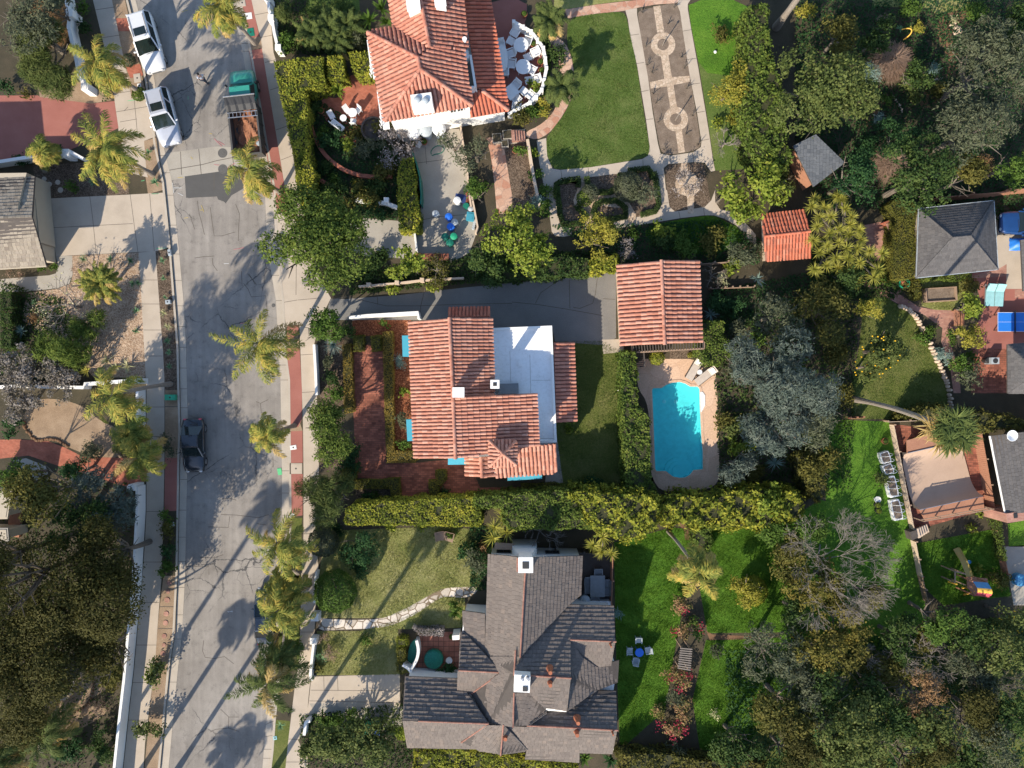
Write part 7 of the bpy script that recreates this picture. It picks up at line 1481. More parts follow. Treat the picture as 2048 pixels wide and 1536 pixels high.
skin_body('shirt',[(0,0,.93),(0,0,1.2),(0,.02,1.43),(-.2,.02,1.41),(-.245,-.07,1.2),(.2,.02,1.41),(.245,.07,1.2)],[(0,1),(1,2),(2,3),(3,4),(2,5),(5,6)],[(.17,.13),(.16,.12),(.17,.115),.07,.06,.07,.06],MT['shirt'],per)
skin_body('trousers',[(0,0,.93),(-.1,.03,.86),(-.1,.16,.5),(-.1,.06,.14),(.1,-.03,.86),(.1,-.16,.5),(.1,-.18,.14)],[(0,1),(1,2),(2,3),(0,4),(4,5),(5,6)],[(.165,.125),.105,.078,.06,.105,.078,.06],MT['trouser'],per)
b = MB();b.lathe((0,.04,1.66),[(.09,0),(.1,.06),(.085,.12),(.04,.155)],12);b.build('hair',MT['hair'],per,local=True,smooth=True)
for s in (-1,1): b = MB();b.lathe((s * .1 ,.12 * -s + .03,.0),[(.05,0),(.055,.04),(.035,.08)],10,sy=2.2);b.build('shoe',MT['black'],per,local=True)
# ================================================================ walls and fences
wall_run('street_wall',P('F 144,-10 150,22 156,42 153,66 168,130 174,165 188,186'),1.1,.28,'white','white garden wall beside the brown thatch mound at the top left',posts=P('F 158,42 188,186'),pw=.55)
wall_run('driveway_wall',P('F -20,336 0,333 70,322 138,312 156,312 180,325'),1.0,.26,'white','low white wall along the red driveway',posts=P('F 148,315'),pw=.6)
wall_run('garden_wall',P('F -20,776 50,772 120,774 182,775 184,768 292,760'),1.1,.26,'white','white wall between the gravel garden and the sandy patch',posts=P('F 291,762'))
wall_run('street_wall',P('F 289,778 289,850 289,932'),1.2,.2,'white','upper white street wall with a small palm at its gap')
wall_run('street_wall',P('F 270,970 289,970 289,1020 281,1160 272,1253 264,1344 256,1412 243,1536 236,1620'),1.25,.2,'white','long white street wall in front of the huge olive tree',posts=P('F 282,970'),pw=.5)
wall_run('balustrade',P('R1 437,20 445,120 470,210 485,300 510,400 520,420'),1.0,.22,'white','white balustrade wall beside the upper east pavement',posts=P('R1 465,190 520,415 438,40'),pw=.45)
wall_run('front_wall',P('F 633,690 636,740 638,790'),.8,.2,'white','white front wall along the pavement of the brick court')
wall_run('drive_wall',P('F 705,638 741,634 790,631 840,628 841,640'),1.3,.22,'white','white wall where the brick court meets the shaded drive');wall_run('drive_wall',P('T5 800,748 880,742 1095,724 1280,702 1300,700 1600,684'),.7,.14,'cream','pale wall with piers along the north side of the drive',posts=P('T5 880,738 1095,722 1285,702'),pw=.32)
wall_run('low_wall',P('F 714,403 745,406 775,410 797,418'),.6,.3,'white','ragged low white wall above the upper concrete drive',posts=P('F 776,405'),pw=.4)
wall_run('yard_fence',P('T1 1215,1200 1250,1300 1275,1400 1285,1536 1280,1600'),1.5,.08,'bindark','dark green screen beside the concrete yard hedge',cat='fence');wall_run('yard_wall',P('T5 1195,245 1225,350 1240,480'),.5,.15,'white','low white kerb wall dividing the concrete yard');wall_run('yard_wall',P('T1 1575,990 1590,1100 1620,1250 1640,1500 1655,1600'),.8,.14,'cream','thin cream wall right of the concrete yard');wall_run('yard_wall',P('T5 1655,40 1680,160 1705,300 1690,345'),.8,.14,'cream','cream wall behind the blue crate and bins')
wall_run('curved_wall',smooth(P('T1 430,975 455,1060 520,1180 600,1260 700,1325 850,1370 1050,1362'),1,False),.45,.3,'redbrick','long curved brick wall below the brick patio');wall_run('curved_wall',smooth(P('T1 480,1370 530,1410 600,1450 660,1480'),1,False),.4,.3,'redbrick','short curved brick wall inside the hedge');wall_run('curved_wall',smooth(P('T1 615,1010 680,1060 775,1092'),1,False),.4,.3,'redbrick','curved brick kerb at the foot of the white garden bench')
wall_run('terrace_wall',P('T2 118,1090 135,1200 165,1380 190,1500 215,1610'),.7,.22,'cream','cream wall of the planted terrace beside the path');wall_run('front_wall',P('R4 798,10 790,60 780,250'),.7,.18,'white','white wall by the big round clipped dark tree',posts=P('R4 788,352'),pw=.6);wall_run('front_wall',P('R4 778,520 765,640 752,760 750,828 770,830'),.7,.2,'white','white wall beside the small lower lawn',posts=P('R4 778,532'),pw=.5);wall_run('front_wall',smooth(P('R4 705,1250 712,1190 715,1148 750,1142'),1,False),.8,.22,'white','rounded white wall end at the lower driveway')
wall_run('pond_wall',smooth(P('T13 1245,525 1262,600 1245,680 1200,750'),2,False),1.0,.22,'white','curved white wall round the small dark pond');wall_run('pond_wall',smooth(P('T13 1140,710 1195,745 1210,800 1212,828'),1,False),1.0,.2,'white','second curved white wall below the dark pond');wall_run('patio_wall',P('T13 1212,812 1400,815 1548,825'),1.1,.2,'white','straight white wall at the foot of the tiled patio');wall_run('patio_wall',P('T13 1520,485 1572,482'),1.6,.35,'white','white pillar wall at the top of the tiled patio')
q = smooth(P('T13 1180,590 1215,545 1250,540 1255,620 1240,690 1190,735 1160,700'),1);b = MB();b.poly([(p.x,p.y,.1) for p in ccw(q)]);tag(b.build('pond',MT['bindark']),'small dark green pond inside the curved white wall','pond')
# dry stone walls: separate rough stones
def stone_row(name,path,label,s=.32,h=.35,m='cream',n=None,cat='stone wall'):
 rnd = random.Random(len(label));b = MB();P_ = smooth(path,2,False)
 for i in range(len(P_) - 1):
  a,c = P_[i],P_[i + 1];k = max(1,int((c - a).length / s))
  for j in range(k):
   p = a.lerp(c,(j + .5) / k);b.lathe((p.x + rnd.uniform(-.05,.05),p.y + rnd.uniform(-.05,.05),-.02),[(s * .5,0),(s * rnd.uniform(.48,.62),h * .5),(s * .3,h * rnd.uniform(.85,1.2))],6,sx=rnd.uniform(.8,1.2))
 return tag(b.build(name,MT[m]),label,cat)
stone_row('dry_stone_wall',P('T7 1010,890 1080,920 1135,980 1180,1080 1230,1180 1280,1290 1330,1390 1370,1480 1390,1600 1400,1700'),'pale dry stone wall curving down the sloping lawn',.3,.45);stone_row('stone_edging',P('T8 190,330 185,360 240,430 290,470 350,460 400,450 470,475 520,510'),'dark stone edging of the sandy patch',.24,.16,'browndirt');stone_row('stone_edging',P('T8 870,490 880,540 930,590'),'short stone edging by the narrow yellow palm',.24,.16,'dirt');stone_row('stone_edging',P('T12 580,850 565,920 540,980 480,1015 430,1000'),'ring of pale stones in the sandy garden',.22,.2,'cream');stone_row('stone_edging',P('T12 710,800 725,880 700,1000 650,1070 540,1130 500,1180'),'line of dark stones across the sandy garden',.2,.15,'browndirt')
stone_row('stone_edging',P('T6 818,1260 825,1536 830,1700 845,2000 880,2300'),'white stone edging between back lawn and pool hedge',.22,.14,'white');stone_row('stone_edging',P('T3 1195,620 1250,628 1330,600'),'pale stone edging of the forked brown path',.2,.15,'cream');stone_row('stone_edging',P('T3 915,640 960,590 1010,530'),'stone edging beside the dead grass mound',.18,.14,'cream');stone_row('stone_edging',P('T3 960,740 1000,800 1030,860'),'stone edging at the brown path crossing',.18,.14,'cream');stone_row('stone_circle',P('T3 1410,150 1440,170 1400,210 1460,215 1480,240 1440,250'),'patch of flat pale stones beside the brown path',.34,.1,'cream',cat='stones')
def board_fence(name,a,c,h,m,label,post_m=None,n=None,z0=0.0):
 t = thing(name,label,'fence',(a.x,a.y,z0));L = (c - a).length;d = (c - a).normalized();k = n or max(2,int(L / 2.0));ang = math.atan2(d.y,d.x)
 b = MB();e = int(L / .16)
 for i in range(e): p = a.lerp(c,(i + .5) / e);b.box((p.x,p.y,z0 + h / 2 + .03 * ((i * 7) % 3 - 1) * .3),(L / e * .93,.035,h),ang)
 b.build('boards',MT[m],t)
 for i in range(k + 1): p = a.lerp(c,i / k);b = MB();b.box((p.x - d.y * .08,p.y + d.x * .08,z0 + h / 2 + .05),(.1,.1,h + .1),ang);b.build('post',MT[post_m or m],t)
 return t
q = P('T7 1235,98 1480,62 1720,40 2000,20');board_fence('wooden_fence',P1('F 1858,405'),P1('F 1985,394'),1.7,'redwood','red brown board fence above the charcoal hipped roof');board_fence('wooden_fence',P1('F 1990,392'),P1('F 2060,386'),1.9,'redwood','red brown board fence above the deep blue car')
board_fence('yard_fence',P1('SK 150,125',1),P1('SK 610,105',1),.75,'cream','cream board fence along the top of the skate ramp yard','wood');board_fence('yard_fence',P1('SK 165,150',.3),P1('SK 378,1240',.3),.75,'cream','long cream fence behind the hooped planters','wood');board_fence('yard_fence',P1('SK 1050,235',.6),P1('SK 1190,1020',.6),1.15,'redwood','red brown fence between the ramp and the cream walled house','wood');board_fence('yard_fence',P1('SK 390,1340',.4),P1('SK 460,1700',.4),.8,'cream','cream fence down the left of the play lawn','wood');board_fence('yard_fence',P1('SK 460,1700',.4),P1('SK 520,1960',.4),.8,'wood','weathered fence end behind the green tree at the play lawn','wood');board_fence('yard_fence',P1('PL 1300,150',.4),P1('PL 1455,820',.4),.9,'redwood','brown board fence on the right of the play lawn','wood')
board_fence('deck_fence',P1('H3 1035,130',.7),P1('H3 1400,148',.7),1.3,'darkwood','dark slatted fence along the top of the brown deck');board_fence('deck_fence',P1('H3 1400,152',.7),P1('H3 1392,480',.7),1.3,'redwood','pale topped fence on the right of the brown deck');board_fence('garden_fence',P1('T6 1440,575',.5),P1('T6 1650,560',.5),1.0,'wood','low wooden fence behind the garage')
board_fence('wire_fence',P1('T6 1520,760',.4),P1('T6 1860,745',.4),.6,'wood','low timber edging of the vegetable garden',n=6) ;board_fence('bench_fence',P1('T11 620,295',.4),P1('T11 720,290',.4),.8,'redwood','short wooden fence piece at the shaded lawn');
# pergola beside the garage
pg = thing('pergola','grey timber pergola with slats along the pool side of the garage','pergola',tuple(P1('T6 915,1240')))
b = MB();A_,B_,C_,D_ = P('T6 918,1195 1475,1165 1475,1218 925,1248',2.2);b.bar(D_,C_,.12,.14);b.bar(B_,C_,.1,.12);b.bar(A_,D_,.1,.12);b.build('beam',MT['wood'],pg)
b = MB()
for k in range(26): f = (k + .5) / 26;b.bar(A_.lerp(B_,f) + Vector((0,0,.1)),D_.lerp(C_,f) + Vector((0,0,.1)),.07,.05)
b.build('slats',MT['darkwood'],pg)
for s in (D_,C_,D_.lerp(C_,.5)): b = MB();b.bar((s.x,s.y,0),(s.x,s.y,2.15),.11,.11);b.build('post',MT['wood'],pg)
q = P('PO 215,200,1.9 228,200,1.9 222,325,1.9');b = MB();b.bar(q[0],q[2],.1,.1)
for k in range(9): p = q[0].lerp(q[2],k / 8);b.bar(p + Vector((-.6,0,-.35)),p + Vector((.04,0,-.1)),.06,.05)  # dark slats added in place of a slatted shadow beside the post
for k in (0,8): p = q[0].lerp(q[2],k / 8);b.bar((p.x,p.y,0),(p.x,p.y,1.9),.08,.08)
tag(b.build('shadow_slats',MT['darkwood']),'added dark slats standing for a slatted shadow beside the pool hedge with a pale top rail','shadow_slats')
# ================================================================ furniture
def put(proto,spots,group):
 """spots: (image point, turn in degrees, label); the first one is the prototype itself"""
 for i,(s,a,l) in enumerate(spots):
  o = proto if i == 0 else dup(proto)
  z = 0.0
  if isinstance(s,tuple): s,z = s
  p = P1(s,z + .5);place(o,(p.x,p.y,z + .008),math.radians(a),l);o['group'] = group
def make_chair(m,arm=True,name='garden_chair',w=.56):
 t = thing(name,'','chair');b = MB();b.box((0,0,.42),(w,w,.05));b.build('seat',MT[m],t,local=True)
 b = MB();b.box((0,w * .52,.68),(w,.05,.5),rot=Matrix.Rotation(-.2,3,'X'))
 b.build('backrest',MT[m],t,local=True)
 for i in (-1,1):
  for j in (-1,1): b = MB();b.box((i * w * .44,j * w * .42,.2),(.05,.05,.4));b.build('leg',MT[m],t,local=True)
  if arm: b = MB();b.box((i * w * .52,0,.64),(.07,w,.04));b.box((i * w * .52,-w * .42,.53),(.05,.05,.2));b.build('armrest',MT[m],t,local=True)
 return t
def make_table(m,sx,sy,h=.74,rnd_=True,name='garden_table'):
 t = thing(name,'','table');b = MB()
 if rnd_: b.lathe((0,0,h - .04),[(sx * .97,0),(sx,.015),(sx,.03),(sx * .97,.04)],28,sy=sy / sx)
 else: b.box((0,0,h - .02),(sx * 2,sy * 2,.05))
 b.build('tabletop',MT[m],t,local=True)
 for i in (-1,1):
  for j in (-1,1): b = MB();b.bar((i * sx * .6,j * sy * .6,0),(i * sx * .55,j * sy * .55,h - .05),.05,.05);b.build('leg',MT[m],t,local=True)
 return t
def make_ottoman(m):
 t = thing('footstool','','stool');b = MB();b.box((0,0,.36),(.6,.6,.07));b.build('seat',MT[m],t,local=True)
 for i in (-1,1):
  for j in (-1,1): b = MB();b.box((i * .25,j * .25,.17),(.05,.05,.33));b.build('leg',MT[m],t,local=True)
 return t
put(make_table('whiteplastic',.6,.6),[('TE 525,462',0,'upper round white table on the red terrace'),('TE 553,740',0,'lower round white table on the red terrace')],'round tables on the red terrace')
put(make_table('whiteplastic',.42,1.05),[('TE 290,625',4,'long oval white table against the tiled eave')],'tables by the tiled eave');put(make_table('whiteplastic',.5,.5,rnd_=False),[('TE 398,1058',40,'square white table at the lower end of the red terrace')],'tables by the tiled eave')
put(make_chair('whiteplastic',w=.62),[('TE 450,290',-30,'white armchair at the top of the terrace beside its footstool'),('TE 605,400',-110,'white chair right of the upper round table'),('TE 705,545',-65,'white armchair by the balustrade next to a footstool'),('TE 265,450',10,'white chair at the head of the oval table'),('TE 395,555',-70,'white armchair upper right of the oval table'),('TE 400,690',-95,'white armchair lower right of the oval table'),('TE 315,790',180,'shaded white chair at the foot of the oval table'),('TE 660,770',-120,'white chair right of the lower round table'),('TE 720,890',-75,'white armchair tucked against the balustrade bend'),('TE 460,965',-40,'white chair above the square table'),('TE 645,1090',-130,'white armchair at the lower balustrade'),('TE 465,1140',-140,'white chair below the square table'),('TE 465,1240',170,'last white chair near the end of the balustrade')],'white chairs on the red terrace')
put(make_ottoman('whiteplastic'),[('TE 392,385',-28,'footstool of the topmost terrace armchair'),('TE 612,595',-65,'footstool between the two round tables'),('TE 625,890',-80,'footstool below the lower round table'),('TE 560,1030',-130,'footstool beside the square table')],'white footstools on the red terrace')
def make_pot(m='terrapot',plant='green',r=.24,h=.42,name='plant_pot'):
 t = thing(name,'','plant pot');b = MB();b.lathe((0,0,0),[(r * .7,0),(r,h * .9),(r * 1.1,h * .9),(r * 1.1,h),(r * .95,h),(r * .93,h * .86)],16);b.build('pot',MT[m],t,local=True)
 if plant:
  rng = nrng();k = 160;v = nrm(rng.normal(size=(k,3)) + [0,0,.7]);V_ = leaf_quads(v * [r * .85,r * .85,r * .8] + [0,0,h],v + rng.normal(0,.4,(k,3)),.12 * rng.uniform(.7,1.3,k),.6,rng)
  o = np_obj('plant',V_,4,LM[plant]);o.parent = t
 return t
put(make_pot(),[('TE 680,420',0,'potted plant on the terrace beside the top of the balustrade'),('TE 775,655',0,'potted plant at the middle of the balustrade'),('TE 790,765',0,'potted plant below the middle one at the balustrade'),('TE 735,1030',0,'potted plant near the lower bend of the balustrade'),('TE 565,40',0,'potted plant on the upper terrace'),('T13 1503,530',0,'terracotta pot by the white pillar of the tiled patio'),('T1 1205,1100',0,'terracotta pot below the left white drum'),('T1 1290,1085',0,'terracotta pot below the middle white drum'),('T1 495,845',0,'small pot at the left edge of the brick patio'),('T2 25,1150',0,'wide terracotta pot beside the garden steps'),('T11 905,470',0,'terracotta pot on the shaded east lawn'),('T3 1080,1340',0,'terracotta pot among the trees right of the shed')],'terracotta pots')
put(make_pot('whiteglaze',None),[('T13 1482,715',0,'white pot on the tiled patio'),('T1 1245,1105',0,'white pot between two terracotta pots'),('SK 35,920',0,'pale pot on the lawn left of the hooped planters')],'white pots');put(make_pot('iron','bright'),[('SK 35,975',0,'dark pot with a plant left of the hooped planters'),('SK 45,1035',0,'grey pot lowest of three on the lawn')],'dark pots')
# balustrade of the terrace
bal = thing('balustrade','curved white balustrade round the red terrace','balustrade',tuple(P1('TE 810,480')));path = P('TE 432,150 550,215 655,275 740,380 810,485 835,620 850,745 820,900 790,1020 720,1110 640,1185 500,1265 360,1330',.9)
for z,w,nm in ((.92,.24,'top_rail'),(.1,.26,'base_rail')):
 b = MB();o = ribbon(path,w);n = len(path)
 for i in range(n - 1): b.prism([o[i],o[i + 1],o[2 * n - 2 - i],o[2 * n - 1 - i]],z - .1,z)
 b.build(nm,MT['white'],bal)
cum = 0
for i in range(n - 1):
 a,c = path[i],path[i + 1];k = max(1,int((c - a).length / .24))
 for j in range(k): p = a.lerp(c,(j + .5) / k);b = MB();b.lathe((p.x,p.y,.1),[(.05,0),(.075,.2),(.04,.5),(.06,.72)],8);b.build('baluster',MT['white'],bal)
 b = MB();b.box((a.x,a.y,.5),(.26,.26,1.0));b.build('pier',MT['white'],bal)
# patio of the top house
put(make_table('whiteplastic',.36,.36),[('T1 745,872',0,'round white iron table on the brick patio')],'iron tables');put(make_table('whiteplastic',.27,.27,.5),[('T1 670,905',0,'small round white side table on the brick patio')],'iron side tables')
put(make_chair('whiteplastic',False,'iron_chair',.44),[('T1 700,845',40,'white iron chair upper left of the iron table'),('T1 782,845',-40,'white iron chair upper right of the iron table'),('T1 745,930',180,'white iron chair below the iron table'),('T1 580,888',30,'white iron chair in the shade above the bench')],'white iron chairs on the brick patio')
t = thing('garden_bench','white garden bench in the shade of the brick patio','bench',(*WC('T1 625,962',.4),.01),math.radians(-38));b = MB();b.box((0,0,.42),(1.15,.48,.05));b.build('seat',MT['whiteplastic'],t,local=True);b = MB();b.box((0,-.24,.68),(1.15,.05,.45));b.build('backrest',MT['whiteplastic'],t,local=True)
for i in (-1,1): b = MB();b.box((i * .52,0,.2),(.06,.44,.4));b.build('leg',MT['whiteplastic'],t,local=True)
c = P1('T1 900,990',.5);b = MB();b.lathe((c.x,c.y,0),[(.8,0),(.9,.5),(.98,.52),(.98,.6),(.84,.6),(.8,.3)],28);tag(b.build('round_planter',MT['darkwood']),'large round dark planter at the corner of the brick patio','planter')
for s,l,m in (('T1 1205,1010','left of the three white drums against the white wall','whiteplastic'),('T1 1300,990','greyish middle drum against the white wall','bingrey'),('T1 1403,980','right of the three white drums against the white wall','whiteplastic')):
 c = P1(s,1.5);t = thing('water_heater',l,'drum',(c.x,c.y,0));b = MB();b.lathe((c.x,c.y,0),[(.36,0),(.4,.05),(.4,.9),(.3,1.0)],20);b.build('tank',MT['bingrey'],t);b = MB();b.lathe((c.x,c.y,1.0),[(.3,0),(.52,.1),(.54,.28),(.36,.45),(.1,.52)],22);b.build('lid',MT[m],t)
hz = smooth(P('T1 1350,1200 1340,1160 1380,1120 1430,1120 1450,1150 1420,1180 1370,1185'),2);b = MB();b.tube([(p.x,p.y,.03) for p in hz],.035,6);tag(b.build('garden_hose',MT['bindark']),'green hose coiled on the concrete yard','hose')
# bins
def bin_(s,r,h,m,lid,label):
 c = P1(s,h);t = thing('rubbish_bin',label,'bin',(c.x,c.y,.01),0,'round bins in the concrete yard');b = MB();b.lathe((c.x,c.y,.01),[(r * .82,0),(r,h - .1),(r * 1.04,h - .1),(r * 1.04,h - .03)],20);b.build('barrel',MT[m],t);b = MB();b.lathe((c.x,c.y,h - .03),[(r * 1.08,0),(r * 1.06,.06),(r * .5,.11),(r * .1,.13)] if lid else [(r * 1.0,0),(r * .9,-.02),(r * .86,-.3),(r * .1,-.32)],20);b.build('lid' if lid else 'lining',MT[lid or 'black'],t)
 for i in (-1,1): b = MB();b.box((c.x + i * r * 1.05,c.y,h * .75),(.06,.16,.05));b.build('handle',MT[m],t)
bin_('BN 490,645',.25,.95,'bingrey','bingrey','grey lidded bin standing alone on the left');bin_('BN 742,705',.27,.95,'binblue','binblue','upper of the two bright blue bins');bin_('BN 780,895',.28,.95,'binblue','binblue','lower of the two bright blue bins');bin_('BN 855,808',.25,.95,'bingrey','bingrey','grey bin squeezed between the two blue bins');bin_('BN 670,1085',.27,.95,'bindark','bindark','dark green bin left of the light green one');bin_('BN 838,1082',.26,.95,'bingreen','bingreen','light green sunlit bin');bin_('BN 765,1205',.27,.95,'bindark','bindark','lowest dark green bin of the group');bin_('BN 905,390',.27,1.0,'whiteplastic','whiteplastic','white bin in front of the navy crate');bin_('BN 1075,490',.22,.8,'bindark',None,'open dark green bin by the cream wall');bin_('BN 1165,550',.2,.6,'bingrey','bingrey','small grey bin above the blue crate')
for s,z,d,m,l in (('BN 945,325',.8,(.6,.5,.6),'navy','navy crate behind the white bin'),('BN 1040,350',.8,(.42,.5,.65),'navy','second navy crate beside the orange board'),('BN 1160,700',.5,(.58,.62,.5),'cyan','bright blue crate against the cream wall')):
 c = P1(s,z);t = thing('storage_crate',l,'crate',(c.x,c.y,.01));b = MB();b.box((c.x,c.y,d[2] / 2),(d[0],d[1],d[2]),-.15);b.build('box',MT[m],t);b = MB();b.box((c.x,c.y,d[2] + .03),(d[0] + .06,d[1] + .06,.06),-.15);b.box((c.x,c.y,d[2] + .08),(d[0] * .7,d[1] * .7,.04),-.15);b.build('lid',MT[m],t)
c = P1('BN 1125,310',.9);b = MB();b.box((c.x,c.y,.55),(.55,.85,.06),rot=Matrix.Rotation(.7,3,'Y'));b.bar((c.x - .3,c.y,.02),(c.x - .3,c.y,.75),.06,.06);tag(b.build('leaning_board',MT['terrapot']),'orange board leaning by the cream wall above the bins','board')
c = P1('T5 1355,515',.3);b = MB();b.box((c.x,c.y,.25),(2.6,.5,.5));b.box((c.x - .1,c.y + .02,.52),(1.8,.3,.04));tag(b.build('workbench',MT['oldbrick']),'low reddish bench with white paint below the green bins','bench')
b = MB();q = P('T5 1685,235 1670,300');
for k in range(5): p = q[0].lerp(q[1],k / 4);b.lathe((p.x,p.y,0),[(.1,0),(.12,.3),(.09,.32)],10)
tag(b.build('bottle_row',MT['bingrey']),'row of small grey canisters along the cream wall','canisters')
# water meter boxes, covers, stepping stones and marks
def cover(s,sx,sy,m,label,rz=.15,name='utility_box',h=.03,cat='utility box',z0=0.0):
 c = P1(s);t = MB();t.box((c.x,c.y,z0 + h / 2),(sx,sy,h),rz);t.box((c.x,c.y,z0 + h + .004),(sx * .84,sy * .8,.008),rz);o = tag(t.build(name,MT[m]),label,cat);k = MB();k.lathe((c.x,c.y,z0 + h + .008),[(.07,0),(.07,.004)],10);k.build('lid',MT['iron'],o);return o
cover('T0 1055,600',.55,.7,'kerb','pale utility box in the parkway by the leaning trunk');cover('T0 1070,657',.3,.3,'white','small white box below the pale utility box');cover('R1 210,22',.5,.6,'kerb','utility box at the top of the red parkway');cover('R1 248,125',.75,.5,'white','white slab box in the red parkway');cover('R1 275,248',.55,.65,'bindark','teal utility box at the end of the red parkway');cover('R3 602,518',.5,.35,'white','white box beside the round dark street tree');cover('R3 592,1038',.4,.25,'white','white box at the foot of the red parkway');cover('T8 1320,133',.85,.45,'bingreen','green utility box by the west kerb',0,h=.35);cover('T4 1312,485',.22,.5,'bingrey','blue grey box on the kerb beside the agaves',h=.3);cover('T4 1300,862',.38,.3,'bingrey','grey box in the mulch strip',h=.3);cover('T8 1313,1110',.55,.35,'bingrey','grey box between parkway shrubs',h=.12);cover('R4 462,1305',.28,.28,'lightblue','pale blue round meter cover on the lower parkway');cover('R3 622,680',1.0,.85,'conc','pale concrete slab across the red parkway',0,'concrete_slab',.012,'slab')
sheet('drain_paint','paintgreen',-0.1,P('R3 473,682 505,678 512,728 482,732'))
for s,l in (('T0 1705,1172','upper dark manhole cover in the concrete bay'),('T0 1707,1295','lower ringed manhole cover in the concrete bay'),('R2 445,885','small iron cover at the gutter')):
 c = P1(s);r = .38 if 'small' not in l else .15;b = MB();b.lathe((c.x,c.y,-.124),[(r,0),(r,.008),(r * .85,.012),(r * .84,.006),(r * .5,.006),(r * .48,.012)],26);tag(b.build('manhole_cover',MT['manhole']),l,'manhole')
for i,(s,r) in enumerate((('T0 340,1375',.19),('T0 380,1415',.2),('T0 445,1400',.2),('T0 465,1460',.22),('T12 1285,245',.22),('T12 1277,350',.21),('T12 1272,420',.21),('T12 1262,522',.2),('T12 1260,590',.17),('T12 1252,655',.21),('T12 1300,115',.2),('T12 1290,180',.17))):
 c = P1(s);b = MB();b.lathe((c.x,c.y,0),[(r,0),(r,.03),(r * .93,.045)],18);tag(b.build('stepping_stone',MT['kerb'] if i < 4 else MT['pinkbrick']),('round grey stepping stone in the shaded mulch bed' if i < 4 else 'round pink stepping stone in the parkway strip') + ', %s of its row' % ('first','second','third','fourth','third','fourth','fifth','sixth','seventh','last','first','second')[i],'stepping stone','stepping stones in the mulch' if i < 4 else 'stepping stones on the parkway')
rnd = random.Random(8)
for k,(m,pts) in enumerate((('paintgreen',('T0 980,775 1105,765','T0 1440,735 1442,760','T0 1165,1490 1215,1488','T0 1085,1390 1110,1385','T4 1165,30 1220,28','T4 1200,450 1280,445','R1 85,745 95,742')),('paintpink',('T0 1640,1060 1700,1120','T0 1640,1260 1680,1265','T0 1740,1290 1800,1250','T4 1790,455 1870,440','R2 190,1025 235,1020','T0 1670,1080 1720,1110')),('paintyellow',('T0 1395,85 1440,70','T0 1360,1362 1400,1360','T0 1460,1200 1475,1220','T4 1540,115 1560,165','T4 1530,150 1560,150','T0 1600,1022 1625,1025','T4 1410,215 1440,210')),('paintwhite',('T0 1320,1400 1330,1480','T0 1330,1440 1390,1440','T0 1360,1480 1400,1500','T4 1715,565 1755,562','R4 90,337 135,340','R4 95,343 130,333')))):
 b = MB()
 for s in pts: a,c = P(s);b.poly([(p[0],p[1],(-.108 if ('T0 1' in s and 'T0 10' not in s and 'T0 11' not in s) or 'R' in s or s in ('T4 1790,455 1870,440','T4 1540,115 1560,165','T4 1530,150 1560,150','T4 1715,565 1755,562','T4 1410,215 1440,210') else .016)) for p in ccw(ribbon([a,a.lerp(c,.5) + Vector((rnd.uniform(-.02,.02),rnd.uniform(-.02,.02),0)),c],.035))])
 struct(b.build('survey_marks',MT[m]))
# ================================================================ pool side
def make_lounger(m,cush,pill,L=1.9,w=.66):
 t = thing('sun_lounger','','sun lounger');b = MB()
 for s in (-1,1): b.box((s * w / 2,0,.28),(.05,L,.06));
 for k in range(4): b.box((0,-L / 2 + .05 + k * L * .31,.28),(w,.05,.05))
 b.build('frame',MT[m],t,local=True)
 b = MB();b.box((0,-.3,.34),(w - .06,L - .62,.08));b.build('cushion',MT[cush],t,local=True);b = MB();b.box((0,L / 2 - .3,.5),(w - .06,.7,.08),rot=Matrix.Rotation(.55,3,'X'));b.build('backrest',MT[cush],t,local=True)
 if pill: b = MB();b.box((0,L / 2 - .3,.6),(w * .62,.32,.1),rot=Matrix.Rotation(.55,3,'X'));b.build('pillow',MT[pill],t,local=True)
 for i in (-1,1):
  for j in (-1,1): b = MB();b.box((i * w / 2,j * L * .42,.13),(.05,.05,.26));b.build('leg',MT[m],t,local=True)
 return t
MT['sand'] = plain('sand_cushion',(0.5,0.43,0.37),.85,0,.2)
put(make_lounger('darkwood','sand','whiteglaze'),[('PO 678,352',-30,'left sand coloured lounger at the head of the pool'),('PO 778,412',-52,'right sand coloured lounger at the head of the pool')],'loungers by the pool')
put(make_table('whiteplastic',.2,.2,.45),[('PO 722,380',0,'tiny round white table between the two pool loungers')],'pool side tables')
put(make_lounger('greymetal','lightblue',None,1.75,.72),[('GR 935,1075',-3,'left turquoise lounger on the red terrace'),('GR 1030,1078',-4,'right turquoise lounger on the red terrace')],'turquoise loungers')
# ================================================================ right-hand gardens
t = thing('table_tennis_table','bright blue table tennis table on the red terrace','table',(*WC('F 2030,644',.76),.01));b = MB();b.box((0,0,.75),(2.74,1.52,.03));b.build('tabletop',MT['pingblue'],t,local=True)
b = MB()
for s in (-1,1): b.box((0,s * .75,.768),(2.74,.025,.006));b.box((s * 1.36,0,.768),(.025,1.48,.006))
b.box((0,0,.7675),(2.7,.015,.005));b.build('line',MT['whiteplastic'],t,local=True)
b = MB();b.box((-.05,0,.84),(.02,1.8,.15));b.build('net',MT['iron'],t,local=True)
for i in (-1,1):
 for j in (-1,1): b = MB();b.box((i * 1.2,j * .6,.37),(.06,.06,.74));b.build('leg',MT['iron'],t,local=True)
t = thing('raised_bed','rectangular raised timber bed of bare soil on the clipped lawn','raised bed',(*WC('GR 415,1070',.4),0),math.radians(3.5));b = MB()
for s in (-1,1): b.box((0,s * .52,.25),(2.4,.06,.5));b.box((s * 1.2,0,.27),(.1,1.1,.54))
b.build('frame',MT['wood'],t,local=True);b = MB();b.box((0,0,.18),(2.3,.96,.3));b.build('soil',MT['bed'],t,local=True)
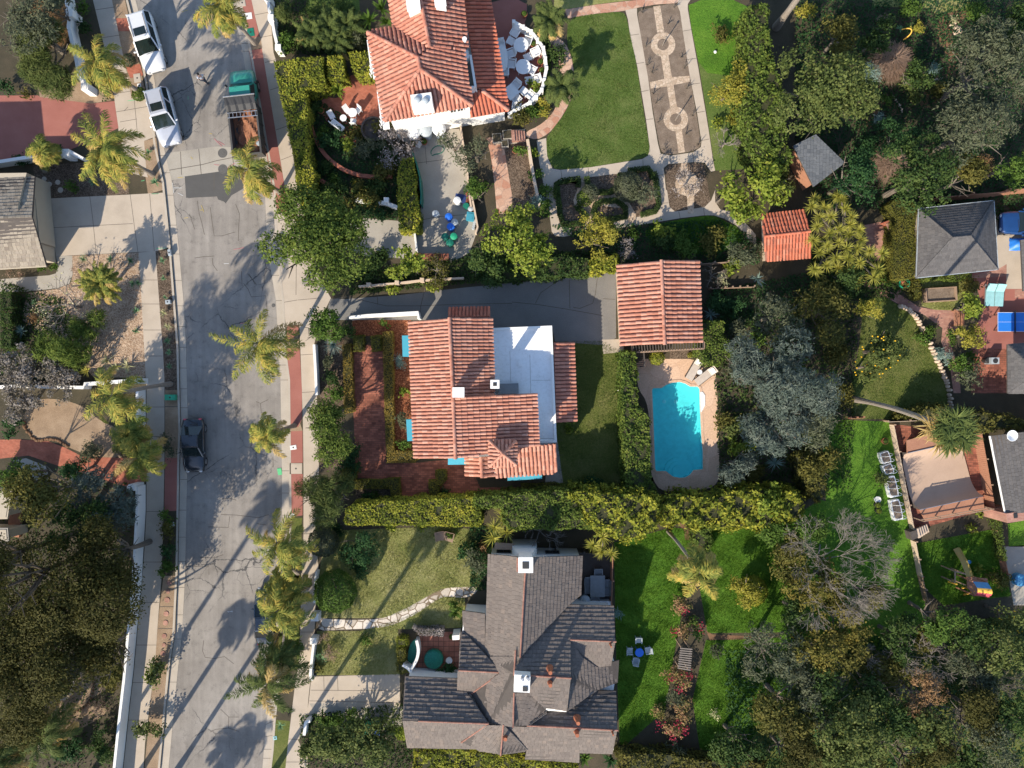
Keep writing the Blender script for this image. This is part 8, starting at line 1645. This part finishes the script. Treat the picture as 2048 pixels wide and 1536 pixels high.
t = thing('bench','curved brown wooden bench at the end of the brick path','bench',(*WC('GR 580,1310',.4),0),math.radians(90));b = MB()
for k in range(4): b.box((0,-.18 + k * .12,.43),(1.3,.09,.04))
b.build('seat',MT['redwood'],t,local=True);b = MB();b.box((0,-.3,.68),(1.3,.05,.4));b.build('backrest',MT['redwood'],t,local=True)
for i in (-1,1): b = MB();b.box((i * .55,0,.2),(.07,.4,.4));b.build('leg',MT['redwood'],t,local=True)
c = P1('GR 20,962');b = MB();b.lathe((c.x,c.y,0),[(.3,0),(.42,.35),(.44,.4),(.34,.4),(.3,.25),(.1,.2)],20);fo = tag(b.build('birdbath',MT['bingreen']),'round teal birdbath at the junction of the brick path','birdbath');b = MB();b.lathe((c.x,c.y,.2),[(.3,0),(.3,.05)],16);b.build('bowl',MT['terrapot'],fo)
t = thing('brick_barbecue','square red brick barbecue block beside the flat olive hedge','barbecue',tuple(P1('T7 945,270')));b = MB();b.prism(P('T7 885,250 978,215 980,328 915,335 930,290',.5),0,.8);b.build('base',MT['redbrick'],t);b = MB();b.prism(P('T7 905,262 965,240 965,310 925,315',.8),.8,.84);b.build('slab',MT['pinkbrick'],t)
for k in range(4):
 p = P('T7 %d,%d %d,%d' % (935 - k * 14,545 + k * 22,965,540 + k * 22));b = MB();b.bar(p[0] + Vector((0,0,.1 + .1 * (3 - k))),p[1] + Vector((0,0,.1 + .1 * (3 - k))),.3,.2 + .2 * (3 - k));tag(b.build('garden_step',MT['redbrick']),'brick garden step %s beside the flat olive hedge' % ('at the top','second from the top','second from the bottom','at the bottom')[k],'step','brick steps')
c = P1('AC 1445,355',.8);t = thing('air_conditioner','white framed air conditioning unit beside the beige house','air conditioner',(c.x,c.y,0));b = MB();b.box((c.x,c.y,.45),(.62,.5,.9));b.build('casing',MT['bingrey'],t);b = MB();b.lathe((c.x,c.y,.9),[(.2,0),(.2,.02),(.05,.03)],14);b.build('fan_grille',MT['iron'],t)
c = P1('AC 1330,345',.5);b = MB();b.lathe((c.x,c.y,0),[(.2,0),(.26,.55),(.22,.6)],14);tag(b.build('dark_bin',MT['iron']),'dark bin left of the air conditioning unit','bin')
rng = nrng();c = P1('F 2043,486',.4);b = MB();N = 10  # lumpy blue sheet in place of the tip of a second blue car
b.add([(c.x - .75 + 1.5 * i / N,c.y - .55 + 1.0 * j / N,.02 + .65 * math.sin(math.pi * i / N) ** .6 * math.sin(math.pi * j / N) ** .6 + .03 * ((i * 3 + j * 5) % 4)) for i in range(N + 1) for j in range(N + 1)],[(i * (N + 1) + j,(i + 1) * (N + 1) + j,(i + 1) * (N + 1) + j + 1,i * (N + 1) + j + 1) for i in range(N) for j in range(N)]);tag(b.build('car_stand_in',MT['pingblue'],smooth=True),'crumpled blue sheet standing in for the second blue car at the corner of the beige house','car_stand_in')
# skate ramp
sk = thing('skate_ramp','tan curved skateboard ramp with brown plywood decks','skate ramp',tuple(P1('SK 660,640')));NL,NR,SL,SR = P('SK 330,440,1.2 950,300,1.2 455,1020,1.2 1105,880,1.2');b = MB();K = 24;row = []
for i in range(K + 1):
 f = i / K;d = min(f,1 - f) / .3;z = .12 + (1.15 * (1 - math.sqrt(max(0,1 - (1 - d) ** 2))) if d < 1 else 0)
 a = NL.lerp(SL,f);c = NR.lerp(SR,f);row += [(a.x,a.y,z),(c.x,c.y,z)]
b.add(row,[(2 * i,2 * i + 2,2 * i + 3,2 * i + 1) for i in range(K)]);b.build('riding_surface',MT['ramp'],sk,smooth=True)
for nm,s in (('platform','SK 325,310,1.2 690,215,1.2 960,150,1.2 950,300,1.2 700,360,1.2 330,440,1.2'),('platform','SK 455,1022,1.2 1105,882,1.2 1120,1020,1.2 520,1140,1.2')):
 b = MB();q = P(s);b.prism(q,1.1,1.22);b.build(nm,MT['redwood'],sk)
for a,c in ((NL,SL),(NR,SR)):
 b = MB();vs = []
 for i in range(K + 1): f = i / K;d = min(f,1 - f) / .3;z = .12 + (1.15 * (1 - math.sqrt(max(0,1 - (1 - d) ** 2))) if d < 1 else 0);p = a.lerp(c,f);vs += [(p.x,p.y,0),(p.x,p.y,z)]
 b.add(vs,[(2 * i,2 * i + 1,2 * i + 3,2 * i + 2) for i in range(K)]);b.build('side_panel',MT['darkwood'],sk)
for a,c in ((NL,NR),(SL,SR)): b = MB();b.tube([(a.x,a.y,1.28),(c.x,c.y,1.28)],.03,8);b.build('coping',MT['steel'],sk)
q0,q1 = P('SK 490,1135,1.9 1195,1010,1.9');rl = MB()
for z in (1.5,2.1): rl.bar((q0.x,q0.y,z),(q1.x,q1.y,z),.06,.06)
for k in range(5): p = q0.lerp(q1,k / 4);rl.bar((p.x,p.y,0),(p.x,p.y,2.15),.08,.08)
rl.build('railing',MT['wood'],sk)
sheet('ramp_yard','oldbrick',.006,P('SK 165,145 1050,235 1180,1010 380,1240'))
for k in range(5):
 q = P('SK %d,%d %d,%d' % (430 + k * 22,1215 + k * 22 - k * 32,455 + k * 22,1310 - k * 14),.8 - k * .14);b = MB();b.bar(q[0],q[1],.2,.05);b.bar(q[0] + Vector((0,0,-.2)),q[1] + Vector((0,0,-.2)),.04,.4 - k * .06);tag(b.build('stair_tread',MT['cream']),'pale wooden stair tread, %s of five below the ramp' % ('topmost','second','third','fourth','lowest')[k],'stair','stairs below the ramp')
q = P('SK 360,1250 425,1230 440,1310 380,1335',.9);b = MB();b.prism(q,0,.9);tag(b.build('stair_landing',MT['darkwood']),'dark square stair landing at the corner of the ramp yard','landing')
def hoop_planter(s0,s1,label,n):
 a,c = P(s0 + ' ' + s1,.4);d = (c - a);L = d.length;ang = math.atan2(d.y,d.x);m_ = (a + c) / 2;t = thing('hooped_planter',label,'planter',(m_.x,m_.y,0),ang,'hooped planters by the fence')
 out = [(L / 2 * (1 if abs(math.cos(q)) > .4 else abs(math.cos(q)) / .4) * math.copysign(1,math.cos(q)) if True else 0,.38 * math.sin(q)) for q in [2 * math.pi * i / 24 for i in range(24)]]
 b = MB();b.prism(out,0,.5);b.build('tub',MT['whiteplastic'],t,local=True);b = MB();b.prism([(x * .86,y * .78) for x,y in out],.5,.52);b.build('soil',MT['bed'],t,local=True)
 for k in range(n):
  x = -L / 2 + L * (k + .5) / n;b = MB();b.tube([(x,.42 * math.cos(q),.45 + 1.0 * math.sin(q)) for q in [math.pi * i / 12 for i in range(13)]],.022,6);b.build('hoop',MT['whiteplastic'],t,local=True)
hoop_planter('SK 85,430','120,540','shaded hooped planter at the top of the row',2);hoop_planter('SK 115,560','150,650','hooped planter second in the row',2);hoop_planter('SK 150,680','195,890','long hooped planter behind the citrus shrub',3);hoop_planter('SK 195,920','240,1125','sunlit hooped planter at the foot of the row',3)
# play tower
pt = thing('play_tower','wooden play tower with a striped canopy and a long tan slide','play tower',tuple(P1('PL 1080,1000')))
def bars(nm,m,prs,w=.1):
 b = MB()
 for a,c in prs: b.bar(a,c,w,w)
 return b.build(nm,MT[m],pt)
cc = P('PL 965,945 1190,960 1215,1190 990,1160',2.4);
for p in cc: b = MB();b.bar((p.x,p.y,0),(p.x,p.y,2.4),.1,.1);b.build('post',MT['redwood'],pt)
for i,m in enumerate(('flagblue','flagyellow','flagred')):
 f0,f1 = i / 3,(i + 1) / 3;z = lambda f: 2.4 + .5 * math.sin(math.pi * f);K = 5;b = MB()
 vs = []
 for k in range(K + 1): f = f0 + (f1 - f0) * k / K;a = cc[0].lerp(cc[3],f);c = cc[1].lerp(cc[2],f);vs += [(a.x,a.y,z(f)),(c.x,c.y,z(f))]
 b.add(vs,[(2 * k,2 * k + 1,2 * k + 3,2 * k + 2) for k in range(K)]);o = b.build('canopy',MT[m],pt);o['label'] = ('blue','yellow','red')[i] + ' stripe of the canopy'
b = MB();b.prism(P('PL 880,870 1190,900 1215,1150 990,1150 880,1040',1.2),1.1,1.2);b.build('platform',MT['redwood'],pt)
q = P('PL 690,790,1.9 850,830,1.9 850,1000,1.9 690,960,1.9');bars('railing','wood',[(q[0],q[1]),(q[3],q[0])] + [((p.x,p.y,0),(p.x,p.y,1.9)) for p in q],.08)
sl = P('PL 905,870,1.5 860,740,1.2 800,600,.75 740,500,.35 700,435,.18');b = MB();vs = []
for i,p in enumerate(sl):
 d = (sl[min(i + 1,4)] - sl[max(i - 1,0)]);d.z = 0;d.normalize();s_ = Vector((-d.y,d.x,0));vs += [p - s_ * .28 + Vector((0,0,.14)),p - s_ * .2,p + s_ * .2,p + s_ * .28 + Vector((0,0,.14))]
b.add(vs,[(4 * i + j,4 * i + j + 1,4 * i + j + 5,4 * i + j + 4) for i in range(4) for j in range(3)]);b.build('slide',MT['yellowslide'],pt)
bars('climbing_frame','flagyellow',[(P1('PL 800,1040',.1),P1('PL 960,1040',1.2)),(P1('PL 830,1150',.1),P1('PL 990,1090',1.2)),(P1('PL 590,950',.1),P1('PL 720,990',1.2))],.1)
put(make_pot('flagblue',None,.14,.3,'bucket'),[('PL 935,655',0,'small blue bucket on the play lawn')],'buckets')
c = P1('PL 1710,930',.6);b = MB();b.lathe((c.x,c.y,0),[(.5,0),(.5,.55),(.42,.6)],22);tag(b.build('water_tub',MT['flagblue']),'round blue tub at the right edge below the cream walled house','tub')
# ================================================================ bottom house: deck, meadow, bins
sheet('timber_deck','darkwood',.012,P('H3 1030,130 1402,145 1395,495 1205,485 1211,166'))
put(make_table('greymetal',.58,.85,rnd_=False),[('H3 1305,358',0,'grey rectangular dining table on the brown deck')],'deck tables')
put(make_chair('greymetal',w=.6),[('H3 1312,275',0,'grey chair at the head of the deck table'),('H3 1250,330',90,'grey chair upper left of the deck table'),('H3 1252,378',90,'grey chair lower left of the deck table'),('H3 1362,345',-90,'grey chair upper right of the deck table'),('H3 1362,395',-90,'grey chair lower right of the deck table'),('H3 1290,440',180,'grey chair at the foot of the deck table')],'grey chairs round the deck table')
c = P1('H3 1228,458',.8);b = MB();b.lathe((c.x,c.y,0),[(.35,0),(.42,.5),(.4,.72),(.2,.86),(.05,.9)],20);tag(b.build('kettle_grill',MT['bingrey']),'round pale domed grill at the foot of the deck','grill');b = MB();c = P1('H3 1320,478',.7);b.box((c.x,c.y,.4),(1.6,.45,.8));b.box((c.x,c.y,.83),(1.7,.5,.05));tag(b.build('outdoor_counter',MT['whiteplastic']),'white outdoor counter beside the domed grill','counter')
put(make_table('binblue',.34,.34),[('T14 975,642',0,'round blue table on the meadow')],'meadow tables')
put(make_chair('bingrey',w=.46),[('T14 972,555',0,'pale chair above the blue meadow table'),('T14 905,637',90,'shaded pale chair left of the blue meadow table'),('T14 1045,632',-80,'pale chair right of the blue meadow table'),('T14 950,712',170,'pale chair below the blue meadow table')],'pale chairs round the blue meadow table')
ar = thing('arbour','grey slatted timber arbour between the pink flowering bushes','arbour',tuple(P1('T14 1330,690')));q = P('T14 1305,615 1368,620 1355,780 1285,765',2.1);b = MB();b.bar(q[0],q[3],.1,.12);b.bar(q[1],q[2],.1,.12);b.build('beam',MT['steel'] if False else MT['wood'],ar);b = MB()
for k in range(10): f = k / 9;d = (q[1] - q[0]).normalized() * .15;b.bar(q[0].lerp(q[3],f) - d + Vector((0,0,.09)),q[1].lerp(q[2],f) + d + Vector((0,0,.09)),.08,.05)
b.build('slats',MT['palebark'],ar)
for p in q: b = MB();b.bar((p.x,p.y,0),(p.x,p.y,2.05),.1,.1);b.build('post',MT['wood'],ar)
for s,m,l in (('T13 858,1245','bingreen','green wheelie bin under the leafy tree at the bottom'),('T13 922,1245','binblue','blue wheelie bin under the leafy tree at the bottom')):
 c = P1(s,1.0);t = thing('wheelie_bin',l,'bin',(c.x,c.y,0),-.1);b = MB();frustum(b,(-.3,.3,.24,.06),(-.36,.36,.29,1.0));b.build('body',MT[m],t,local=True);b = MB();b.box((0,.02,1.03),(.62,.8,.06));b.box((0,.02,1.07),(.5,.62,.04));b.build('lid',MT[m],t,local=True);b = MB();b.tube([(-.3,-.38,.12),(.3,-.38,.12)],.11,12);b.build('wheel',MT['black'],t,local=True)
put(make_chair('wood',w=.72,name='adirondack_chair'),[('T9 1415,1200',10,'left brown wooden chair on the dry lawn'),('T9 1480,1205',-15,'right brown wooden chair on the dry lawn')],'wooden chairs on the dry lawn')
c = P1('H3 240,868',1.6);um = thing('covered_table','dark green covered round fire table on the tiled patio','table',(c.x,c.y,0));b = MB();b.lathe((c.x,c.y,0),[(.72,0),(.78,.5),(.7,.68),(.2,.76)],22);b.build('cover',MT['bindark'],um)
# white bay at the north end of the brown house
b = MB();q = P('H3 645,82,2.5 770,90,2.5 765,130,2.5 640,125,2.5');b.prism(q,2.3,2.42);tag(b.build('wall_canopy',MT['wood']),'grey corrugated canopy on the white bay of the brown house','canopy')
# posts in the ring beds, tall trunk at the top right, steps by the terrace
for s,l in (('T2 1155,350','thin pale post in the upper ring bed'),('T2 1253,925','thin pale post in the lower ring bed')):
 c = P1(s);b = MB();b.tube([c,c + Vector((.02,.02,1.4))],[.045,.035],8);b.lathe(c + Vector((.02,.02,1.38)),[(.05,0),(.09,.06),(.04,.14)],10);tag(b.build('garden_post',MT['palebark']),l,'post')
palm('F 1552,55','F 1668,-100',10,'pale palm trunk leaning out of the picture at the top',r0=.26)
for k in range(5):
 q = P('T2 %d,%d %d,%d' % (5 + k * 20,1000 + k * 2,12 + k * 20,1085),.5 - k * .1);b = MB();b.bar(q[0],q[1],.26,.1);b.bar(q[0] - Vector((0,0,.15)),q[1] - Vector((0,0,.15)),.2,.3 - .04 * k);tag(b.build('garden_step',MT['pinkbrick']),'pink garden step %s beside the round terrace' % ('at the left','second','third','fourth','at the right')[k],'step','pink garden steps')
for s,l in (('T1 1850,1062','dark square planter left at the top of the flagstone path'),('T1 1930,1035','dark square planter right at the top of the flagstone path'),('T1 1912,1104','small dark square planter below the other two')):
 c = P1(s,.3);k = .45 if 'small' in l else .62;b = MB();b.box((c.x,c.y,.2),(k + .1,k + .1,.4),.1);o = tag(b.build('square_planter',MT['conc2']),l,'planter');b = MB();b.box((c.x,c.y,.41),(k,k,.03),.1);b.build('soil',MT['soil'],o)
c = P1('T2 1558,403');b = MB();b.lathe((c.x,c.y,.004),[(.05,0),(.12,.08),(.12,.14),(.05,.22)],12);tag(b.build('ball',MT['whiteplastic']),'small pale ball on the bright lawn','ball')
t = thing('curled_agave','dead agave with a curled flower stalk in the wild garden','plant',tuple(P1('T3 1020,220')));b = MB();b.tube(smooth(P('T3 1030,225,.8 1090,215,1.2 1108,235,1.2 1090,270,.9 1040,305,.4'),2,False),.045,6);b.build('stalk',MT['flagyellow'],t);o = np_obj('leaves',blades(P1('T3 1010,222',.5),22,.42,.07,nrng(),(.3,1.3)),4,LM['agave'],t)
